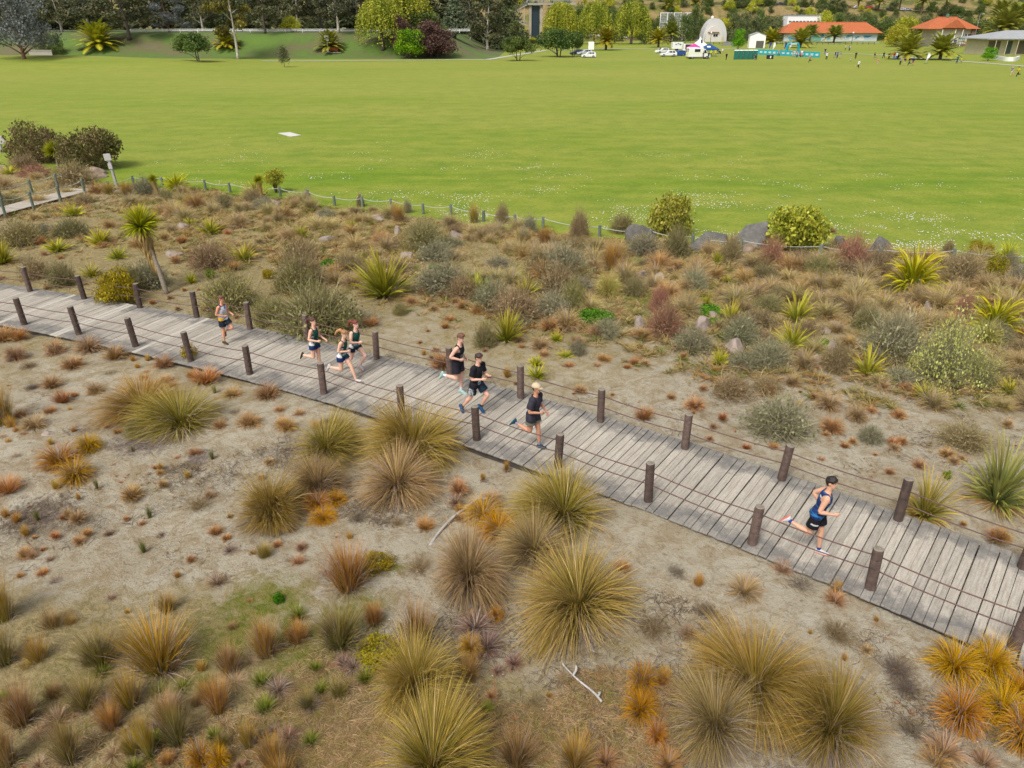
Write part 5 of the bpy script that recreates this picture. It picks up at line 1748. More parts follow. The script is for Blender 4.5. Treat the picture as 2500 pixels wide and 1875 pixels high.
# grass edge and daisies on the lawn
sp = []
_gb = [blades(rgn(380 + i), 24, 1.0, .5, (0, 60), 30, .09, lin(84, 118, 20), lin(140, 158, 48), .25, 2, .5) for i in range(4)]
while len(sp) < 2600:
    x = rf.uniform(-40, 36)
    y = edge_y(x) + abs(rf.gauss(0, .35)) - .12
    sp.append((Vector((x, y, .0)), rf.uniform(.07, .16)))
scatter_mesh('lawn_edge_grass', sp, lambda i: _gb[i % 4], label='unmown green grass along the lawn edge')
n = 0
V = []
while len(V) < 2600:
    px, py = rf.uniform(0, 2500), 330 + 330 * rf.random() ** .8
    p = G(px, py)
    if p.y < edge_y(p.x) + .4:
        continue
    right = sst(300, 2300, px)
    dfe = p.y - edge_y(p.x)
    cl = mnoise.noise(Vector((p.x * .22, p.y * .35, 5))) + .6 * mnoise.noise(Vector((p.x * .9, p.y * .9, 2)))
    if cl + rf.uniform(-.3, .3) < .30 - .22 * right * math.exp(-((dfe - 3.0) / 3.5) ** 2) + .012 * dfe:
        continue
    V.append((p.x, p.y, .075))
V = np.array(V)
a = rf.random()
s = np.array([rf.uniform(.014, .03) for _ in V])
o4 = np.array([[-1, -1, 0], [1, -1, 0], [1, 1, .4], [-1, 1, .4]])
VV = (V[:, None, :] + o4[None] * s[:, None, None]).reshape(-1, 3)
obj('daisies', np_mesh('daisies', VV, np.arange(len(VV)).reshape(-1, 4), None, plain('daisy_white', (240, 238, 228), var=.05)), kind='stuff', label='white daisies sprinkled over the near lawn')

# concrete slab in the lawn, sign posts
c4 = [zpt(Z1c, x, y) for x, y in ((1880, 214), (1958, 208), (2032, 228), (1965, 238))]
b = MB()
b.prism([(p.x, p.y) for p in reversed(c4)], 'z', -.02, .10)
b.build('concrete_slab', plain('slab_concrete', (226, 222, 214), var=.08), label='pale concrete slab set in the mown lawn', cat='slab')


def sign_post(p, h, label, lean=0.0, plates=((.86, .98, .2),)):
    root = empty('sign_post', p, label=label, cat='sign')
    b = MB()
    b.box((0, 0, h / 2 - .1), (.14, .14, h + .2), bevel=.01)
    b.build('post', plain('grey_post', (176, 174, 168), var=.15, scale=9), root)
    for a0, a1, w in plates:
        b = MB()
        b.box((0, -.09, h * (a0 + a1) / 2), (w * 2, .03, h * (a1 - a0)), bevel=.008)
        b.build('sign_plate', plain('sign_plate_grey', (196, 194, 190), var=.08), root)
    root.rotation_euler = (0, lean, 0)
    return root


p = zpt(Z1c, 790, 572)
sign_post(p, top_z(p, 250 + 345 / 2.765), 'grey leaning signpost with square plate near the lawn corner', -.06, ((.80, 1.0, .22), (.55, .72, .12)))
p = zpt(Z1c, 18, 345)
sign_post(p, top_z(p, 250 + 225 / 2.765), 'small grey sign on a post beside the dark corner bushes', 0, ((.55, 1.0, .5),))
# ------------------------------------------------------------------ people
def V3(*a):
    return Vector(a)


SKIN = {}


def vcol_mat(name, rough=.6, spec=.3):
    if name in MATS:
        return MATS[name]
    m, nt, bs, out = new_mat(name)
    at = N(nt, 'ShaderNodeAttribute', attribute_name='Col')
    nt.links.new(at.outputs['Color'], bs.inputs['Base Color'])
    bs.inputs['Roughness'].default_value = rough
    bs.inputs['Specular IOR Level'].default_value = spec
    return m


SKINM = vcol_mat('skin', .55, .35)
CLOTHM = vcol_mat('fabric', .8, .2)
HAIRM = vcol_mat('hair', .6, .3)
SHOEM = vcol_mat('shoe_upper', .6, .3)


def seg_dist(P, A, B):
    A, B = np.array(A), np.array(B)
    d = B - A
    t = np.clip(((P - A) @ d) / (d @ d), 0, 1)
    return np.linalg.norm(P - (A + t[:, None] * d), axis=1), t


def remeshed(mb, voxel, smooth=3):
    me = mb.mesh('body_cage')
    o = bpy.data.objects.new('tmp_body', me)
    COL.objects.link(o)
    md = o.modifiers.new('r', 'REMESH')
    md.mode = 'VOXEL'
    md.voxel_size = voxel
    ms = o.modifiers.new('s', 'SMOOTH')
    ms.factor = .5
    ms.iterations = smooth
    dg = bpy.context.evaluated_depsgraph_get()
    out = bpy.data.meshes.new_from_object(o.evaluated_get(dg))
    bpy.data.objects.remove(o)
    bpy.data.meshes.remove(me)
    return out


def arrays(me):
    n = len(me.vertices)
    co = np.empty(n * 3, np.float32)
    me.vertices.foreach_get('co', co)
    no = np.empty(n * 3, np.float32)
    me.vertices.foreach_get('normal', no)
    F = [tuple(p.vertices) for p in me.polygons]
    q = np.array([f if len(f) == 4 else (f[0], f[1], f[2], f[2]) for f in F], np.int32)
    return co.reshape(-1, 3).astype(float), no.reshape(-1, 3).astype(float), q


def sub_shell(name, co, no, q, mask, off, cols, mat, parent, thick=.004):
    """garment: the body faces inside mask, pushed off the skin"""
    keep = mask[q].all(1)
    qq = q[keep]
    if not len(qq):
        return None
    used = np.unique(qq)
    idx = -np.ones(len(co), int)
    idx[used] = np.arange(len(used))
    P = co[used] + no[used] * off[used][:, None]
    me = bpy.data.meshes.new(name)
    qq2 = idx[qq]
    faces = [tuple(f) if f[2] != f[3] else tuple(f[:3]) for f in qq2]
    me.from_pydata(P.tolist(), [], faces)
    a = me.color_attributes.new('Col', 'FLOAT_COLOR', 'POINT')
    cc = np.ones((len(P), 4), np.float32)
    cc[:, :3] = cols[used]
    a.data.foreach_set('color', cc.ravel())
    me.materials.append(mat)
    me.polygons.foreach_set('use_smooth', [True] * len(me.polygons))
    o = obj(name, me, parent)
    if thick:
        md = o.modifiers.new('thickness', 'SOLIDIFY')
        md.thickness = thick
        md.offset = 1
    return o


def person(loc, rz, hgt, label, pose, look, cat='person', voxel=.0085, group=None, fingers=True, name='person'):
    """pose: lean, twist, headyaw, headpitch, L/R leg (hip, knee, ankle), L/R arm (flex, abd, elbow, inward)
    look: top(kind,colour fn), shorts/trousers, hair, shoes, skin"""
    s = hgt / 1.75
    rd = math.radians
    lean = rd(pose.get('lean', 8))
    sp = V3(0, math.sin(lean), math.cos(lean))
    fw = V3(0, math.cos(lean), -math.sin(lean))
    tw = rd(pose.get('twist', 0))
    fem = look.get('female', False)
    bulk = look.get('bulk', 1.0)
    rx = V3(1, 0, 0)
    sx = V3(math.cos(tw), math.sin(tw), 0)          # shoulder axis turned about the spine
    sfw = V3(-math.sin(tw), math.cos(tw), 0)
    shw = (.165 if fem else .185) * (1 if hgt > 1.5 else .95)
    P0 = V3(0, 0, 0)
    nb = P0 + sp * .52
    hp = lean * .4 + rd(pose.get('headpitch', 0))
    nd = V3(0, math.sin(hp), math.cos(hp))
    hc = nb + nd * .198
    joints = {}
    for sd, nm in ((1, 'R'), (-1, 'L')):
        h_, k_, a_ = [rd(v) for v in pose[nm + 'leg'][:3]]
        out = rd(pose[nm + 'leg'][3]) if len(pose[nm + 'leg']) > 3 else 0.02
        hip = P0 + rx * sd * .088 + V3(0, 0, -.03)
        th = V3(sd * math.sin(out), math.sin(h_), -math.cos(h_)).normalized()
        kn = hip + th * .43
        sa = h_ - k_
        sh = V3(0, math.sin(sa), -math.cos(sa))
        an = kn + sh * .42
        fb = sa - a_
        fd = V3(0, math.cos(fb), math.sin(fb))
        fu = V3(0, -math.sin(fb), math.cos(fb))
        f_, ab, e_, inn = [rd(v) for v in pose[nm + 'arm'][:4]]
        shd = P0 + sp * .455 + sx * sd * shw
        ud = (sx * sd * math.sin(ab) + (sfw * math.sin(f_) - sp * math.cos(f_)) * math.cos(ab)).normalized()
        el = shd + ud * .285
        fa = f_ + e_
        dd = (sx * (-sd) * math.sin(inn) + (sfw * math.sin(fa) - sp * math.cos(fa)) * math.cos(inn)).normalized()
        wr = el + dd * .245
        joints[nm] = dict(hip=hip, kn=kn, an=an, fd=fd, fu=fu, sh=shd, el=el, wr=wr, dd=dd, ud=ud, sd=sd)
    # drop so that the lowest sole touches the ground (z = 0)
    low = min(min((j['an'] - j['fu'] * .075).z, (j['an'] + j['fd'] * .17 - j['fu'] * .075).z, (j['an'] - j['fd'] * .05 - j['fu'] * .075).z) for j in joints.values())
    lift = pose.get('lift', 0.0)
    dz = V3(0, 0, -low + lift)

    b = MB()

    def ell(c, ax, ay, wx, wy, n=14):
        return [c + ax * wx * math.cos(2 * math.pi * k / n) + ay * wy * math.sin(2 * math.pi * k / n) for k in range(n)]

    rings = []
    for t, w, d, shf in [(-.13, .085, .07, -.005), (-.09, .145, .105, -.012), (-.02, .165 if fem else .158, .115, -.014), (.06, .150, .105, -.004), (.14, .122 if fem else .135, .092, .0), (.24, .135 if fem else .150, .105, .006), (.34, .150 if fem else .168, .115, .008),
                         (.41, .150 if fem else .170, .100, 0), (.455, .135 if fem else .150, .078, -.006), (.49, .085, .062, -.008), (.53, .058, .056, -.004)]:
        mixf = max(0, min(1, t / .45))
        ax = rx.lerp(sx, mixf).normalized()
        fy = fw.lerp((sfw * math.cos(lean) - V3(0, 0, math.sin(lean))), mixf)
        rings.append(ell(P0 + sp * t + fy * shf, ax, fy, w * bulk, d * bulk))
    b.loft(rings)
    b.tube([nb - sp * .03, nb + nd * .05, hc - nd * .07], [.062, .054, .055], 12)
    # head
    hy = rd(pose.get('headyaw', 0))
    hx = V3(math.cos(hy), math.sin(hy), 0)
    hf = nd.cross(hx).normalized()
    hr = []
    for z, w, yf, yb in [(-.118, .022, .078, .03), (-.104, .040, .090, -.005), (-.075, .054, .094, -.04), (-.045, .062, .091, -.068), (-.012, .067, .088, -.086), (.025, .071, .090, -.098), (.06, .071, .086, -.098), (.088, .059, .068, -.082), (.108, .036, .038, -.052), (.118, .010, .010, -.018)]:
        cyy, hh = (yf + yb) / 2, (yf - yb) / 2
        hr.append(ell(hc + nd * z + hf * cyy, hx, hf, w, hh, 16))
    b.loft(hr)
    b.loft([[hc + hf * .082 + nd * .018 + hx * .006, hc + hf * .082 + nd * .018 - hx * .006, hc + hf * .094 + nd * .016], [hc + hf * .082 - nd * .03 + hx * .017, hc + hf * .082 - nd * .03 - hx * .017, hc + hf * .116 - nd * .024],
            [hc + hf * .082 - nd * .038 + hx * .012, hc + hf * .082 - nd * .038 - hx * .012, hc + hf * .098 - nd * .036]])
    for e in (-1, 1):
        b.loft([ell(hc + hx * e * .064 - hf * .012 + nd * (-.008), hf, nd, .016, .026, 8), ell(hc + hx * e * .080 - hf * .018 + nd * (-.006), hf, nd, .019, .032, 8), ell(hc + hx * e * .084 - hf * .018 + nd * (-.006), hf, nd, .008, .016, 8)])
    mus = look.get('muscle', 1.0)
    for nm, j in joints.items():
        th = j['kn'] - j['hip']
        b.tube([j['hip'] + V3(0, 0, .04), j['hip'] + th * .15, j['hip'] + th * .45, j['hip'] + th * .8, j['kn'], j['kn'] + (j['an'] - j['kn']) * .08],
               [.082, .093, .083, .066, .056, .053], 12)
        sh = j['an'] - j['kn']
        bk = (th.normalized().cross(rx)).normalized()
        calf = j['kn'] + sh * .28 - sh.normalized().cross(V3(1, 0, 0)).normalized() * (-.008)
        b.tube([j['kn'] - sh * .04, j['kn'] + sh * .08, calf, j['kn'] + sh * .55, j['kn'] + sh * .85, j['an']], [.053, .055, .060, .048, .036, .036], 12)
        # foot inside the shoe
        b.tube([j['an'] - j['fu'] * .045 - j['fd'] * .03, j['an'] - j['fu'] * .05 + j['fd'] * .05, j['an'] - j['fu'] * .06 + j['fd'] * .12], [.026, .022, .014], 8)
        u = j['el'] - j['sh']
        b.tube([j['sh'] - u * .12 + (P0 + sp * .44 - j['sh']) * .25, j['sh'], j['sh'] + u * .25, j['sh'] + u * .6, j['el']], [.045, .058 * mus, .053 * mus, .045 * mus, .039], 12)
        f_ = j['wr'] - j['el']
        b.tube([j['el'] - f_ * .05, j['el'] + f_ * .22, j['el'] + f_ * .6, j['wr']], [.039, .042 * mus, .034, .026], 10)
        # hand: palm, four curled fingers and a thumb
        dd = j['dd']
        pn = (rx * (-j['sd'])) - dd * (rx * (-j['sd'])).dot(dd)          # palm faces inwards
        pn.normalize()
        wv = dd.cross(pn).normalized()
        if wv.z < 0:
            wv = -wv                                                        # thumb side up
        b.loft([ell(j['wr'] + dd * .00, wv, pn, .026, .02, 10), ell(j['wr'] + dd * .04, wv, pn, .038, .018, 10), ell(j['wr'] + dd * .085, wv, pn, .040, .016, 10), ell(j['wr'] + dd * .095, wv, pn, .034, .01, 10)])
        if fingers:
            curl = pose.get('curl', 62)
            for k, (o_, ln) in enumerate(((.029, .040), (.010, .045), (-.010, .042), (-.028, .033))):
                p_ = j['wr'] + dd * .085 + wv * o_
                ang = 0.0
                pts = [p_]
                for m_ in range(3):
                    ang += rd(curl) * (.9 if m_ else .75)
                    p_ = p_ + (dd * math.cos(ang) + pn * math.sin(ang)) * ln * (1 - .2 * m_)
                    pts.append(p_)
                b.tube(pts, [.0095, .0095, .009, .008], 6)
            t0 = j['wr'] + dd * .03 + wv * .03
            b.tube([t0, t0 + dd * .03 + wv * .014 + pn * .014, t0 + dd * .055 + wv * .004 + pn * .03, t0 + dd * .066 - wv * .012 + pn * .036], [.013, .011, .010, .009], 6)
    # scale, ground
    b.v = [tuple((Vector(p) + dz) * s) for p in b.v]
    me = remeshed(b, voxel)
    co, no, q = arrays(me)
    n = len(co)

    def W(p):
        return (Vector(p) + dz) * s
    # nearest bone for every vertex
    bones = [('pelvis', P0 - sp * .10, P0 + sp * .05, .13), ('waist', P0 + sp * .05, P0 + sp * .22, .12), ('chest', P0 + sp * .22, P0 + sp * .47, .135), ('neck', P0 + sp * .5, hc - nd * .09, .056), ('head', hc - nd * .05, hc + nd * .05, .09)]
    for nm, j in joints.items():
        bones += [(nm + 'thigh', j['hip'], j['kn'], .07), (nm + 'shank', j['kn'], j['an'], .045), (nm + 'foot', j['an'], j['an'] + j['fd'] * .14 - j['fu'] * .04, .035), (nm + 'upper', j['sh'], j['el'], .05), (nm + 'fore', j['el'], j['wr'], .036), (nm + 'hand', j['wr'], j['wr'] + j['dd'] * .12, .035)]
    names = [x[0] for x in bones]
    Dm, Tm = [], []
    for nm, A, B, r_ in bones:
        d, t = seg_dist(co, W(A), W(B))
        Dm.append(d / s - r_)
        Tm.append(t)
    Dm, Tm = np.array(Dm), np.array(Tm)
    bi = Dm.argmin(0)
    bt = Tm[bi, np.arange(n)]
    isb = lambda *k: np.isin(bi, [names.index(x) for x in k])
    # torso coordinates
    o0 = np.array(W(P0))
    rel = (co - o0) / s
    tz = rel @ np.array(sp)
    fyv = np.array((sfw * math.cos(lean) - V3(0, 0, math.sin(lean))))
    tx = rel @ np.array(sx)
    ty = rel @ fyv
    hrel = (co - np.array(W(hc))) / s
    hX, hY, hZ = hrel @ np.array(hx), hrel @ np.array(hf), hrel @ np.array(nd)

    skin = np.array(lin(*look.get('skin', (226, 170, 142)), k=.72))
    C = np.tile(skin, (n, 1))
    jit = np.array([mnoise.noise(Vector(p) * 9) for p in co]) if voxel < .015 else np.zeros(n)
    C *= (1 + .10 * jit)[:, None]
    hd = isb('head', 'neck')
    lips = hd & (np.abs(hX) < .022) & (hZ < -.062) & (hZ > -.074) & (hY > .07)
    C[lips] = lin(190, 104, 92)
    brow = hd & (np.abs(np.abs(hX) - .030) < .017) & (hZ < .034) & (hZ > .024) & (hY > .05)
    C[brow] = lin(*look.get('hair', (90, 64, 46)), k=.5)
    eye = hd & (np.abs(np.abs(hX) - .030) < .012) & (hZ < .016) & (hZ > .004) & (hY > .05)
    C[eye] = (.05, .04, .035)
    if look.get('moustache'):
        ms = hd & (np.abs(hX) < .030) & (hZ < -.046) & (hZ > -.060) & (hY > .075)
        C[ms] = (.03, .022, .018)
    knee = np.zeros(n, bool)
    root = empty(name, loc, rz, label=label, cat=cat, group=group)
    a = me.color_attributes.new('Col', 'FLOAT_COLOR', 'POINT')
    cc = np.ones((n, 4), np.float32)
    cc[:, :3] = C
    a.data.foreach_set('color', cc.ravel())
    me.materials.clear()
    me.materials.append(SKINM)
    me.polygons.foreach_set('use_smooth', [True] * len(me.polygons))
    me.name = 'body'
    obj('body', me, root)

    wr_ = np.array([mnoise.noise(Vector((p[0] * 14, p[1] * 14, p[2] * 7))) for p in co]) if voxel < .015 else np.zeros(n)
    # ---- upper garment
    tk = look['top']
    kind = tk[0]
    tor = isb('pelvis', 'waist', 'chest')
    up = isb('Rupper', 'Lupper')
    neckline = .50 - .055 * np.clip(ty / .09, 0, 1) if kind != 'tee' else .515 - .02 * np.clip(ty / .09, 0, 1)
    hem = tk[2] if len(tk) > 2 else -.06
    m = tor & (tz < neckline) & (tz > hem)
    shx = .118 if fem else .13
    if kind == 'singlet':
        m &= ~((np.abs(tx) > shx) & (tz > .36))
        m |= isb('neck', 'chest') & (tz < .515 - .06 * np.clip(ty / .06, 0, 1)) & (np.abs(tx) > .055) & (np.abs(tx) < shx) & (tz > .40)
        m |= (isb('Rthigh', 'Lthigh') & (tz > hem))
    else:
        m |= up & (bt < tk[3] if len(tk) > 3 else bt < .62)
        m |= isb('neck') & (tz < .505)
        m |= (isb('Rthigh', 'Lthigh') & (tz > hem))
    loose = tk[4] if len(tk) > 4 else (.010 if kind == 'singlet' else .017)
    off = (loose + loose * .8 * wr_ + np.where(up, .006 + .014 * bt, 0) + .010 * np.clip((.12 - tz) / .2, 0, 1)) * s
    cols = np.tile(np.array(lin(*tk[1])), (n, 1))
    if 'print' in look:
        cols = look['print'](cols, tx, ty, tz, bi, names, co)
    cols = cols * (1 + .12 * wr_)[:, None]
    sub_shell('singlet' if kind == 'singlet' else 'shirt', co, no, q, m, off, cols, CLOTHM, root, .004 * s)
    # ---- shorts / trousers
    bk = look['bottom']
    m = isb('pelvis') & (tz < .03)
    th = isb('Rthigh', 'Lthigh')
    if bk[0] == 'shorts':
        m |= th & (bt < bk[2])
        off = (.010 + np.where(th, .030 * bt / max(bk[2], .1) * bk[3], 0) + .005 * wr_) * s
    else:
        m |= th | (isb('Rshank', 'Lshank') & (bt < .93))
        off = (.010 + np.where(isb('Rshank', 'Lshank'), .02, .008)) * s
    cols = np.tile(np.array(lin(*bk[1])), (n, 1))
    if 'print2' in look:
        cols = look['print2'](cols, tx, ty, tz, bi, names, co, bt)
    cols = cols * (1 + .10 * wr_)[:, None]
    sub_shell('shorts' if bk[0] == 'shorts' else 'trousers', co, no, q, m, off, cols, CLOTHM, root, .004 * s)
    # ---- socks
    if look.get('socks'):
        for sd in 'RL':
            m = isb(sd + 'shank') & (bt > look['socks'][1]) | isb(sd + 'foot') & (bt < .3)
            sub_shell('sock', co, no, q, m, np.full(n, .005 * s), np.tile(np.array(lin(*look['socks'][0])), (n, 1)), CLOTHM, root, 0)
    # ---- hair
    if look.get('hair'):
        hl = hd & (hZ > .005 - .085 * np.clip(-hY / .05, 0, 1) + .060 * np.clip(hY / .08, 0, 1.2)) & ~((np.abs(hX) > .066) & (hZ < .022) & (hY > -.04) & (hY < .01))
        hn = np.array([mnoise.noise(Vector(p) * 28) for p in co]) if voxel < .015 else np.zeros(n)
        hc_ = np.tile(np.array(lin(*look['hair'])), (n, 1)) * (1 + .45 * hn)[:, None]
        hoff = (.006 + look.get('hairh', .012) * np.clip(hZ / .1, 0, 1) * (.6 + .4 * np.clip(hY / .06, -1, 1)) + .014 * hn) * s
        if not look.get('cap'):
            o_ = sub_shell('hair', co, no, q, hl, hoff, hc_, HAIRM, root, .006 * s)
        else:
            o_ = sub_shell('hair', co, no, q, hl & (hZ < .03), hoff, hc_, HAIRM, root, .006 * s)
        if look.get('pony'):
            bb = MB()
            p0 = hc - hf * .10 + nd * .03
            tail = [p0, p0 - hf * .06 + nd * .02, p0 - hf * .13 - nd * .05 + hx * look['pony'][1], p0 - hf * .16 - nd * (.08 + look['pony'][0]) + hx * look['pony'][1] * 1.6]
            pp = cr([W(p) for p in tail], 5)
            k = len(pp)
            bb.tube(pp, [s * (.020 + .030 * math.sin(math.pi * min(1, (i + 1) / k) ** .7)) * (1 if i < k - 1 else .25) for i in range(k)], 9)
            bm = bb.mesh('ponytail')
            ca = bm.color_attributes.new('Col', 'FLOAT_COLOR', 'POINT')
            base = np.array(lin(*look['hair']))
            for i, v in enumerate(bm.vertices):
                f_ = 1 + .4 * mnoise.noise(Vector((v.co.x * 40, v.co.y * 40, v.co.z * 9)))
                c_ = base * f_ * look['pony'][2]
                ca.data[i].color = (*c_, 1)
            bm.materials.append(HAIRM)
            obj('ponytail', bm, root)
    if look.get('cap'):
        m = hd & (hZ > .035)
        sub_shell('cap', co, no, q, m, (np.full(n, .020)) * s, np.tile(np.array(lin(*look['cap'])), (n, 1)), CLOTHM, root, .006 * s)
        bb = MB()
        r1, r2 = [], []
        for k in range(9):
            a_ = -1.15 + 2.3 * k / 8
            r1.append(W(hc + nd * .045 + hf * (.088 * math.cos(a_)) + hx * .086 * math.sin(a_)))
            r2.append(W(hc + nd * (.030 - .004 * abs(a_)) + hf * (.088 * math.cos(a_) + .075 * math.cos(a_ * .9)) + hx * .078 * math.sin(a_)))
        up_ = Vector((0, 0, .008 * s))
        bb.loft([r1, r2, [p - up_ for p in r2], [p - up_ for p in r1]], closed=False)
        bb.build('cap_brim', plain('cap_fabric', look['cap'], var=.06), root)
    # ---- shoes
    sc1, sc2 = look.get('shoes', ((230, 228, 226), (236, 234, 232)))
    for nm, j in joints.items():
        bb = MB()
        an, fd, fu = j['an'], j['fd'], j['fu']
        sx_ = fd.cross(fu).normalized()
        rg = []
        for y_, w, z1 in [(-.078, .020, .030), (-.068, .034, .062), (-.03, .040, .100), (.02, .042, .096), (.07, .046, .072), (.12, .046, .048), (.165, .040, .040), (.19, .026, .032), (.198, .012, .022)]:
            c_ = an + fd * y_ - fu * .082
            rg.append([W(c_ + sx_ * w * math.cos(t_) * (1 if 0 <= t_ else 1) + fu * (.014 + max(0, z1 - .014) * max(0, math.sin(t_)) ** .8)) for t_ in [math.pi * k / 8 for k in range(9)]])
        bb.mat(plain('shoe_%d_%d_%d' % sc1, sc1, var=.1, scale=30))
        bb.loft(rg)
        sh = bb.build('shoe', None, root, smooth=True)
        bb = MB()
        rg = []
        for y_, w in [(-.082, .02), (-.07, .037), (-.03, .041), (.02, .042), (.07, .046), (.12, .049), (.165, .043), (.195, .026), (.203, .010)]:
            c_ = an + fd * y_ - fu * .082
            rg.append([W(c_ + sx_ * w + fu * .020), W(c_ - sx_ * w + fu * .020), W(c_ - sx_ * w * .95 - fu * .004 + fu * (.012 if y_ > .18 or y_ < -.075 else 0)), W(c_ + sx_ * w * .95 - fu * .004 + fu * (.012 if y_ > .18 or y_ < -.075 else 0))])
        bb.loft(rg)
        bb.build('sole', plain('sole_%d_%d_%d' % sc2, sc2, var=.06), sh)
    return root, joints, W


WALKDIR = math.atan2(-1, 0) 


def facing(p):
    """heading of the walk at p, as the z rotation that turns +Y into it"""
    c = min(WALK, key=lambda c: (c[0] - Vector((p[0], p[1]))).length)
    return math.atan2(-c[1].x, c[1].y)


def rp(px, py):
    return G(px, py, DECK + .004)


STRIDE_L = dict(lean=12, twist=14, Lleg=(14, 10, -4), Rleg=(-8, 98, 22), Rarm=(-6, 12, 88, 14), Larm=(-46, 14, 86, 16))     # on the left foot, right leg swept back


def bibs(base, z0=.02, z1=.12, half=.075, strip=None):
    def fn(cols, tx, ty, tz, bi, names, co):
        f = ty > .02
        if base:
            cols = base(cols, tx, ty, tz, co)
        w = f & (np.abs(tx) < half) & (tz > z0) & (tz < z1)
        cols[w] = lin(236, 238, 240)
        w2 = f & (np.abs(tx) < half * .85) & (tz > z0 + (z1 - z0) * .12) & (tz < z0 + (z1 - z0) * .62)
        cols[w2] = lin(40, 140, 172)
        return cols
    return fn


def green_singlet(cols, tx, ty, tz, co):
    side = (np.abs(tx) > .105) & (tz < .3)
    cols[side] = lin(232, 234, 236)
    st = (np.abs(np.abs(tx) - .115) < .006) & (tz < .3)
    cols[st] = lin(24, 44, 84)
    low = tz < .0
    cols[low & ~side] = lin(24, 92, 78)
    return cols


def blue_singlet(cols, tx, ty, tz, bi, names, co):
    nz = np.array([mnoise.noise(Vector((p[0] * 9, p[1] * 9, p[2] * 22))) for p in co])
    cols[nz > .22] = lin(52, 108, 160)
    cols[nz < -.3] = lin(26, 44, 96)
    low = tz < .04
    cols[low & (nz > -.1)] = lin(48, 116, 172)
    lg = (ty < 0) & (tx > .06) & (tz > .40) & (tz < .425)
    cols[lg] = lin(230, 232, 236)
    return cols


def black_singlet(cols, tx, ty, tz, co):
    f = ty > .03
    cr_ = f & (np.abs(tx - .045) < .034) & (tz > .19) & (tz < .27)
    cols[cr_] = lin(170, 196, 206)
    cols[f & (np.abs(tx - .045) < .02) & (tz > .205) & (tz < .25)] = lin(40, 60, 70)
    ch = np.floor(tx / .011) % 2 == 0
    cols[f & (tx < 0) & (tx > -.09) & (tz > .235) & (tz < .275) & ch] = lin(214, 218, 222)
    cols[f & (tx < 0) & (tx > -.08) & (tz > .19) & (tz < .225) & ch] = lin(190, 170, 80)
    return cols


def black_tee(cols, tx, ty, tz, co):
    f = ty > .03
    ch = np.floor(tz / .014) % 2 == 0
    cols[f & (np.abs(tx + .055) < .022) & (tz > .26) & (tz < .36) & ch] = lin(214, 204, 208)
    return cols


def purple_tee(cols, tx, ty, tz, bi, names, co):
    nz = np.array([mnoise.noise(Vector((p[0] * 32, p[1] * 32, p[2] * 32))) for p in co])
    cols[(ty > .03) & (np.abs(tx + .02) < .065) & (tz > .2) & (tz < .34) & (nz > .02)] = lin(126, 70, 190)
    return cols


def white_singlet(cols, tx, ty, tz, co):
    nz = np.array([mnoise.noise(Vector((p[0] * 12, p[1] * 12, p[2] * 12))) for p in co])
    cols[(nz > .34) & (tz > .12)] = lin(120, 136, 204)
    cols[(tz > .45)] = lin(52, 66, 150)
    cols[(tz < .03) & (tx > .06)] = lin(226, 170, 40)
    return cols


def navy_stripe(cols, tx, ty, tz, bi, names, co, bt):
    w = (np.abs(tx) > .125) & (np.abs(ty) < .05)
    cols[w & (np.floor(ty / .012) % 2 == 0)] = lin(226, 228, 230)
    return cols


def thigh_logo(cols, tx, ty, tz, bi, names, co, bt):
    r_ = (bi == names.index('Rthigh')) & (bt > .30) & (bt < .38) & (tx > .06) & (np.abs(ty + .0) < .05)
    cols[r_] = lin(214, 216, 220)
    return cols


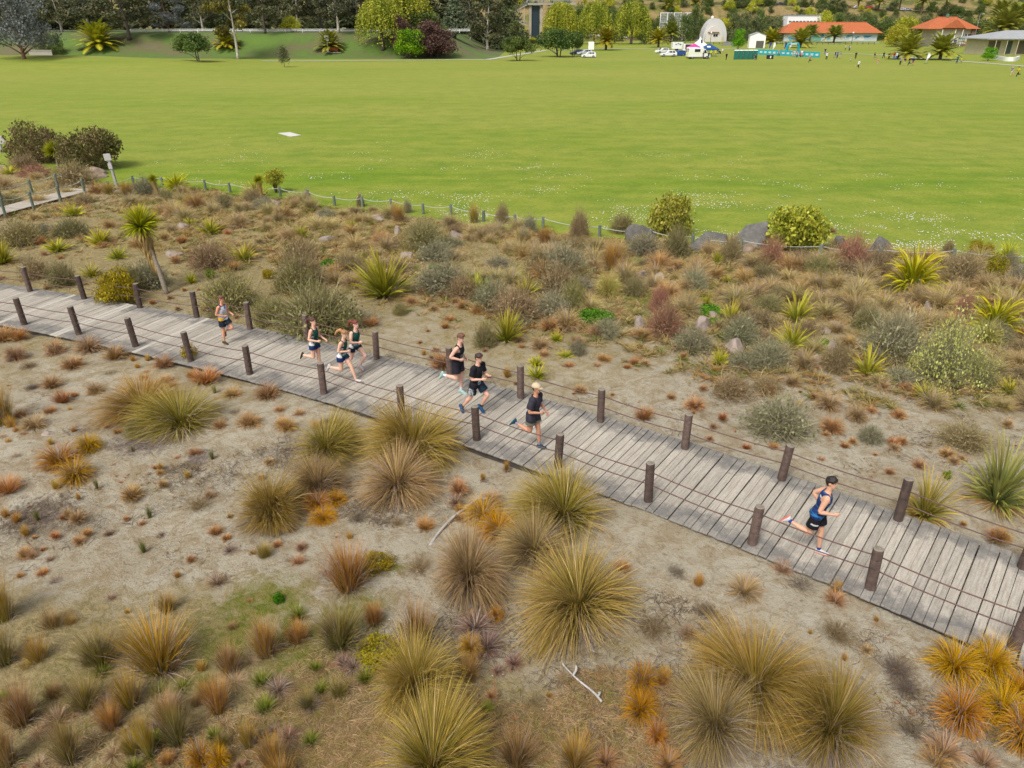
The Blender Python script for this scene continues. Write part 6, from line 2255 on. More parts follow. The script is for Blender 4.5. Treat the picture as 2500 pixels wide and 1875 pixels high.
def runners():
    p = rp(1976, 1348)
    person(p, facing(p), 1.76, 'runner in a blue patterned singlet and black shorts, ahead of all others', dict(STRIDE_L, lean=10, headyaw=8),
           dict(top=('singlet', (34, 60, 116), -.055, .6, .012), bottom=('shorts', (26, 26, 32), .60, 1.0), hair=(46, 38, 38), hairh=.016, socks=((46, 66, 150), .86), shoes=((236, 236, 240), (240, 150, 130)), print=blue_singlet, print2=thigh_logo, skin=(224, 172, 142), muscle=1.12))
    p = rp(1300, 1092)
    person(p, facing(p), 1.72, 'runner in a beige cap and dark loose T-shirt with purple print', dict(STRIDE_L, lean=8, twist=6, headyaw=14, Rleg=(-4, 104, 18), Rarm=(2, 20, 78, 34), Larm=(8, 18, 40, 6)),
           dict(top=('tee', (58, 56, 68), -.15, .72, .024), bottom=('shorts', (120, 118, 104), .50, 1.0), hair=(34, 30, 30), cap=(222, 200, 168), socks=((150, 156, 172), .80), shoes=((34, 60, 92), (30, 110, 110)), print=purple_tee, skin=(206, 150, 120), moustache=True))
    p = rp(1164, 1012)
    res = person(p, facing(p), 1.74, 'runner in a black T-shirt looking at the phone in his hands', dict(lean=8, twist=-4, headyaw=6, headpitch=6, Rleg=(-16, 22, 26), Lleg=(42, 72, 14), Rarm=(4, 8, 92, 26), Larm=(16, 10, 82, 22), curl=38),
                 dict(top=('tee', (32, 33, 42), -.12, .66, .018), bottom=('shorts', (26, 46, 62), .68, 1.1), hair=(74, 58, 50), hairh=.02, socks=((34, 34, 40), .86), shoes=((32, 88, 132), (30, 60, 120)), print=bibs(black_tee, -.01, .09, .06), print2=navy_stripe, skin=(232, 178, 154)))
    root, J, Wf = res
    b = MB()
    mid = (J['R']['wr'] + J['R']['dd'] * .10 + J['L']['wr'] + J['L']['dd'] * .10) * .5
    c = Wf(mid) + Vector((0, .02, .035))
    mw = Matrix.Rotation(root.rotation_euler.z, 3, 'Z')
    wp = mw @ c + root.location
    b.box((0, 0, 0), (.075, .15, .012), bevel=.004)
    ph = b.build('phone', plain('phone_case', (92, 26, 38), rough=.4), None, loc=wp, rz=root.rotation_euler.z, label='dark red phone held in the hands of a runner', cat='phone')
    ph.rotation_euler = (.35, 0, root.rotation_euler.z)
    p = rp(1120, 962)
    person(p, facing(p), 1.78, 'runner in a black singlet with pale crest and white socks', dict(STRIDE_L, lean=9, twist=10, headyaw=4, headpitch=10, Rleg=(2, 92, 24), Rarm=(-26, 18, 96, 24), Larm=(-20, 20, 70, 10), Lleg=(4, 6, 8)),
           dict(top=('singlet', (34, 34, 42), -.07, .6, .013), bottom=('shorts', (44, 42, 54), .62, 1.0), hair=(122, 84, 64), hairh=.018, socks=((240, 240, 244), .76), shoes=((176, 206, 206), (190, 224, 190)), print=bibs(black_singlet, .05, .15, .065), skin=(236, 184, 162), muscle=1.08))
    g = dict(top=('singlet', (24, 84, 76), -.04, .6, .009), bottom=('shorts', (28, 52, 104), .36, .55), female=True, bulk=.93, print=bibs(green_singlet, .03, .09, .09))
    p = rp(842, 930)
    person(p, facing(p), 1.66, 'girl runner with blond ponytail in a green singlet, beside the railing post', dict(STRIDE_L, lean=14, headpitch=10, Rleg=(0, 88, 26), Rarm=(-8, 8, 92, 30), Lleg=(32, 14, -8)),
           dict(g, hair=(176, 128, 84), pony=(.10, .05, 1.25), hairh=.008, shoes=((214, 206, 206), (236, 236, 236)), skin=(236, 188, 162)))
    p = rp(872, 908)
    person(p, facing(p), 1.66, 'girl runner with red-brown ponytail in a green singlet, striding behind another girl', dict(lean=12, twist=-12, Lleg=(46, 78, 10), Rleg=(-14, 46, 24), Rarm=(18, 10, 82, 26), Larm=(-30, 10, 90, 20), headyaw=4, lift=.06),
           dict(g, hair=(130, 66, 50), pony=(.14, .0, 1.0), hairh=.008, shoes=((206, 206, 214), (240, 130, 80)), skin=(238, 190, 170), bottom=('shorts', (30, 36, 66), .34, .6)))
    p = rp(776, 905)
    person(p, facing(p), 1.63, 'girl runner with dark tied hair in a green singlet, behind the two other girls', dict(STRIDE_L, lean=6, twist=8, Rleg=(-2, 86, 24), Rarm=(-6, 16, 84, 22), Larm=(4, 14, 60, 4), headyaw=-4, Lleg=(4, 8, 2)),
           dict(g, hair=(92, 60, 52), pony=(.06, .02, 1.0), hairh=.008, shoes=((48, 46, 50), (226, 214, 170)), skin=(238, 186, 160)))
    p = rp(556, 838)
    person(p, facing(p), 1.55, 'boy runner in a white and blue singlet, last on the boardwalk', dict(lean=6, twist=4, Rleg=(2, 10, 6), Lleg=(38, 100, 14), Rarm=(-14, 12, 84, 34), Larm=(6, 12, 70, 14), headyaw=16, headpitch=4),
           dict(top=('singlet', (230, 232, 240), -.06, .6, .012), bottom=('shorts', (34, 44, 62), .62, 1.1), hair=(120, 84, 62), hairh=.018, bulk=.94, socks=((214, 178, 40), .90), shoes=((66, 58, 44), (150, 120, 60)), print=bibs(white_singlet, .0, .06, .07), skin=(222, 160, 128)))


runners()
# ------------------------------------------------------------------ trees of the park
BARK_PALE = plain('bark_pale', (204, 196, 182), var=.25, scale=1.5)
BARK_DARK = plain('bark_dark', (104, 92, 82), var=.3, scale=2.0)
BARK_RED = plain('bark_red', (140, 104, 86), var=.3, scale=2.0)


def tree_parts(seed, h, spread, cols, n, leaf, trunk_r, bark, clear=.3, limbs=7, flat=.6, hang=0.0, blobr=.26, multi=1, shell=.45, lean=0.0, top=1.0, zmin=0.0):
    """trunk with limbs, and a crown of leaf cards clustered round the limb ends"""
    rr = random.Random(seed)
    b = MB()
    blobs = []
    for m in range(multi):
        a0 = rr.uniform(0, 6.28)
        bx, by = (0.25 * trunk_r * 6 * math.cos(a0), .25 * trunk_r * 6 * math.sin(a0)) if multi > 1 else (0, 0)
        hk = h * rr.uniform(.72, .82)
        tx, ty = bx * 3 + lean + rr.uniform(-.05, .05) * h, by * 3 + rr.uniform(-.05, .05) * h
        P = cr([(bx, by, -.3), (bx * 1.4 + lean * .3, by * 1.4, h * clear), (tx, ty, hk)], 5)
        tr = trunk_r / (multi ** .5)
        b.tube(P, [tr * (1.25 if i == 0 else 1) * (1 - .75 * i / len(P)) for i in range(len(P))], 8)
        for k in range(max(2, limbs // multi)):
            t = clear + (1 - clear) * (k + .5) / max(1, limbs // multi) * .85
            i = min(len(P) - 1, int(t * len(P)))
            st = P[i]
            a = k * 2.4 + rr.uniform(-.4, .4) + a0
            ln = spread * rr.uniform(.55, 1.0) * (1.0 - .35 * t)
            en = st + Vector((math.cos(a) * ln, math.sin(a) * ln, ln * rr.uniform(.25, .75)))
            en.z = min(en.z, h * .95)
            md = st.lerp(en, .5) + Vector((0, 0, ln * .12))
            r0 = tr * (1 - .75 * t) * .55
            b.tube(cr([st, md, en], 3), [r0, r0 * .85, r0 * .7, r0 * .6, r0 * .5, r0 * .4, r0 * .3], 6)
            br = spread * blobr * rr.uniform(.8, 1.3)
            blobs.append(((en.x, en.y, en.z), (br * 1.15, br * 1.15, br * flat * 1.2)))
            if rr.random() < .7:
                q = st.lerp(en, .62) + Vector((rr.uniform(-.3, .3), rr.uniform(-.3, .3), rr.uniform(.05, .25))) * br * 2
                blobs.append(((q.x, q.y, q.z), (br * .8, br * .8, br * flat)))
        br = spread * blobr * 1.15
        for _ in range(3):
            blobs.append(((tx + rr.uniform(-.35, .35) * spread, ty + rr.uniform(-.35, .35) * spread, (h - br * flat) * top + rr.uniform(-.1, .02) * h), (br, br, br * flat)))
    trunk = b.mesh('trunk', bark, True)
    blobs = [((c_[0], c_[1], max(c_[2], zmin * h + r_[2] * .6)), r_) for c_, r_ in blobs]
    v, q, c = leaf_cloud(rgn(seed), blobs, n, leaf, cols, hang, shell, noise_s=.9)
    return trunk, np_mesh('crown', v, q, np.clip(c, 0, 1), FOL)


def make_tree(parts, p, sc=1.0, rz=0.0, label=None, group=None, name='tree', cat='tree', szx=None):
    root = empty(name, p, rz, label=label, cat=cat, group=group)
    root.scale = (sc, sc, sc) if szx is None else (szx, szx, sc)
    obj('trunk', parts[0], root)
    obj('crown', parts[1], root)
    return root


def fit(px, py, py_top, half_px, parts, h0, w0, rz=0.0, dist=None, **kw):
    """place a tree whose prototype is h0 tall and w0 in radius so that it spans the photo rows and width"""
    p = G(px, py) if dist is None else D(px, dist)
    hh = top_z(p, py_top) - p.z
    return make_tree(parts, p, hh / h0, rz, szx=half_px * mpp(p) / w0, **kw)


EUC_D = [lin(66, 72, 48), lin(96, 98, 66), lin(126, 122, 86)]
EUC_G = [lin(92, 96, 92), lin(128, 132, 130), lin(160, 164, 162)]
EUC_O = [lin(84, 82, 40), lin(120, 114, 54), lin(158, 146, 70)]
EUC_X = [lin(66, 70, 52), lin(98, 100, 76), lin(132, 128, 98)]
DKG = [lin(56, 74, 32), lin(84, 104, 46), lin(112, 126, 64)]
BRG = [lin(62, 112, 14), lin(100, 152, 24), lin(142, 180, 44)]
PLUM = [lin(66, 44, 44), lin(96, 66, 64), lin(130, 98, 88)]
WIL = [lin(112, 124, 40), lin(150, 158, 54), lin(184, 184, 78)]
LIM = [lin(140, 146, 36), lin(178, 180, 52), lin(204, 200, 86)]
OLV = [lin(70, 82, 46), lin(100, 110, 66), lin(132, 136, 92)]

T_EUC = [tree_parts(1, 22, 8.5, EUC_X, 5200, .55, .5, BARK_PALE, .34, 9, .6, .4), tree_parts(2, 22, 8, EUC_D, 5200, .55, .5, BARK_DARK, .3, 9, .65, .4), tree_parts(3, 22, 8, EUC_O, 4600, .55, .45, BARK_PALE, .34, 8, .5, .2, .22),
         tree_parts(4, 24, 7, EUC_D, 5200, .55, .5, BARK_PALE, .25, 10, .7, .5), tree_parts(5, 20, 8.5, EUC_G, 6000, .5, .5, BARK_RED, .22, 11, .65, .5, .28)]
T_BACK = [tree_parts(6, 26, 8, [lin(70, 76, 50), lin(98, 102, 70), lin(126, 126, 90)], 4200, .8, .5, BARK_DARK, .12, 12, .75, .3, .32, shell=.35), tree_parts(7, 26, 8, [lin(58, 66, 42), lin(84, 92, 58), lin(112, 114, 78)], 4200, .8, .5, BARK_DARK, .12, 12, .75, .3, .32, shell=.35)]
T_ROUND = [tree_parts(11, 6.2, 4.4, DKG, 8000, .27, .28, BARK_DARK, .22, 11, .7, .0, .30, 3, zmin=.40), tree_parts(12, 6.2, 4.4, DKG, 8000, .27, .28, BARK_DARK, .2, 12, .75, .0, .30, 3, zmin=.36)]
T_PLUM = [tree_parts(13, 9, 4.2, PLUM, 5200, .32, .25, BARK_DARK, .16, 12, .9, .0, .34, 1, .4, zmin=.2)]
T_BRIGHT = [tree_parts(14, 8.2, 4.6, BRG, 4400, .32, .2, BARK_DARK, .16, 12, .8, .0, .32, 1, .4, zmin=.22)]
T_SAP = [tree_parts(15, 6, 1.6, [lin(70, 78, 46), lin(98, 104, 66), lin(124, 124, 84)], 1500, .22, .07, BARK_DARK, .34, 8, 1.3, .0, .42, 1, .3)]
T_OLIVE = [tree_parts(16, 9, 5.2, OLV, 4600, .36, .3, BARK_DARK, .08, 12, .85, .0, .36, 2, .4), tree_parts(17, 9, 5.2, DKG, 4600, .36, .3, BARK_DARK, .08, 12, .85, .0, .36, 2, .4)]
T_LIME = [tree_parts(18, 8, 5.0, LIM, 4200, .36, .25, BARK_DARK, .1, 12, .8, .0, .36, 2, .4)]


def willow_parts(seed, h=14.0, w=6.5, n=1700):
    r = rgn(seed)
    rr = random.Random(seed)
    b = MB()
    b.tube(cr([(0, 0, -.3), (.2, 0, h * .25), (0, .3, h * .6)], 4), [.55, .5, .45, .42, .38, .33, .28, .24, .2], 8)
    starts = []
    for k in range(9):
        a = k * 2.4
        e = (math.cos(a) * w * rr.uniform(.35, .75), math.sin(a) * w * rr.uniform(.35, .75), h * rr.uniform(.66, .95))
        b.tube(cr([(0, 0, h * .28), (e[0] * .4, e[1] * .4, h * .6), e], 3), [.26, .22, .18, .15, .12, .09, .06], 6)
        starts.append(e)
    trunk = b.mesh('trunk', BARK_DARK, True)
    # hanging strands: each a line of small leaf cards falling from the dome
    S = np.array(starts)
    i = r.integers(0, len(S), n)
    a = r.uniform(0, 6.28, n)
    rad = w * np.sqrt(r.random(n))
    x, y = S[i, 0] * .5 + np.cos(a) * rad * .78, S[i, 1] * .5 + np.sin(a) * rad * .78
    d = np.hypot(x, y) / w
    z0 = h * (1.0 - .30 * np.clip(d, 0, 1.15) ** 3.0) * r.uniform(.80, 1.02, n)
    ln = (h * .30 + h * .30 * np.clip(d, 0, 1)) * r.uniform(.4, 1.0, n)
    z1 = np.maximum(z0 - ln, h * .10)
    k = 9
    s = np.linspace(0, 1, k)
    P = np.empty((n, k, 3))
    outw = np.stack([np.cos(a), np.sin(a)], -1)
    P[..., 0] = x[:, None] + outw[:, 0:1] * .6 * np.sin(s * 1.57)[None]
    P[..., 1] = y[:, None] + outw[:, 1:2] * .6 * np.sin(s * 1.57)[None]
    P[..., 2] = z0[:, None] * (1 - s)[None] + z1[:, None] * s[None]
    P = P.reshape(-1, 3) + r.normal(0, .12, (n * k, 3))
    A = rand_dirs(r, n * k)
    A[:, 2] -= 1.4
    A /= np.linalg.norm(A, axis=1)[:, None]
    cols = np.array(WIL)
    f = np.repeat(np.clip(.5 + .5 * np.sin(x * .9) * np.cos(y * .9) + r.normal(0, .25, n), 0, .999) * 2, k)
    i0 = f.astype(int)
    fr = (f - i0)[:, None]
    C = (cols[i0] * (1 - fr) + cols[np.minimum(i0 + 1, 2)] * fr) * r.uniform(.8, 1.2, (n * k, 1))
    v, q, c = quads(P, A, perp(r, A), .42 * r.uniform(.6, 1.3, n * k), C)
    return trunk, np_mesh('crown', v, q, np.clip(c, 0, 1), FOL)


T_WIL = [willow_parts(31), willow_parts(32)]


def palm_crown(seed, L=3.3, n=62, cols=(lin(96, 104, 34), lin(150, 146, 50), lin(196, 168, 62))):
    r = rgn(seed)
    V, Q, C = [], [], []
    parts = []
    k = 15
    s = np.linspace(0, 1, k)
    for i in range(n):
        a = i * 2.39996 + r.normal(0, .15)
        t0 = math.radians(2 + 92 * (i / n) ** 1.05)
        dr = math.radians(r.uniform(38, 66)) * (1 - .25 * i / n)
        th = t0 + dr * s ** 1.5
        ln = L * r.uniform(.85, 1.08)
        hor = np.cumsum(np.sin(th) * ln / k)
        ver = np.cumsum(np.cos(th) * ln / k)
        d = np.array([math.cos(a), math.sin(a)])
        P = np.stack([hor * d[0], hor * d[1], ver], -1)
        pe = np.array([-d[1], d[0], 0.0])
        tang = np.gradient(P, axis=0)
        tang /= np.linalg.norm(tang, axis=1)[:, None]
        nrm = np.cross(pe[None, :], tang)
        lw = .62 * np.sin(np.pi * np.clip(s * .88 + .1, 0, 1)) ** .6
        age = i / n
        base = np.array(cols[0]) * (1 - age) + np.array(cols[1]) * age
        if age > .8:
            base = base * .65 + np.array(cols[2]) * .35
        for sd in (-1, 1):
            tip = P + pe * sd * lw[:, None] * .8 + tang * lw[:, None] * .55 - nrm * lw[:, None] * .12 - np.array([0, 0, 1]) * lw[:, None] * .22
            w = tang * .12
            Vv = np.stack([P - w, P + w, tip + w * .35, tip - w * .35], 1).reshape(-1, 3)
            col = base[None] * r.uniform(.75, 1.25, (k, 1))
            cc = np.repeat(col, 4, 0).reshape(k, 4, 3)
            cc[:, 2:] = cc[:, 2:] * .6 + np.array(cols[2]) * .4
            parts.append((Vv, np.arange(k * 4).reshape(-1, 4), cc.reshape(-1, 3)))
    v, q, c = join(parts)
    return np_mesh('crown', v, q, np.clip(c, 0, 1), FOL)


PALMC = [palm_crown(41, cols=(lin(116, 126, 52), lin(140, 144, 60), lin(164, 156, 72))), palm_crown(42, cols=(lin(122, 130, 46), lin(154, 154, 56), lin(178, 166, 70))), palm_crown(43, cols=(lin(132, 136, 40), lin(168, 160, 48), lin(192, 172, 60)))]
PALMBARK = plain('palm_bark', (120, 98, 76), var=.35, scale=3.0, bump=.8)


def palm(px, py, r_px, y_top, label, k=0, dist=None, tr=.42):
    p = G(px, py) if dist is None else D(px, dist)
    m = mpp(p)
    sc = r_px * m / 2.35
    ztop = top_z(p, y_top)
    zc = max(p.z + .5, ztop - 2.45 * sc)           # where the fronds leave the trunk
    root = empty('palm_tree', p, label=label, cat='palm')
    b = MB()
    h = zc - p.z
    tr = min(tr, .2 + .12 * r_px * m / 2)
    prof = [(tr * 1.25, -.3), (tr * 1.1, .15)]
    nst = max(2, int(h / .35))
    for i in range(nst):
        z = .2 + (h - .2) * i / nst
        prof += [(tr * .92, z), (tr * 1.02, z + (h - .2) / nst * .8)]
    prof += [(tr * 1.15, h), (tr * .9, h + .45 * sc), (tr * .3, h + .7 * sc)]
    b.lathe(prof, 9)
    b.build('trunk', PALMBARK, root)
    obj('crown', PALMC[k % 3], root, (0, 0, h + .1), R.uniform(0, 6.28), sc)
    return root


# ---- left: bank with gum trees
make = make_tree
T_SILVER = tree_parts(55, 20, 8.5, EUC_G, 11000, .42, .5, BARK_RED, .2, 16, .8, .5, .34, zmin=.2)
fit(60, 146, -60, 82, T_SILVER, 20, 8.5, label='silvery blue-grey gum tree with red-brown trunk on the grassy mound', name='gum_tree')
fit(487, 151, 77, 57, T_ROUND[0], 6.2, 4.9, label='small round dark green tree alone on the lawn near the mound', name='round_tree')
fit(695, 165, 108, 15, T_SAP[0], 6, 1.5, label='slim grey-green sapling standing on the open lawn', name='sapling')
for i, (px, dist, top, half, k, lab) in enumerate([
    (325, 224, -60, 95, 1, 'dark-trunked spreading gum tree on the bank slope'), (582, 206, -80, 72, 2, 'white-trunked gum tree with golden olive crown beside the yellow palm'), (424, 236, -40, 50, 4, 'silver-grey leaning gum behind the small round tree'),
    (232, 238, -50, 70, 0, 'grey-olive gum tree behind the big palm'), (165, 240, -50, 60, 3, 'dark gum tree by the white road rail'), (505, 246, -60, 55, 3, 'dark narrow gum tree between silver and golden gums'), (655, 229, -40, 60, 1, 'forked dark gum tree on the green bank'),
    (735, 250, -60, 60, 3, 'tall dark gum tree behind the lime bush'), (832, 230, -70, 66, 0, 'pale-limbed gum tree above the bench palm'), (880, 236, -80, 60, 0, 'pale-limbed gum tree close to the big willow'), (790, 255, -50, 60, 1, 'dark gum tree between two pale-limbed gums'),
    (1190, 262, -30, 62, 3, 'dark gum tree at the end of the bank'), (1150, 285, -40, 50, 0, 'brownish gum tree beside the cedar'), (20, 262, -60, 70, 1, 'dark gum tree behind the silvery gum')]):
    fit(px, 0, top, half, T_EUC[k], 22, 9.0, rz=i * 1.3, dist=dist, label=lab, name='gum_tree')
rt = random.Random(5)
for i in range(50):
    px = -60 + i * 26.5 + rt.uniform(-12, 12)
    dist = rt.uniform(272, 330)
    fit(px, 0, rt.uniform(-90, -30), rt.uniform(50, 70), T_BACK[i % 2], 26, 9.0, rz=i * 2.1, dist=dist, label='dense dark tree in the wood behind the road bank', group='trees of the dark wood behind the bank', name='woodland_tree')
fit(935, 127, -6, 56, T_WIL[0], 14, 6.4, label='big yellow-green weeping willow on the bank foot', name='willow_tree')
fit(985, 0, -25, 70, T_WIL[1], 14, 6.4, dist=232, label='taller pale willow behind the purple plum', name='willow_tree')
fit(983, 139, 30, 26, T_PLUM[0], 9, 4.6, label='narrow purple-leaved plum tree behind the bright green tree', name='plum_tree')
fit(1052, 141, 44, 62, T_PLUM[0], 9, 4.6, rz=2.0, label='wide purple-leaved plum tree with two dark trunks', name='plum_tree')
fit(1068, 143, 66, 50, T_PLUM[0], 9, 4.6, rz=4.0, label='low spreading purple plum beside the wide one', name='plum_tree')
fit(1000, 144, 64, 49, T_BRIGHT[0], 8.2, 4.9, label='vivid green rounded tree in front of the purple plums', name='green_tree')
fit(1045, 0, 24, 60, T_OLIVE[1], 9, 5.4, dist=228, label='mid-green tree behind the purple plums', name='green_tree')
fit(1265, 149, 86, 43, T_ROUND[0], 6.2, 4.9, rz=1.0, label='dark round tree on the lawn in front of a palm', name='round_tree')
fit(1365, 140, 67, 55, T_ROUND[1], 6.2, 4.9, rz=2.2, label='largest dark round tree beside the parked cars', name='round_tree')
fit(1400, 139, 74, 25, T_ROUND[0], 6.2, 4.9, rz=4.0, label='thin grey-green tree between the dark round tree and the cars', name='round_tree')
for px, dist, top, half, lab, k in [(1368, 330, 7, 40, 'weeping willow next to the footbridge stairs', 0), (1450, 335, 4, 38, 'middle weeping willow of the row of three', 1), (1540, 330, 4, 42, 'golden-green weeping willow above a short palm', 0)]:
    fit(px, 0, top, half, T_WIL[k], 14, 6.4, dist=dist, rz=px, label=lab, name='willow_tree')


def cedar(p, h, w, label):
    root = empty('cedar_tree', p, label=label, cat='tree')
    b = MB()
    b.tube([(0, 0, -.3), (0, 0, h)], [.5, .08], 8)
    b.build('trunk', BARK_DARK, root)
    r = rgn(91)
    blobs = []
    for i in range(16):
        t = i / 16
        z = h * (.12 + .86 * t)
        for k in range(4):
            a = k * 1.57 + i * .7
            rad = w * (1 - t) ** .8 * .62
            blobs.append(((math.cos(a) * rad, math.sin(a) * rad, z), (w * (1 - t) * .4 + .3, w * (1 - t) * .4 + .3, .32)))
    v, q, c = leaf_cloud(r, blobs, 4600, .5, [lin(72, 84, 62), lin(98, 110, 82), lin(124, 132, 104)], shell=.2)
    obj('crown', np_mesh('crown', v, q, c, FOL), root)


p = D(1112, 246)
cedar(p, top_z(p, -25) - p.z, 40 * mpp(p), 'tiered grey-green cedar at the end of the bank')
for px, dist, half, top, P, lab, nm in [(721, 236, 26, 38, T_LIME, 'lime-yellow bushy tree by the road rail on the bank', 'lime_tree'), (762, 236, 14, 50, T_SAP, 'small grey tree on the bank top', 'sapling'), (148, 216, 20, 80, T_OLIVE[1:], 'dark round bush behind the mound', 'bush'), (107, 214, 20, 82, T_OLIVE, 'grey-green bush beside the white wall', 'bush')]:
    p = D(px, dist)
    fit(px, 0, top, half, P[0], 6 if P is T_SAP else (8 if P is T_LIME else 9), 1.6 if P is T_SAP else 5.4, dist=dist, label=lab, name=nm)
for a in [(243, 116, 43, 58, 'large palm without visible trunk behind the mound', 2), (554, 120, 29, 74, 'yellow-green palm beside the white gum trunk', 2), (806, 125, 30, 79, 'bushy palm behind the white sign and bench', 1), (1243, 112, 30, 66, 'palm behind the dark round tree', 2),
          (1435, 84, 18, 49, 'short palm below the middle willow', 1), (1479, 123, 29, 70, 'stout palm on the lawn right of the parked hatchback', 2), (1494, 100, 24, 53, 'palm just behind the stout lawn palm', 1), (1551, 93, 22, 50, 'palm under the golden-green willow', 1), (1385, 95, 20, 52, 'palm peeping over the largest dark round tree', 1),
          (1607, 116, 23, 72, 'palm next to the parked white cars', 2), (1637, 104, 25, 54, 'palm behind the white box trailer', 0), (1704, 93, 25, 55, 'palm in front of the round-roofed hut', 0), (1881, 107, 26, 75, 'bushy palm beside the small white shed', 2), (1953, 117, 28, 72, 'palm behind the turquoise arch', 1),
          (1976, 104, 21, 62, 'palm behind the one at the arch, before the mural', 0), (2035, 105, 23, 63, 'palm in front of the blue mural wall', 0), (2183, 106, 25, 66, 'palm below the lime flat-topped tree', 0), (2251, 100, 25, 56, 'palm at the corner of the orange-roofed house', 0), (2212, 146, 38, 89, 'large palm behind the spectators', 1), (2294, 147, 38, 86, 'large palm between the white feather flag and the slide', 1),
          (2438, 118, 39, 26, 'tall palm beside the grey-roofed pavilion', 0), (2465, 116, 34, 8, 'taller palm at the pavilion roof', 0), (2425, 104, 30, 4, 'tall palm behind the pavilion lamp', 0)]:
    palm(*a[:5], k=a[5])
for i, (px, dist, r_, top) in enumerate([(1627, 446, 18, -8), (1690, 452, 16, -12), (2029, 452, 16, -14), (2081, 452, 15, -16), (2131, 448, 17, -14), (2181, 450, 15, -22), (2235, 446, 17, -16), (2291, 444, 16, -22)]):
    palm(px, 0, r_, top, 'slender palm along the upper road', k=0, dist=dist)
for o in list(COL.objects):
    if o.get('label') == 'slender palm along the upper road':
        o['group'] = 'palms along the upper road'

# bushes and trees round the buildings and on the hillside
for px, dist, top, half, P, h0, lab, nm in [
    (1690, 392, 4, 22, T_OLIVE[1], 9, 'dark green pointed bush tree behind the round-roofed hut', 'bush_tree'), (1630, 372, 30, 22, T_OLIVE[0], 9, 'olive bush tree in front of the white netted cage', 'bush_tree'), (1665, 375, 28, 26, T_OLIVE[1], 9, 'green bush tree left of the round-roofed hut', 'bush_tree'),
    (1802, 350, 40, 26, T_OLIVE[0], 9, 'lower olive tree right of the hut front', 'bush_tree'), (1795, 372, 28, 30, T_OLIVE[0], 9, 'round olive tree right of the round-roofed hut', 'bush_tree'), (1850, 378, 32, 32, T_OLIVE[0], 9, 'broad olive tree behind the small shed', 'bush_tree'), (1895, 380, 50, 28, T_OLIVE[0], 9, 'olive tree at the end of the orange roof', 'bush_tree'), (1880, 402, 34, 34, T_OLIVE[0], 9, 'olive tree behind the broad olive tree', 'bush_tree'),
    (1843, 405, 15, 14, T_OLIVE[1], 9, 'dark conical tree below the hill road', 'bush_tree'), (2011, 408, 24, 31, T_LIME[0], 8, 'lime-yellow round tree behind the orange roof', 'lime_tree'), (2190, 300, 58, 36, T_LIME[0], 8, 'flat-topped lime tree between the two orange roofs', 'lime_tree'),
    (1801, 268, 66, 21, T_BRIGHT[0], 8.2, 'small leafy tree beside the white shed', 'green_tree'), (2100, 395, 46, 36, T_OLIVE[0], 9, 'olive scrub behind the mural building', 'bush_tree'), (2155, 395, 44, 34, T_OLIVE[1], 9, 'dark scrub between the two orange roofs', 'bush_tree'), (2380, 330, 44, 38, T_OLIVE[1], 9, 'dark hedge-like tree behind the orange-roofed house', 'bush_tree'),
    (2440, 330, 40, 40, T_OLIVE[1], 9, 'dark tree behind the pavilion', 'bush_tree'), (1585, 345, 40, 26, T_OLIVE[1], 9, 'dark tree right of the golden-green willow', 'bush_tree'), (1500, 372, 20, 28, T_OLIVE[1], 9, 'dark tree between two willows', 'bush_tree'), (1412, 375, 4, 24, T_OLIVE[1], 9, 'dark tree behind the willow row', 'bush_tree'),
    (1240, 372, -5, 40, T_OLIVE[1], 9, 'green tree behind the footbridge stairs', 'bush_tree'), (1245, 300, 36, 26, T_OLIVE[0], 9, 'grey-green tree below the footbridge stairs', 'bush_tree'), (2346, 446, 24, 15, T_OLIVE[1], 9, 'round dark bush on the green hill slope', 'bush_tree')]:
    fit(px, 0, top, half, P, h0, 5.6, dist=dist, rz=px * .7, label=lab, name=nm)
for i in range(22):
    px = 1570 + i * 42 + rt.uniform(-14, 14)
    fit(px, 0, rt.uniform(26, 48), rt.uniform(22, 34), T_OLIVE[i % 2] if i % 5 else T_LIME[0], 9, 5.6, dist=rt.uniform(404, 424), rz=i, label='full rounded tree in the belt behind the park buildings', group='tree belt behind the park buildings', name='belt_tree')
p = G(2411, 149)
fit(2411, 149, 112, 20, T_BRIGHT[0], 8.2, 4.9, label='small umbrella-shaped tree beside the curved white wall', name='green_tree')
for i in range(270):
    px = rt.uniform(1230, 2520)
    dist = rt.uniform(424, 452) if i < 200 else rt.uniform(480, 560)
    p = D(px, dist)
    sc = rt.uniform(.3, .75) if i % 3 else rt.uniform(.2, .4)
    make_tree(rt.choice([T_OLIVE[0], T_OLIVE[1], T_OLIVE[1], T_LIME[0]]), p, sc, rt.uniform(0, 6), 'scrubby bush on the hillside bank', 'scrub bushes on the hillside bank', 'hillside_bush', 'bush')
# ------------------------------------------------------------------ buildings, vehicles, event and crowd
GLASS = plain('window_glass', (46, 54, 62), rough=.15, var=.1, scale=1, spec=.6)
WHITE = plain('white_paint', (238, 238, 234), rough=.6, var=.05, scale=2, k=.8)
CREAM = plain('cream_wall', (214, 204, 170), rough=.8, var=.08, scale=1)
PINKW = plain('pale_plaster', (226, 214, 204), rough=.8, var=.06, scale=1)
TILE = plain('orange_tiles', (198, 112, 70), rough=.85, var=.16, scale=1.6)
GREYR = plain('grey_roofing', (176, 178, 180), rough=.6, var=.08, scale=.8)
DARK = plain('dark_paint', (52, 54, 56), rough=.6)
STEEL = plain('galvanised_steel', (170, 174, 176), rough=.5, var=.1)
CONCR = plain('bridge_concrete', (186, 178, 166), rough=.9, var=.12, scale=.6)
BRICK = plain('brown_brick', (138, 112, 98), rough=.9, var=.2, scale=3)


def place(name, px, dist, label, cat, rz=0.0, group=None):
    p = D(px, dist)
    return empty(name, p, rz, label=label, cat=cat, group=group), mpp(p), p


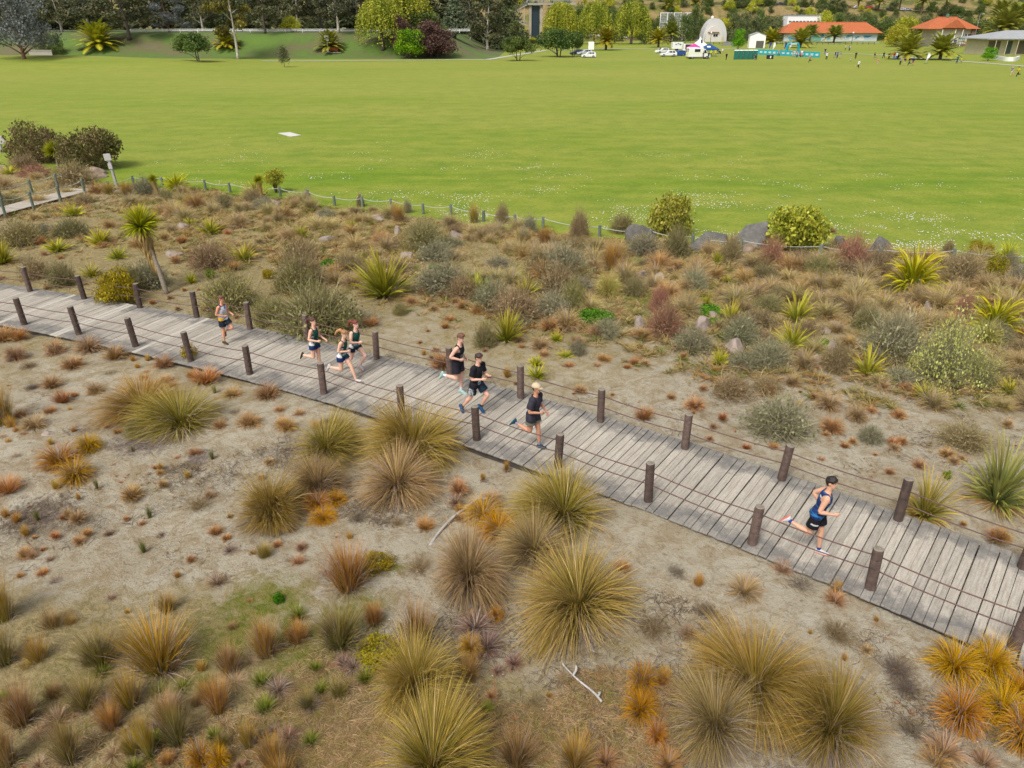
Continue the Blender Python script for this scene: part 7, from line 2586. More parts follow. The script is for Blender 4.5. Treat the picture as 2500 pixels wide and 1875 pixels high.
def roof_tiles(root, w, d, z0, z1, hip, eave, mat, rows=9):
    """hipped roof laid in courses, each course a step proud of the next"""
    roof = None
    for r_ in range(rows):
        t0, t1 = r_ / rows, (r_ + 1) / rows
        b = MB()
        def ring(t, lift=0):
            hx = (w / 2 + eave) * (1 - t) + (w / 2 - hip) * t
            hy = (d / 2 + eave) * (1 - t) + .05 * t
            z = z0 + (z1 - z0) * t + lift
            return [(-hx, -hy, z), (hx, -hy, z), (hx, hy, z), (-hx, hy, z)]
        b.loft([ring(t0, -.02), ring(t0, .06), ring(t1, .01)], cap=(r_ == rows - 1))
        if roof is None:
            roof = b.build('roof', mat, root)
        else:
            b.build('tile_course', mat, roof)
    b = MB()
    b.box((0, 0, z1 + .08), (w - 2 * hip + .4, .35, .22), bevel=.05)
    b.build('ridge_cap', mat, roof)
    return roof


def window(root, x, y, z, w, h, face=-1, frame=WHITE, panes=2):
    b = MB()
    t = .08
    b.box((x, y + face * .04, z + h / 2 - t / 2), (w, .1, t)); b.box((x, y + face * .04, z - h / 2 + t / 2), (w, .1, t))
    for i in range(panes + 1):
        b.box((x - w / 2 + t / 2 + (w - t) * i / panes, y + face * .043, z), (t, .09, h - 2 * t))
    f_ = b.build('window', frame, root)
    b = MB()
    b.box((x, y + face * .01, z), (w - .05, .04, h - .05))
    b.build('pane', GLASS, f_)


# ---- long building with orange roof and sea mural
root, m, p = place('changing_block', 2016, 380, 'long low building with orange tiled roof and blue sea mural', 'building')
w, d = 232 * m, 11.0
ze, zr = top_z(p, 80) - p.z, top_z(p, 58) - p.z
b = MB(); b.box((0, 0, ze / 2), (w - 1.5, d - 1, ze)); b.build('wall', plain('mural_base', (206, 218, 226), var=.05), root)
roof_tiles(root, w, d, ze, zr + .6, 5.0, 1.0, TILE, 8)
MUR = [plain('mural_blue', (110, 186, 210), var=.15, scale=.8), plain('mural_deep', (70, 150, 190), var=.15, scale=.8), plain('mural_white', (236, 240, 240), var=.04)]
rm = random.Random(8)
for i in range(26):
    x = -w / 2 + 4 + i * (w - 8) / 26
    b = MB()
    pts = []
    n = 9
    ww, hh_ = rm.uniform(.9, 2.0), rm.uniform(.35, 1.0)
    zc = rm.uniform(.9, ze - 1.0)
    for k in range(n):
        a = 2 * math.pi * k / n
        e = 1 + .3 * math.sin(3 * a + i)
        pts.append((x + ww * math.cos(a) * e, zc + hh_ * math.sin(a) * e))
    b.prism(pts, 'y', -(d - 1) / 2 - .03 - .004 * (i % 3), -(d - 1) / 2 + .01)
    b.build('mural_shape', MUR[i % 3], root)
b = MB(); b.box((-w / 2 + 13, -(d - 1) / 2 - .1, 1.6), (10, .12, 3.0)); b.build('net_screen', plain('net_screen_green', (120, 178, 168), var=.1), root)

# ---- house with orange roof
root, m, p = place('orange_roof_house', 2296, 312, 'house with bright orange hipped roof and row of white-framed windows', 'house')
w, d = 116 * m, 12.0
ze, zr = top_z(p, 70) - p.z, top_z(p, 45) - p.z
b = MB(); b.box((1.5, 0, ze / 2), (w - 4, d - 1.5, ze)); b.build('wall', PINKW, root)
b = MB(); b.box((1.5, -(d - 1.5) / 2 - .04, .45), (w - 3.9, .1, .9)); b.build('plinth', BRICK, root)
b = MB(); b.box((w / 2 - 1.2, -(d - 1.5) / 2 - .3, ze / 2), (1.2, 1.2, ze)); b.build('chimney_breast', BRICK, root)
rf_ = roof_tiles(root, w, d, ze, zr + .4, 5.5, .9, TILE, 8)
b = MB(); b.box((0, 0, zr + 1.0), (1.0, 1.0, 1.2), taper=.7); b.build('roof_vent', plain('verdigris', (96, 136, 116)), rf_)
b = MB(); b.prism([(-4.4, ze + .3), (4.4, ze + .3), (0, zr - .2)], 'y', -d / 2 - 1.2, -1.0); b.build('porch_gable', TILE, rf_)
for x in (4.6, 5.8, 7.0, 8.2):
    window(root, x, -(d - 1.5) / 2, ze * .62, 1.0, 1.5)
window(root, -.6, -(d - 1.5) / 2, ze * .55, 2.0, 1.5, panes=3)
b = MB(); b.box((2.3, -(d - 1.5) / 2 - .03, 1.15), (1.3, .1, 2.3)); dr = b.build('door', plain('blue_door', (70, 100, 140)), root)
b = MB(); b.box((2.8, -(d - 1.5) / 2 - .12, 1.1), (.06, .08, .2)); b.build('handle', STEEL, dr)
for x in (-4.0, 0.9, 3.7):
    b = MB(); b.box((x, -d / 2 - .6, ze / 2), (.22, .22, ze)); b.build('porch_post', WHITE, root)

# ---- round-roofed white hut
root, m, p = place('round_roof_hut', 1744, 368, 'white round-roofed hut with arched front and small window', 'hut')
w = 58 * m
zr = top_z(p, 45) - p.z
b = MB()
ar = [(w / 2 * math.cos(a), .8 + (zr - .8) * math.sin(a)) for a in [math.pi * k / 16 for k in range(17)]]
b.prism([(w / 2, 0)] + ar + [(-w / 2, 0)], 'y', 0, 8)
b.build('shell', plain('hut_white', (222, 220, 216), var=.06), root)
for k in range(5):
    rb = MB()
    rr_ = [[(1.012 * x, y, .8 + 1.012 * (z - .8)) for x, z in ar] for y in (.6 + k * 1.7, .8 + k * 1.7)]
    rb.loft(rr_, closed=False)
    rb.build('roof_rib', GREYR, root)
b = MB()
ar2 = [(w * .36 * math.cos(a) - 1, .6 + zr * .62 * math.sin(a)) for a in [math.pi * k / 14 for k in range(15)]]
b.prism([(w * .36 - 1, 0)] + ar2 + [(-w * .36 - 1, 0)], 'y', -2.4, .0)
b.build('front_bay', plain('bay_plaster', (232, 226, 218), var=.04), root)
b = MB(); b.box((-1.4, -2.7, zr * .42), (w * .46, .7, .2)); b.build('canopy', plain('rust_canopy', (176, 110, 96)), root)
b = MB(); b.lathe([(.5, 0), (.6, .3), (.6, .8), (.3, 1.1), (.02, 1.2)], 10, (-1.8, 1, zr - .1)); b.build('roof_vent', WHITE, root)
window(root, -.4, -2.4, zr * .28, 2.2, 1.3)
b = MB(); b.box((3.0, -2.44, 1.1), (1.0, .1, 2.2)); b.build('door', CREAM, root)

# ---- small white shed
root, m, p = place('garage_shed', 1845, 290, 'small white gabled shed with dark roller door', 'shed', rz=-.18)
w, d = 37 * m, 5.0
ze, zr = top_z(p, 86) - p.z, top_z(p, 79) - p.z
b = MB(); b.prism([(-w / 2, 0), (w / 2, 0), (w / 2, ze), (0, zr), (-w / 2, ze)], 'y', -d / 2, d / 2); b.build('wall', WHITE, root)
for s in (-1, 1):
    b = MB()
    b.add([(s * (w / 2 + .25), -d / 2 - .2, ze - .1), (0, -d / 2 - .2, zr + .06), (0, d / 2 + .2, zr + .06), (s * (w / 2 + .25), d / 2 + .2, ze - .1),
           (s * (w / 2 + .25), -d / 2 - .2, ze), (0, -d / 2 - .2, zr + .16), (0, d / 2 + .2, zr + .16), (s * (w / 2 + .25), d / 2 + .2, ze)], [(0, 1, 2, 3), (4, 5, 6, 7), (0, 1, 5, 4), (2, 3, 7, 6), (0, 3, 7, 4)])
    b.build('roof_slope', GREYR, root)
b = MB(); b.box((w * .17, -d / 2 - .03, 1.2), (w * .48, .1, 2.4)); g_ = b.build('roller_door', plain('roller_grey', (110, 108, 96)), root)
for k in range(6):
    b = MB(); b.box((w * .17, -d / 2 - .09, .3 + k * .4), (w * .48, .03, .05)); b.build('rib', DARK, g_)

# ---- long white flat building behind
root, m, p = place('flat_white_block', 1950, 412, 'long flat white building between the orange roof and the hill', 'building')
b = MB(); b.box((0, 0, (top_z(p, 38) - p.z) / 2), (82 * m, 8, top_z(p, 38) - p.z)); b.build('wall', WHITE, root)
b = MB(); b.box((0, 0, top_z(p, 38) - p.z + .15), (83 * m, 8.6, .3)); b.build('roof_slab', GREYR, root)
for k in range(9):
    window(root, -34 * m + k * 8.4 * m, -4, (top_z(p, 38) - p.z) * .75, 1.4, .9)

# ---- grey-roofed pavilion on the right
root, m, p = place('pavilion', 2466, 236, 'cream pavilion with low grey roof and dark openings beside tall palms', 'pavilion')
w, d = 190 * m, 12
xo = 46 * m
ze, zr = top_z(p, 95) - p.z, top_z(p, 74) - p.z
b = MB(); b.box((xo * .0 + w / 2 - 82 * m, 2, ze / 2), (w, d - 2, ze)); b.build('wall', CREAM, root)
x0, x1 = -95 * m, w - 82 * m
b = MB()
b.add([(x0, -d / 2, ze), (x1, -d / 2, ze), (x1, d / 2 + 2, ze), (x0, d / 2 + 2, ze), (x0 + 9, 1, zr), (x1, 1, zr), (x0, -d / 2, ze + .25), (x1, -d / 2, ze + .25), (x1, d / 2 + 2, ze + .25), (x0, d / 2 + 2, ze + .25)],
      [(0, 1, 7, 6), (6, 7, 5, 4), (9, 8, 5, 4), (6, 4, 9), (7, 8, 5), (0, 3, 9, 6), (3, 2, 8, 9), (0, 1, 2, 3)])
b.build('roof', GREYR, root)
b = MB(); b.box(((x0 + x1) / 2 + 5, -d / 2 - .05, ze + .1), (x1 - x0 - 12, .12, .3)); b.build('fascia', plain('pink_fascia', (206, 140, 120)), root)
for k in range(5):
    b = MB(); b.box((-60 * m + k * 36 * m, -3.05, ze * .48), (1.6 if k % 2 else 3.4, .12, ze * .8)); b.build('opening', plain('green_door', (84, 104, 90)) if k % 2 else plain('shade_panel', (120, 112, 92)), root)
for k in range(8):
    b = MB(); b.tube([(x0 + 3 + k * 3.2, -d / 2 + .3, 0), (x0 + 3 + k * 3.2, -d / 2 + .3, ze)], .09, 8); b.build('verandah_post', CREAM, root)

# ---- curved white wall
root = empty('curved_wall', G(2440, 147), label='low curved white wall on the grass before the pavilion', cat='wall')
c0 = root.location.copy()
pts = [G(2419, 137), G(2424, 143), G(2440, 148), G(2458, 150.5), G(2476, 150.5), G(2486, 147)]
pp = cr([Vector((q.x, q.y, 0)) for q in pts], 5)
b = MB()
rg = []
for i, q in enumerate(pp):
    dd = pp[min(i + 1, len(pp) - 1)] - pp[max(i - 1, 0)]
    n_ = Vector((-dd.y, dd.x, 0)).normalized() * .2
    q = q - Vector((c0.x, c0.y, 0))
    rg.append([q - n_, q + n_, q + n_ + Vector((0, 0, 1.0)), q - n_ + Vector((0, 0, 1.0))])
b.loft(rg)
b.build('wall_band', WHITE, root)
pts = [G(2419, 137), G(2440, 131), G(2466, 128), G(2500, 125), G(2530, 123)]
pp = cr([Vector((q.x, q.y, 0)) for q in pts], 5)
b = MB()
rg = []
for i, q in enumerate(pp):
    dd = pp[min(i + 1, len(pp) - 1)] - pp[max(i - 1, 0)]
    n_ = Vector((-dd.y, dd.x, 0)).normalized() * .2
    q = q - Vector((c0.x, c0.y, 0))
    rg.append([q - n_, q + n_, q + n_ + Vector((0, 0, .9)), q - n_ + Vector((0, 0, .9))])
b.loft(rg)
b.build('rear_wall_band', WHITE, root)

# ---- playground slide and frame
root = empty('playground_slide', G(2356, 116), label='yellow slide with climbing frame beside the pavilion', cat='slide')
b = MB(); rg = []
for t in [k / 7 for k in range(8)]:
    x, z = -1.2 + 3.4 * t, 2.0 - 1.9 * t ** 1.1
    rg.append([(x, -.35, z + .3), (x, -.3, z), (x, .3, z), (x, .35, z + .3), (x, .3, z - .06), (x, -.3, z - .06)])
b.loft(rg); b.build('chute', plain('slide_yellow', (240, 176, 40), rough=.4), root)
for x, y in ((-1.3, -.6), (-1.3, .6), (-2.6, -.6), (-2.6, .6)):
    b = MB(); b.tube([(x, y, 0), (x, y, 2.9)], .06, 8); b.build('post', plain('slide_blue', (60, 90, 130)), root)
b = MB(); b.box((-1.95, 0, 2.0), (1.5, 1.4, .1)); b.build('platform', DARK, root)
b = MB(); b.prism([(-.9, 2.7), (.9, 2.7), (0, 3.4)], 'x', -2.9, -1.0); b.build('canopy', plain('slide_teal', (70, 120, 110)), root)
for k in range(5):
    b = MB(); b.tube([(-2.65 - .12 * (5 - k), -.5, .3 + k * .36), (-2.65 - .12 * (5 - k), .5, .3 + k * .36)], .035, 6); b.build('rung', STEEL, root)

# ---- footbridge stairs
root, m, p = place('footbridge', 1330, 372, 'concrete footbridge tower with switchback stairs beside the willows', 'footbridge')
PX = lambda x: (x - 1330) * m
PZ = lambda y: top_z(p, y) - p.z
for x, y0 in ((1294, 12), (1321, 8)):
    b = MB(); b.box((PX(x), 0, PZ(y0) / 2), (1.0, 1.1, PZ(y0)), bevel=.08); b.build('pier', CONCR, root)
b = MB(); b.box((PX(1307), 1.5, PZ(14) / 2), (PX(1318) - PX(1299), 2.5, PZ(14))); b.build('lift_shaft', plain('lift_glass', (50, 66, 76), rough=.25), root)
b = MB(); b.box((PX(1345), 0, PZ(10)), (PX(1400) - PX(1285), 3.0, .7)); b.build('deck', CONCR, root)
for yy in (-1.5, 1.5):
    b = MB()
    b.box((PX(1345), yy, PZ(10) + 1.5), (PX(1400) - PX(1285), .08, .1))
    for k in range(28):
        b.box((PX(1287) + k * (PX(1398) - PX(1287)) / 27, yy, PZ(10) + .92), (.07, .06, 1.1))
    b.build('deck_railing', STEEL, root)
for x in (1285, 1300, 1316, 1324):
    b = MB(); b.bar((PX(x), -1.4, PZ(10) + .6), (PX(x) + .8, -1.4, PZ(10) + 5.5), .35, .35); b.build('tower_strut', plain('strut_teal', (96, 140, 140)) if x > 1310 else CONCR, root)
for (xa, ya, xb, yb, off, nm) in ((1285, 12, 1236, 40, -1.6, 'upper_flight'), (1236, 41, 1286, 62, -3.4, 'lower_flight')):
    b = MB()
    n_ = 18
    for k in range(n_):
        t = (k + .5) / n_
        b.box((PX(xa) + (PX(xb) - PX(xa)) * t, off, PZ(ya) + (PZ(yb) - PZ(ya)) * t), (abs(PX(xb) - PX(xa)) / n_ + .02, 1.6, .45))
    fl = b.build(nm, CONCR, root)
    for o_ in (-.8, .8):
        b = MB()
        b.bar((PX(xa), off + o_, PZ(ya) + 1.4), (PX(xb), off + o_, PZ(yb) + 1.4), .08, .1)
        for k in range(20):
            t = (k + .5) / 20
            b.box((PX(xa) + (PX(xb) - PX(xa)) * t, off + o_, PZ(ya) + (PZ(yb) - PZ(ya)) * t + .8), (.07, .05, 1.2))
        b.build('handrail', STEEL, fl)
b = MB(); b.box((PX(1234), -2.5, PZ(41)), (2.4, 3.6, .4)); b.build('landing', CONCR, root)
for x, y0 in ((1233, 42), (1259, 28), (1269, 24), (1279, 18)):
    b = MB(); b.box((PX(x), -1.8, PZ(y0) / 2), (.5, .5, PZ(y0))); b.build('stair_column', CONCR, root)

# hedge and yellow flowering bushes before it
root, m, p = place('clipped_hedge', 1296, 330, 'clipped dark green hedge before the footbridge', 'hedge')
v, q, c = leaf_cloud(rgn(401), [((x, 0, .9), (1.2, .9, .85)) for x in np.linspace(-24 * m, 24 * m, 12)], 1500, .4, DKG, shell=.5)
obj('foliage', np_mesh('foliage', v, q, c, FOL), root)
b = MB()
for k in range(8):
    b.tube([(-22 * m + k * 6 * m, 0, -.1), (-22 * m + k * 6 * m + .2, .1, 1.0)], .06, 5)
b.build('stems', BARK_DARK, root)
for px, dist, half in ((1280, 338, 12), (1300, 338, 12), (1214, 340, 10), (1228, 340, 9)):
    root, m, p = place('flowering_bush', px, dist, 'yellow flowering bush behind the clipped hedge' if px > 1250 else 'reddish flower bed bush near the end of the bank', 'bush', group='yellow bushes behind the hedge' if px > 1250 else 'flower bed bushes')
    cs = [lin(150, 150, 30), lin(200, 190, 44), lin(220, 206, 80)] if px > 1250 else [lin(110, 100, 50), lin(176, 130, 90), lin(150, 110, 70)]
    v, q, c = leaf_cloud(rgn(px), [((0, 0, 1.1), (half * m, half * m, 1.2))], 700, .35, cs, shell=.3)
    obj('foliage', np_mesh('foliage', v, q, c, FOL), root)

# ---- white netted cage
root, m, p = place('sports_cage', 1655, 392, 'tall white netted sports cage behind the bushes', 'sports cage')
zt = top_z(p, 31) - p.z
for x in (-47, -30, -14, 2, 18, 34, 47):
    b = MB(); b.tube([(x * m, 0, 0), (x * m, 0, zt)], .18, 6); b.build('post', WHITE, root)
for z in (zt, zt * .66, zt * .33):
    b = MB(); b.tube([(-47 * m, -.02, z), (47 * m, -.02, z)], .12, 6); b.build('rail', WHITE, root)
b = MB()
for k in range(48):
    b.box(((-46.5 + k * 93 / 47) * m, .05, zt * .5), (.09, .04, zt))
for k in range(16):
    b.box((0, .09, zt * (k + .5) / 16), (94 * m, .03, .09))
o_ = b.build('netting', plain('white_netting', (226, 228, 228)), root)
o_['kind'] = 'stuff'

# ---- upper road, its fence and parked cars; white rail on the bank
ROADM = plain('road_asphalt', (120, 120, 120), rough=.9, var=.1, scale=.5)
ribbon('hill_road', [D(1600, 466), D(1750, 466), D(1900, 466), D(2050, 465), D(2200, 464), D(2350, 462), D(2540, 460)], 12, ROADM, .12, step=10)
ribbon('bank_road', [Vector((-330, 246, 0)), Vector((-200, 246, 0)), Vector((-100, 246, 0)), Vector((-30, 246, 0))], 7, ROADM, .12, step=10)
root = empty('road_fence', D(1850, 456), label='dark railing along the edge of the upper hill road', cat='fence')
o0 = root.location.copy()
xs = list(range(1700, 2480, 13))
for px in xs:
    q = D(px, 456.5) - o0
    b = MB(); b.box((q.x, q.y, q.z + .55), (.16, .16, 1.3)); b.build('post', DARK, root)
for hz in (.45, .8, 1.15):
    b = MB()
    for a, c_ in zip(xs[:-1], xs[1:]):
        qa, qb = D(a, 456.5) - o0, D(c_, 456.5) - o0
        b.bar(qa + Vector((0, -.05, hz)), qb + Vector((0, -.05, hz)), .06, .1)
    b.build('rail', DARK, root)
root = empty('road_rail', Vector((-120, 233, 5.9)), label='white rail along the road on top of the bank', cat='rail')
for x in range(-75, 110, 5):
    if -22 < x < 10:
        continue
    b = MB(); b.box((x, 0, .4), (.14, .14, 1.0)); b.build('post', WHITE, root)
for x0, x1 in ((-75, -25), (10, 108)):
    for z in (.45, .85):
        b = MB(); b.box(((x0 + x1) / 2, -.1, z), (x1 - x0, .05, .14)); b.build('rail', WHITE, root)
root = empty('white_parapet', D(103, 212), label='short white parapet wall behind the mound', cat='wall')
b = MB(); b.box((0, 0, .9), (6, .3, 1.8)); b.build('wall_panel', CONCR, root)
b = MB(); b.box((0, -.02, 1.88), (6.3, .5, .18)); b.build('coping', CONCR, root)

# ---- bench, sign, lamps, poles
root = empty('park_bench', G(816, 132), label='orange park bench on a pale slab by the path', cat='bench')
ORB = plain('orange_timber', (206, 110, 62), var=.1)
b = MB(); b.box((0, 0, .04), (4.2, 1.6, .1)); b.build('slab', CONC, root)
for k in range(3):
    b = MB(); b.box((0, -.25 + k * .2, .55), (2.2, .16, .06)); b.build('seat_slat', ORB, root)
for k in range(4):
    b = MB(); b.box((0, .3 + k * .03, .72 + k * .16), (2.2, .06, .13)); b.build('back_slat', ORB, root)
for x in (-.9, .9):
    b = MB(); b.box((x, 0, .3), (.12, .6, .5)); b.build('leg', ORB, root)
root = empty('white_sign', G(802, 132), label='white notice board on a white post beside the bench', cat='sign')
h_ = top_z(root.location, 100)
b = MB(); b.box((0, 0, h_ / 2), (.22, .2, h_)); b.build('post', WHITE, root)
b = MB(); b.box((-.1, -.13, h_ - .65), (1.15, .06, 1.3), bevel=.02); b.build('board', plain('sign_blank', (232, 236, 242), k=.8), root)


def lamp(px, py, y_top, label, arm=0, dist=None, head='globe', group=None):
    p = G(px, py) if dist is None else D(px, dist)
    root = empty('lamp_post', p, label=label, cat='lamp post', group=group)
    h = top_z(p, y_top) - p.z
    b = MB()
    b.tube([(0, 0, 0), (0, 0, .8), (0, 0, h)], [.14, .1, .07], 8)
    if arm:
        b.tube([(0, 0, h - .05), (arm * .5, 0, h + .35), (arm, 0, h + .3)], .06, 6)
    b.build('pole', STEEL if head != 'globe' else DARK, root)
    b = MB()
    if head == 'globe':
        b.lathe([(.05, 0), (.28, .15), (.34, .35), (.26, .56), (.05, .68)], 10, (0, 0, h))
    else:
        b.box((arm + .25 * (1 if arm >= 0 else -1), 0, h + .28), (.9, .3, .14), bevel=.04)
    b.build('lamp_head', WHITE, root)


lamp(1332, 80, 30, 'white street lamp with curved arm before the willows', 1.2, None, 'arm')
lamp(1828, 85, 20, 'tall light pole behind the small white shed', .8, None, 'arm')
lamp(2374, 112, 36, 'tall light pole in front of the pavilion', .9, None, 'arm')
lamp(2425, 110, 48, 'light pole with pale head behind the pavilion roof', -.8, None, 'arm')
lamp(2334, 95, 47, 'light pole with broad head before the orange-roofed house', .8, None, 'arm')
for a in ((1446, 86, 75), (1530, 89, 76), (1567, 95, 85), (1582, 93, 67), (1734, 105, 82), (1781, 95, 74), (1800, 92, 80), (2131, 100, 82), (2079, 105, 82)):
    lamp(*a, 'park lamp with white globe beside the far path', group='globe lamps along the far path')
root = empty('steel_fence', D(1750, 325), label='long dark low fence across the far grass before the buildings', cat='fence')
o0 = root.location.copy()
xs = list(range(1560, 2140, 14))
for px in xs:
    q = D(px, 325) - o0
    b = MB(); b.box((q.x, q.y, .5), (.12, .12, 1.1)); b.build('post', DARK, root)
for hz in (.5, .98):
    b = MB(); qa, qb = D(xs[0], 325) - o0, D(xs[-1], 325) - o0
    b.bar(qa + Vector((0, -.1, hz)), qb + Vector((0, -.1, hz)), .05, .07); b.build('rail', DARK, root)
root = empty('concrete_steps', G(1780, 112), label='grey concrete terrace steps beside the far path', cat='steps')
for k in range(3):
    b = MB(); b.box((k * .3, k * .9, .2 + k * .2), (6.0 - k * .8, .9, .4 + k * .4)); b.build('step', plain('grey_step', (150, 146, 140)), root)
root = empty('picnic_table', G(1516, 90), label='pale picnic table by the far path', cat='table')
b = MB(); b.box((0, 0, .76), (2.4, .9, .08)); b.build('table_top', CONCR, root)
for s in (-1, 1):
    b = MB(); b.box((0, s * .8, .45), (2.4, .3, .06)); b.build('seat', CONCR, root)
    b = MB(); b.box((s * .8, 0, .37), (.12, 1.5, .74)); b.build('leg', CONCR, root)


# ---- vehicles
TYRE = plain('tyre_rubber', (34, 34, 36), rough=.9)
RIM = plain('wheel_rim', (170, 172, 176), rough=.35, metal=.4)


def paint(rgb):
    return plain('car_paint_%d_%d_%d' % rgb, rgb, rough=.25, var=.03, scale=1, spec=.6, k=.75)


def car(p, rz, rgb, label, L=4.1, W=1.72, H=1.5, kind='hatch', group=None, name='parked_car', cat='car', decal=None):
    """x = length (front +x)"""
    root = empty(name, p, rz, label=label, cat=cat, group=group)
    pm_ = paint(rgb)
    belt = H * .60
    zs = .24 if kind != 'suv' else .34
    hood = H * .58
    if kind == 'hatch':
        st = [(-.5, .62, .62), (-.485, .70, .72), (-.46, .84, .88), (-.40, .96, None), (-.30, 1.0, None), (-.02, 1.0, None), (.08, .97, None), (.25, .60, .60), (.40, .54, .54), (.47, .48, .48), (.5, .36, .36)]
    else:
        st = [(-.5, .60, .60), (-.485, .66, .68), (-.45, .80, .84), (-.38, .97, None), (-.28, 1.0, None), (.0, .99, None), (.07, .95, None), (.22, .64, .64), (.38, .60, .60), (.47, .54, .54), (.5, .40, .40)]
    def section(t, zt):
        z = zt * H
        w = W / 2 * (1 - .35 * max(0, abs(t) - .40) ** 1 * 3.0)
        b_ = min(belt, z - .02)
        wr_ = w * (.80 if z > belt + .1 else .93)
        x = t * L
        return [(x, -w * .93, zs), (x, -w, zs + .18), (x, -w * .99, b_), (x, -wr_, z - .05), (x, -wr_ * .7, z), (x, wr_ * .7, z), (x, wr_, z - .05), (x, w * .99, b_), (x, w, zs + .18), (x, w * .93, zs)]
    b = MB()
    b.loft([section(t, zt) for t, zt, _ in st])
    body = b.build('body', pm_, root)
    # glass, just proud of the body
    def side(t0, z0, t1, z1, s):
        a, c_ = section(t0, z0), section(t1, z1)
        i, j = (2, 3) if s < 0 else (7, 6)
        def q(P, f):
            A, B = Vector(P[i]), Vector(P[j])
            v = A.lerp(B, f)
            v.y += s * .015
            return v
        return [q(a, .12), q(c_, .12), q(c_, .88), q(a, .88)]
    zf = lambda t: np.interp(t, [x[0] for x in st], [x[1] for x in st])
    for s in (-1, 1):
        for t0, t1 in ((-.37, -.22), (-.20, -.03), (-.01, .12)):
            b = MB(); b.quad(*side(t0, zf(t0), t1, zf(t1), s)); b.build('side_window', GLASS, root)
    for t0, t1, nm in ((.09, .24, 'windscreen'), (-.475, -.405, 'rear_window')):
        a, c_ = section(t0, zf(t0)), section(t1, zf(t1))
        b = MB()
        b.quad(*[Vector(v) + Vector((.02 if nm[0] == 'w' else -.02, 0, .02)) for v in (Vector(a[4]).lerp(Vector(a[5]), .02), Vector(a[4]).lerp(Vector(a[5]), .98), Vector(c_[4]).lerp(Vector(c_[5]), .98), Vector(c_[4]).lerp(Vector(c_[5]), .02))])
        b.build(nm, GLASS, root)
    r_ = .32 if kind != 'suv' else .36
    for sx_ in (-.31, .31):
        for s in (-1, 1):
            w_ = empty('wheel', (sx_ * L, s * (W / 2 - .08), r_)); w_.parent = root
            b = MB(); 
            prof = [(r_ * .6, -.1), (r_ * .97, -.1), (r_, -.06), (r_, .06), (r_ * .97, .1), (r_ * .6, .1)]
            b.lathe(prof, 16, cap=False)
            for i_, v in enumerate(b.v):
                b.v[i_] = (v[0], v[2], v[1])
            b.build('tyre', TYRE, w_)
            b = MB(); b.lathe([(r_ * .62, -.08), (r_ * .62, .08), (r_ * .2, .1)], 12)
            for i_, v in enumerate(b.v):
                b.v[i_] = (v[0], v[2] * s, v[1])
            b.build('rim', RIM, w_)
    for s in (-1, 1):
        b = MB(); b.box((.485 * L, s * W * .34, hood - .16), (.12, .34, .14), bevel=.03); b.build('headlight', plain('lamp_glass', (220, 226, 230), rough=.2), root)
        b = MB(); b.box((-.488 * L, s * W * .36, hood + .02), (.1, .26, .22), bevel=.03); b.build('tail_light', plain('tail_red', (170, 40, 36), rough=.3), root)
        b = MB(); b.box((.10 * L, s * (W / 2 + .07), belt + .05), (.14, .16, .12), bevel=.03); b.build('mirror', pm_, root)
    b = MB(); b.box((.0, 0, zs - .02), (L * .9, W * .9, .1)); b.build('sill', DARK, root)
    if decal:
        b = MB(); b.prism([(-.1, .55), (.35, .62), (.5, .9), (.1, .95)], 'y', -W / 2 - .015, -W / 2 + .01); b.build('door_logo', plain('decal_%d_%d_%d' % decal, decal), root)
    return root


car(G(1437, 141), math.pi - .05, (236, 236, 234), 'small white hatchback beside the largest dark round tree', 3.9, 1.68, 1.52)
car(G(1427, 135), math.pi + .25, (196, 200, 204), 'silver car half hidden behind the small white hatchback', 4.2, 1.72, 1.5)
car(G(1409, 134), math.pi + .3, (44, 50, 66), 'dark car in the shade of the largest round tree', 4.2, 1.72, 1.45)
car(G(1631, 139), math.pi + .02, (238, 238, 236), 'white crossover car with orange door logo and dark wheels', 4.5, 1.82, 1.62, 'suv', decal=(226, 150, 50))
car(G(1616, 130), math.pi + .35, (236, 236, 234), 'white car parked behind the crossover', 4.2, 1.75, 1.5)
car(G(1656, 137), math.pi + .15, (34, 84, 160), 'blue hatchback behind the crossover', 3.8, 1.66, 1.5)
UPC = [((150, 40, 48), 2054), ((222, 222, 220), 2080), ((206, 64, 50), 2110), ((60, 80, 110), 2160), ((230, 230, 228), 2188), ((200, 204, 206), 2202), ((90, 120, 140), 1880), ((60, 66, 74), 1895), ((214, 214, 212), 1860), ((70, 74, 80), 1830)]
nm_c = {(150, 40, 48): 'dark red', (222, 222, 220): 'white', (206, 64, 50): 'bright red', (60, 80, 110): 'slate blue', (230, 230, 228): 'pure white', (200, 204, 206): 'silver', (90, 120, 140): 'steel blue', (60, 66, 74): 'charcoal', (214, 214, 212): 'off-white', (70, 74, 80): 'dark grey'}
for rgb, px in UPC:
    q = D(px, 463)
    q.z += .12
    car(q, .05, rgb, nm_c[rgb] + ' car parked on the upper hill road', 4.3, 1.75, 1.5, group='cars on the upper road')


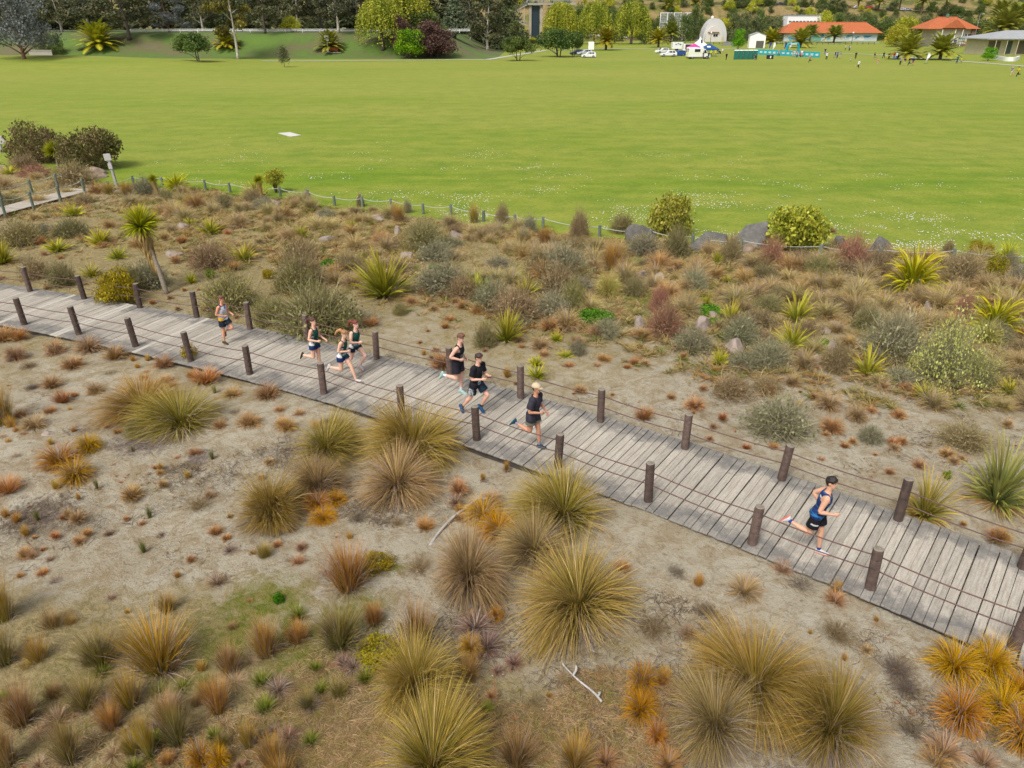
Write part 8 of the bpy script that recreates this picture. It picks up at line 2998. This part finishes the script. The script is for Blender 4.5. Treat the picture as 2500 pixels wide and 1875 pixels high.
def ambulance(p, rz):
    root = empty('ambulance', p, rz, label='white ambulance with yellow checks and rear doors open to the lawn', cat='ambulance')
    W_ = paint((240, 240, 238))
    b = MB(); b.box((-1.0, 0, 1.62), (4.0, 2.1, 2.3), bevel=.12); b.build('box_body', W_, root)
    b = MB()
    b.prism([(1.0, .45), (2.9, .45), (2.95, 1.0), (2.7, 1.25), (2.1, 1.35), (1.5, 2.35), (1.0, 2.45)], 'y', -.95, .95)
    b.build('cab', W_, root)
    for s in (-1, 1):
        b = MB(); b.add([(1.15, s * .965, 1.4), (1.95, s * .965, 1.4), (1.5, s * .965, 2.2), (1.15, s * .965, 2.2)], [(0, 1, 2, 3)]); b.build('cab_window', GLASS, root)
        b = MB(); b.box((-.7, s * 1.065, 2.05), (1.5, .03, .7)); b.build('side_window', GLASS, root)
        for k in range(7):
            b = MB(); b.box((-2.75 + k * .56, s * 1.065, 1.35 + .2 * (k % 2)), (.28, .03, .18)); b.build('yellow_check', plain('hi_vis_yellow', (220, 226, 40), k=.8), root)
        b = MB(); b.box((2.85, s * .68, 1.0), (.12, .3, .22), bevel=.04); b.build('headlight', plain('lamp_glass', (220, 226, 230), rough=.2), root)
    b = MB(); b.add([(2.08, -.8, 1.40), (2.08, .8, 1.40), (1.55, .75, 2.28), (1.55, -.75, 2.28)], [(0, 1, 2, 3)]); b.build('windscreen', GLASS, root)
    for y in (-.52, .52):
        d_ = MB(); d_.box((-3.02, y, 1.62), (.06, .94, 2.1), bevel=.02); dr_ = d_.build('rear_door', W_, root)
        b = MB(); b.box((-3.06, y, 2.1), (.03, .5, .8)); b.build('pane', GLASS, dr_)
        b = MB(); b.box((-3.065, y, 1.2), (.03, .9, .3)); b.build('yellow_band', plain('hi_vis_yellow', (220, 226, 40), k=.8), dr_)
    b = MB(); b.box((-.2, 0, 2.86), (.5, 1.6, .18), bevel=.05); b.build('beacon_bar', plain('beacon_blue', (60, 90, 190), rough=.3), root)
    for sx_ in (-1.9, 2.0):
        for s in (-1, 1):
            w_ = empty('wheel', (sx_, s * .9, .38)); w_.parent = root
            b = MB(); b.lathe([(.22, -.12), (.36, -.12), (.38, 0), (.36, .12), (.22, .12)], 16, cap=False)
            for i_, v in enumerate(b.v):
                b.v[i_] = (v[0], v[2], v[1])
            b.build('tyre', TYRE, w_)
            b = MB(); b.lathe([(.23, -.1), (.23, .1), (.06, .13)], 12)
            for i_, v in enumerate(b.v):
                b.v[i_] = (v[0], v[2] * s, v[1])
            b.build('rim', RIM, w_)
    b = MB(); b.box((-.2, 0, .42), (5.6, 1.9, .16)); b.build('chassis', DARK, root)


ambulance(G(1704, 144), .12)


def box_trailer(p, rz, w, h, label, open_side=False):
    root = empty('box_trailer', p, rz, label=label, cat='trailer')
    b = MB(); b.box((0, 0, .55 + h / 2), (w, 2.1, h), bevel=.05); b.build('box', paint((238, 238, 236)), root)
    if open_side:
        b = MB(); b.box((.2, -1.07, .7 + h / 2), (w * .75, .05, h * .72)); op = b.build('hatch_opening', plain('hatch_dark', (70, 58, 58)), root)
        b = MB(); b.box((.2, -1.11, .95), (w * .75, .05, .12)); b.build('counter', plain('counter_wood', (150, 110, 90)), op)
    else:
        for k, rgb in enumerate(((110, 150, 160), (140, 160, 150), (60, 90, 110))):
            b = MB(); b.box((-.6 + k * .7, -1.065, .9 + h * .5 + .25 * (k % 2)), (.55, .03, .35)); b.build('side_print', plain('print_%d' % k, rgb), root)
    for s in (-1, 1):
        w_ = empty('wheel', (0, s * 1.0, .34)); w_.parent = root
        b = MB(); b.lathe([(.05, -.1), (.32, -.1), (.34, 0), (.32, .1), (.05, .1)], 14)
        for i_, v in enumerate(b.v):
            b.v[i_] = (v[0], v[2], v[1])
        b.build('tyre', TYRE, w_)
    b = MB(); b.bar((-w / 2, 0, .5), (-w / 2 - 1.1, 0, .45), .1, .1); b.build('drawbar', DARK, root)


q = G(1652, 124)
box_trailer(q, .05, 26 * mpp(q), top_z(q, 103) - .55, 'white box trailer with faint prints behind the cars')
q = G(1677, 128)
box_trailer(q, .0, 22 * mpp(q), top_z(q, 107) - .55, 'white trailer with an open serving hatch beside the tents', True)
q = G(1443, 124)
root = empty('white_banner_board', q, label='white upright board standing behind the parked hatchback', cat='board')
b = MB(); b.box((0, 0, 1.5), (14 * mpp(q), .1, 2.4), bevel=.02); b.build('panel', WHITE, root)
for s in (-1, 1):
    b = MB(); b.tube([(s * .6, .1, 0), (s * .6, .1, 2.4)], .04, 6); b.build('leg', STEEL, root)


# ---- tents
def tent(px, py, y_eave, y_peak, half_px, rgb, label, peak=False, k=.75):
    p = G(px, py)
    m = mpp(p)
    root = empty('marquee_tent', p, .1, label=label, cat='tent')
    a = half_px * m
    ze, zp = top_z(p, y_eave), top_z(p, y_peak)
    mat = plain('tent_%d_%d_%d' % rgb, rgb, rough=.7, var=.05, k=k)
    b = MB()
    rg = []
    for i in range(7):
        t = i / 6
        f = (1 - t) ** (1.9 if peak else 1.15)
        z = ze + (zp - ze) * t
        s_ = max(.02, a * (1 - t) if not peak else a * (.12 * (1 - t) + .88 * f))
        rg.append([(-s_, -s_, z), (s_, -s_, z), (s_, s_, z), (-s_, s_, z)])
    b.loft([[(-a, -a, ze - .35), (a, -a, ze - .35), (a, a, ze - .35), (-a, a, ze - .35)]] + rg)
    b.build('canopy', mat, root)
    for x in (-1, 1):
        for y in (-1, 1):
            b = MB(); b.tube([(x * (a - .06), y * (a - .06), 0), (x * (a - .06), y * (a - .06), ze - .36)], .035, 6); b.build('leg', STEEL, root)
    return root, a, ze, zp


r1 = tent(1706, 134, 114, 88, 20, (240, 240, 242), 'white high-peaked tent behind the ambulance', True)
b = MB(); b.prism([(-.35, -.9), (.3, -.7), (.35, .6), (-.1, .9)], 'y', -.03, .0)
o_ = b.build('black_logo', DARK, r1[0]); o_.location = (0.1, -r1[1] * .42, r1[2] + (r1[3] - r1[2]) * .42); o_.rotation_euler = (-.55, 0, 0)
tent(1693, 137, 117, 106, 16, (236, 60, 150), 'pink tent with peaked roof beside the white tent')
r3 = tent(1729, 138, 119, 106, 19, (34, 76, 130), 'navy blue tent beside the ambulance cab')
b = MB(); b.box((0, 0, 0), (1.0, .03, .5)); o_ = b.build('white_logo', WHITE, r3[0]); o_.location = (-.6, -r3[1] * .62, r3[2] + (r3[3] - r3[2]) * .42); o_.rotation_euler = (-.85, 0, 0)

# ---- portable toilets
TEAL = plain('toilet_green', (28, 112, 98), rough=.5, var=.06)
b_ = G(1796, 146)
for k in range(5):
    q = b_ + Vector((k * 1.28, k * .22, 0))
    root = empty('portable_toilet', q, -.35, label='green portable toilet with pale roof in the row beside the timing barrier', cat='toilet', group='row of portable toilets')
    b = MB(); b.box((0, 0, 1.08), (1.05, 1.05, 2.0), bevel=.04); b.build('cabin', TEAL, root)
    b = MB(); b.box((0, 0, 2.16), (1.12, 1.12, .2), bevel=.08); b.build('roof', plain('toilet_roof', (240, 244, 242), k=.85), root)
    d_ = MB(); d_.box((.53, 0, 1.05), (.05, .7, 1.85), bevel=.02); dr_ = d_.build('door', plain('toilet_door', (36, 126, 110), rough=.5), root)
    b = MB(); b.box((.565, -.22, 1.05), (.03, .06, .16)); b.build('handle', WHITE, dr_)
    b = MB(); b.box((.565, 0, 1.55), (.02, .36, .3)); b.build('notice', WHITE, dr_)
    b = MB(); b.box((0, 0, .05), (1.15, 1.15, .1)); b.build('skid', DARK, root)

# ---- turquoise barrier, arch and flags
TURQ = plain('turquoise_vinyl', (34, 178, 190), rough=.6, var=.05)
A, B_ = G(1842, 133), G(2000, 141.5)
n = 14
dirv = (B_ - A) / n
root = empty('course_barrier', A, label='long turquoise vinyl barrier with white prints at the finish', cat='barrier')
ang = math.atan2(dirv.y, dirv.x)
for k in range(n):
    c_ = dirv * (k + .5)
    rot = Matrix.Rotation(ang, 3, 'Z')
    b = MB(); b.box((c_.x, c_.y, .75), (dirv.length * .985, .07, 1.4), rz=ang, bevel=.02); pn_ = b.build('panel', TURQ, root)
    b = MB()
    o_ = rot @ Vector((0, -.06, 0))
    for j, (x, z, w_, h_) in enumerate(((-.25, .86, .5, .16), (.25, .9, .3, .2), (0, .62, .9, .14))):
        q = rot @ Vector((x, 0, 0))
        b.box((c_.x + o_.x + q.x, c_.y + o_.y + q.y, z), (w_, .03, h_), rz=ang)
    b.build('white_print', WHITE, pn_)
    b = MB(); e_ = dirv * k; b.tube([(e_.x, e_.y, 0), (e_.x, e_.y, 1.5)], .04, 6); b.build('post', STEEL, root)
root = empty('finish_arch', G(1933, 134), label='turquoise inflatable finish arch with rounded corners', cat='arch')
m = mpp(root.location)
aw, ah = 14.0 * m, top_z(root.location, 107.5)
b = MB()
path = [(-aw, 0, 0), (-aw, 0, ah * .45), (-aw, 0, ah * .82), (-aw * .82, 0, ah), (-aw * .3, 0, ah), (aw * .3, 0, ah), (aw * .82, 0, ah), (aw, 0, ah * .82), (aw, 0, ah * .45), (aw, 0, 0)]
b.tube(path, .36, 12)
b.build('inflated_frame', plain('arch_vinyl', (30, 164, 180), rough=.45, var=.04), root, smooth=True)
b = MB()
for x in (-.7, -.25, .2, .65):
    b.box((x * aw * .6, -.38, ah), (.45, .03, .22))
b.build('white_print', WHITE, root)
for s in (-1, 1):
    b = MB(); b.box((s * aw, 0, .1), (1.0, 1.0, .16), bevel=.05); b.build('foot_pad', DARK, root)


def feather(px, py, y_top, rgb, label, lean=.12):
    p = G(px, py)
    root = empty('feather_flag', p, label=label, cat='flag')
    h = top_z(p, y_top)
    b = MB()
    b.tube([(0, 0, 0), (lean * .4, 0, h * .6), (lean * 1.2, 0, h)], [.045, .035, .02], 6); b.build('pole', STEEL, root)
    b = MB()
    L_, R_ = [], []
    for i in range(13):
        t = i / 12
        z = h * (.24 + .76 * t)
        x = lean * (.4 * t + .8 * t * t)
        wd = 1.0 * (t ** .75) * (1 - t ** 5) ** .6 + .06
        L_.append(Vector((x, -.01, z)))
        R_.append(Vector((x + wd, .06 * math.sin(i * .9), z + .02)))
    b.loft([L_, R_, [v + Vector((0, .02, 0)) for v in R_], [v + Vector((0, .02, 0)) for v in L_]], closed=False)
    b.build('banner', plain('flag_%d_%d_%d' % rgb, rgb, rough=.7, k=.75), root)
    b = MB(); b.box((0, 0, .04), (.7, .7, .08), bevel=.02); b.build('base_plate', DARK, root)


feather(1789, 121, 101, (40, 168, 178), 'turquoise feather flag beside the far terrace steps')
feather(1858, 117, 102, (40, 120, 150), 'teal feather flag behind the barrier start', .1)
feather(1876, 124, 103, (48, 72, 136), 'navy feather flag behind the turquoise barrier')
feather(1885, 128, 103, (240, 240, 242), 'white feather flag next to the navy one')
feather(1913, 126, 103, (44, 70, 130), 'navy feather flag at the finish arch')
feather(1926, 124, 103, (236, 238, 240), 'white feather flag seen through the finish arch')
feather(2259, 156, 129, (240, 242, 244), 'white teardrop flag standing alone beside the right path')
root = empty('cable_box', G(1879, 145), label='black square box on the grass before the barrier', cat='box')
b = MB(); b.box((0, 0, .5), (1.5, 1.1, .95), bevel=.03); b.build('case', plain('black_case', (44, 44, 48)), root)
b = MB(); b.box((0, 0, 1.02), (1.56, 1.16, .1), bevel=.02); b.build('lid', plain('case_lid', (120, 118, 114)), root)
b = MB(); b.box((0, -.57, .55), (.3, .03, .5)); b.build('white_label', WHITE, root)
ribbon('yellow_ground_tape', [G(1913, 141), G(1935, 142.6), G(1960, 142.8), G(1987, 141)], .3, plain('tape_yellow', (226, 206, 60)), .13, kind='structure')


# ---- people around the finish
SK = [(214, 162, 136), (226, 180, 154), (176, 126, 100)]
CN = {'black': (34, 34, 38), 'navy': (40, 50, 84), 'white': (236, 236, 238), 'pink': (226, 120, 140), 'grey': (150, 152, 156), 'yellow': (226, 206, 40), 'lime': (204, 232, 30), 'teal': (30, 110, 112), 'blue': (80, 120, 180), 'red': (190, 50, 50), 'tan': (200, 176, 150), 'green': (60, 110, 70)}
STAND = dict(lean=2, Rleg=(3, 4, 0), Lleg=(-3, 3, 0), Rarm=(6, 10, 20, 4), Larm=(-4, 10, 16, 4))
STAND2 = dict(lean=3, twist=8, Rleg=(4, 6, 0, 7), Lleg=(-6, 4, 0, 7), Rarm=(20, 12, 80, 20), Larm=(8, 14, 70, 26))
WALKP = dict(lean=5, twist=8, Rleg=(24, 8, -4), Lleg=(-20, 14, 14), Rarm=(-22, 8, 24, 4), Larm=(24, 8, 34, 4))
RUNP = dict(lean=12, twist=10, Lleg=(22, 14, 0), Rleg=(-10, 84, 20), Rarm=(20, 10, 80, 10), Larm=(-36, 12, 80, 10))
CROUCH = dict(lean=34, Rleg=(96, 118, -20), Lleg=(84, 112, -20), Rarm=(40, 10, 40, 6), Larm=(30, 10, 50, 6))
crowd = [
    (1716, 145, 'black', 'navy', STAND, 'beside the ambulance cab', 1), (1729, 146, 'navy', 'black', STAND2, 'at the ambulance nose', 1), (1735, 139, 'lime', 'navy', STAND, 'in a bright vest under the navy tent', 1), (1746, 139, 'yellow', 'grey', STAND2, 'in a yellow vest beside the navy tent', 1),
    (1763, 133, 'white', 'pink', WALKP, 'pushing a stroller', 1), (1772.5, 148, 'black', 'black', WALKP, 'alone on the grass before the toilets', 0), (1845, 147, 'black', 'tan', CROUCH, 'crouching by the toilets', 1), (1835, 145, 'blue', 'grey', STAND, 'at the last toilet', 0),
    (1900, 138, 'grey', 'navy', WALKP, 'walking along the barrier', 0), (1905, 136, 'black', 'black', STAND, 'behind the walker at the barrier', 0), (1939, 140, 'white', 'white', STAND2, 'in all white at the arch', 1), (1945, 141, 'pink', 'black', STAND, 'in pink at the arch', 0), (1951, 141, 'red', 'navy', CROUCH, 'crouching in red at the arch', 0), (1956, 140, 'white', 'pink', STAND, 'right of the arch in white', 0),
    (1935, 140, 'tan', 'white', STAND, 'left of the arch in tan', 0), (1976, 154, 'pink', 'black', RUNP, 'jogging in a pink top below the barrier', 0), (2017, 147, 'white', 'black', STAND2, 'in a white top beyond the barrier end', 0), (2013, 134, 'navy', 'grey', STAND, 'in navy behind the barrier end', 0), (2038, 143, 'black', 'grey', WALKP, 'in black walking from the barrier', 0), (2050, 144, 'grey', 'white', STAND, 'in grey beside a walker', 0),
    (2043, 143, 'blue', 'navy', STAND, 'in blue behind two spectators', 0), (2063, 124.5, 'white', 'black', STAND, 'in white far across the path', 0), (2074, 125, 'white', 'navy', STAND2, 'with dark trousers far across the path', 0), (2072, 125, 'blue', 'black', STAND, 'in blue far across the path', 0), (2088, 145, 'black', 'black', STAND, 'in long black coat by the path', 0),
    (2075, 152, 'tan', 'white', RUNP, 'child in tan running on the lawn', 2), (2094, 168, 'white', 'black', RUNP, 'in white top and black tights running', 0), (2134, 146, 'navy', 'tan', RUNP, 'in navy running near the path', 0), (2141, 159, 'pink', 'white', STAND, 'child in pale pink on the lawn', 2), (2156, 144, 'black', 'navy', WALKP, 'in black walking along the path', 0), (2169, 146, 'black', 'black', WALKP, 'in black leaning forward by the path', 0),
    (2181, 146.5, 'red', 'blue', STAND2, 'in red by the palm', 0), (2187, 146.5, 'white', 'blue', STAND, 'in white by the palm', 0), (2192, 146, 'black', 'black', CROUCH, 'sitting low in black by the palm', 0), (2197, 159.5, 'grey', 'black', STAND2, 'in grey in the group of four', 0), (2206, 161.5, 'navy', 'white', STAND, 'in navy and white in the group of four', 0), (2218, 161.5, 'black', 'navy', RUNP, 'in black among the group of four', 0), (2227, 161, 'navy', 'pink', STAND, 'in navy and pink in the group of four', 0),
    (2335, 156, 'teal', 'navy', WALKP, 'in a teal jacket on the right path', 0), (2345, 155.5, 'yellow', 'grey', WALKP, 'child in yellow on the right path', 2), (2468, 187.5, 'grey', 'white', RUNP, 'in grey running before the curved wall', 0), (2483, 189, 'yellow', 'black', RUNP, 'in yellow and black running before the curved wall', 0), (2394, 123, 'white', 'red', STAND, 'in white at the pavilion', 0), (2404, 126, 'red', 'white', STAND2, 'in red at the pavilion', 0), (2449, 122, 'white', 'grey', CROUCH, 'sitting at the pavilion', 0), (2461, 122, 'black', 'black', CROUCH, 'sitting in black at the pavilion', 0), (1217, 89, 'teal', 'teal', STAND, 'in teal near the end of the bank', 0), (1208, 88, 'red', 'tan', STAND, 'in red near the end of the bank', 0)]
rc = random.Random(17)
for i, (px, py, t_, b_c, ps, where, ch) in enumerate(crowd):
    q = G(px, py)
    q.z += .05
    hgt = 1.25 if ch == 2 else rc.uniform(1.64, 1.82)
    lk = dict(top=('tee', CN[t_], -.10, .75 if rc.random() < .7 else 1.0, .03), bottom=('shorts', CN[b_c], .6, 1) if b_c in ('white', 'tan', 'pink') else ('trousers', CN[b_c]), hair=rc.choice([(60, 44, 38), (96, 68, 50), (40, 34, 32), (160, 124, 84)]), hairh=.015, skin=rc.choice(SK), shoes=((60, 60, 64), (220, 220, 220)), bulk=1.08)
    nm = 'child' if ch == 2 else 'person'
    person(q, rc.uniform(0, 6.28) if ps is not RUNP else rc.choice([1.4, -1.5]), hgt, 'small far figure ' + where, ps, lk, voxel=.028, fingers=False, name='person')
root = empty('stroller', G(1756, 132), .3, label='dark stroller beside the person in white near the navy tent', cat='stroller')
b = MB(); b.box((0, 0, .62), (.8, .5, .4), rot=Matrix.Rotation(.5, 3, 'Y'), bevel=.08); b.build('seat', DARK, root)
b = MB(); b.bar((-.3, 0, .55), (-.8, 0, 1.05), .45, .05); b.build('handle', DARK, root)
for x, y in ((-.35, -.28), (-.35, .28), (.4, 0)):
    b = MB(); b.lathe([(.05, -.03), (.18, -.03), (.18, .03), (.05, .03)], 12)
    for i_, v in enumerate(b.v):
        b.v[i_] = (v[0] + x, v[2] + y, v[1] + .18)
    b.build('wheel', TYRE, root)
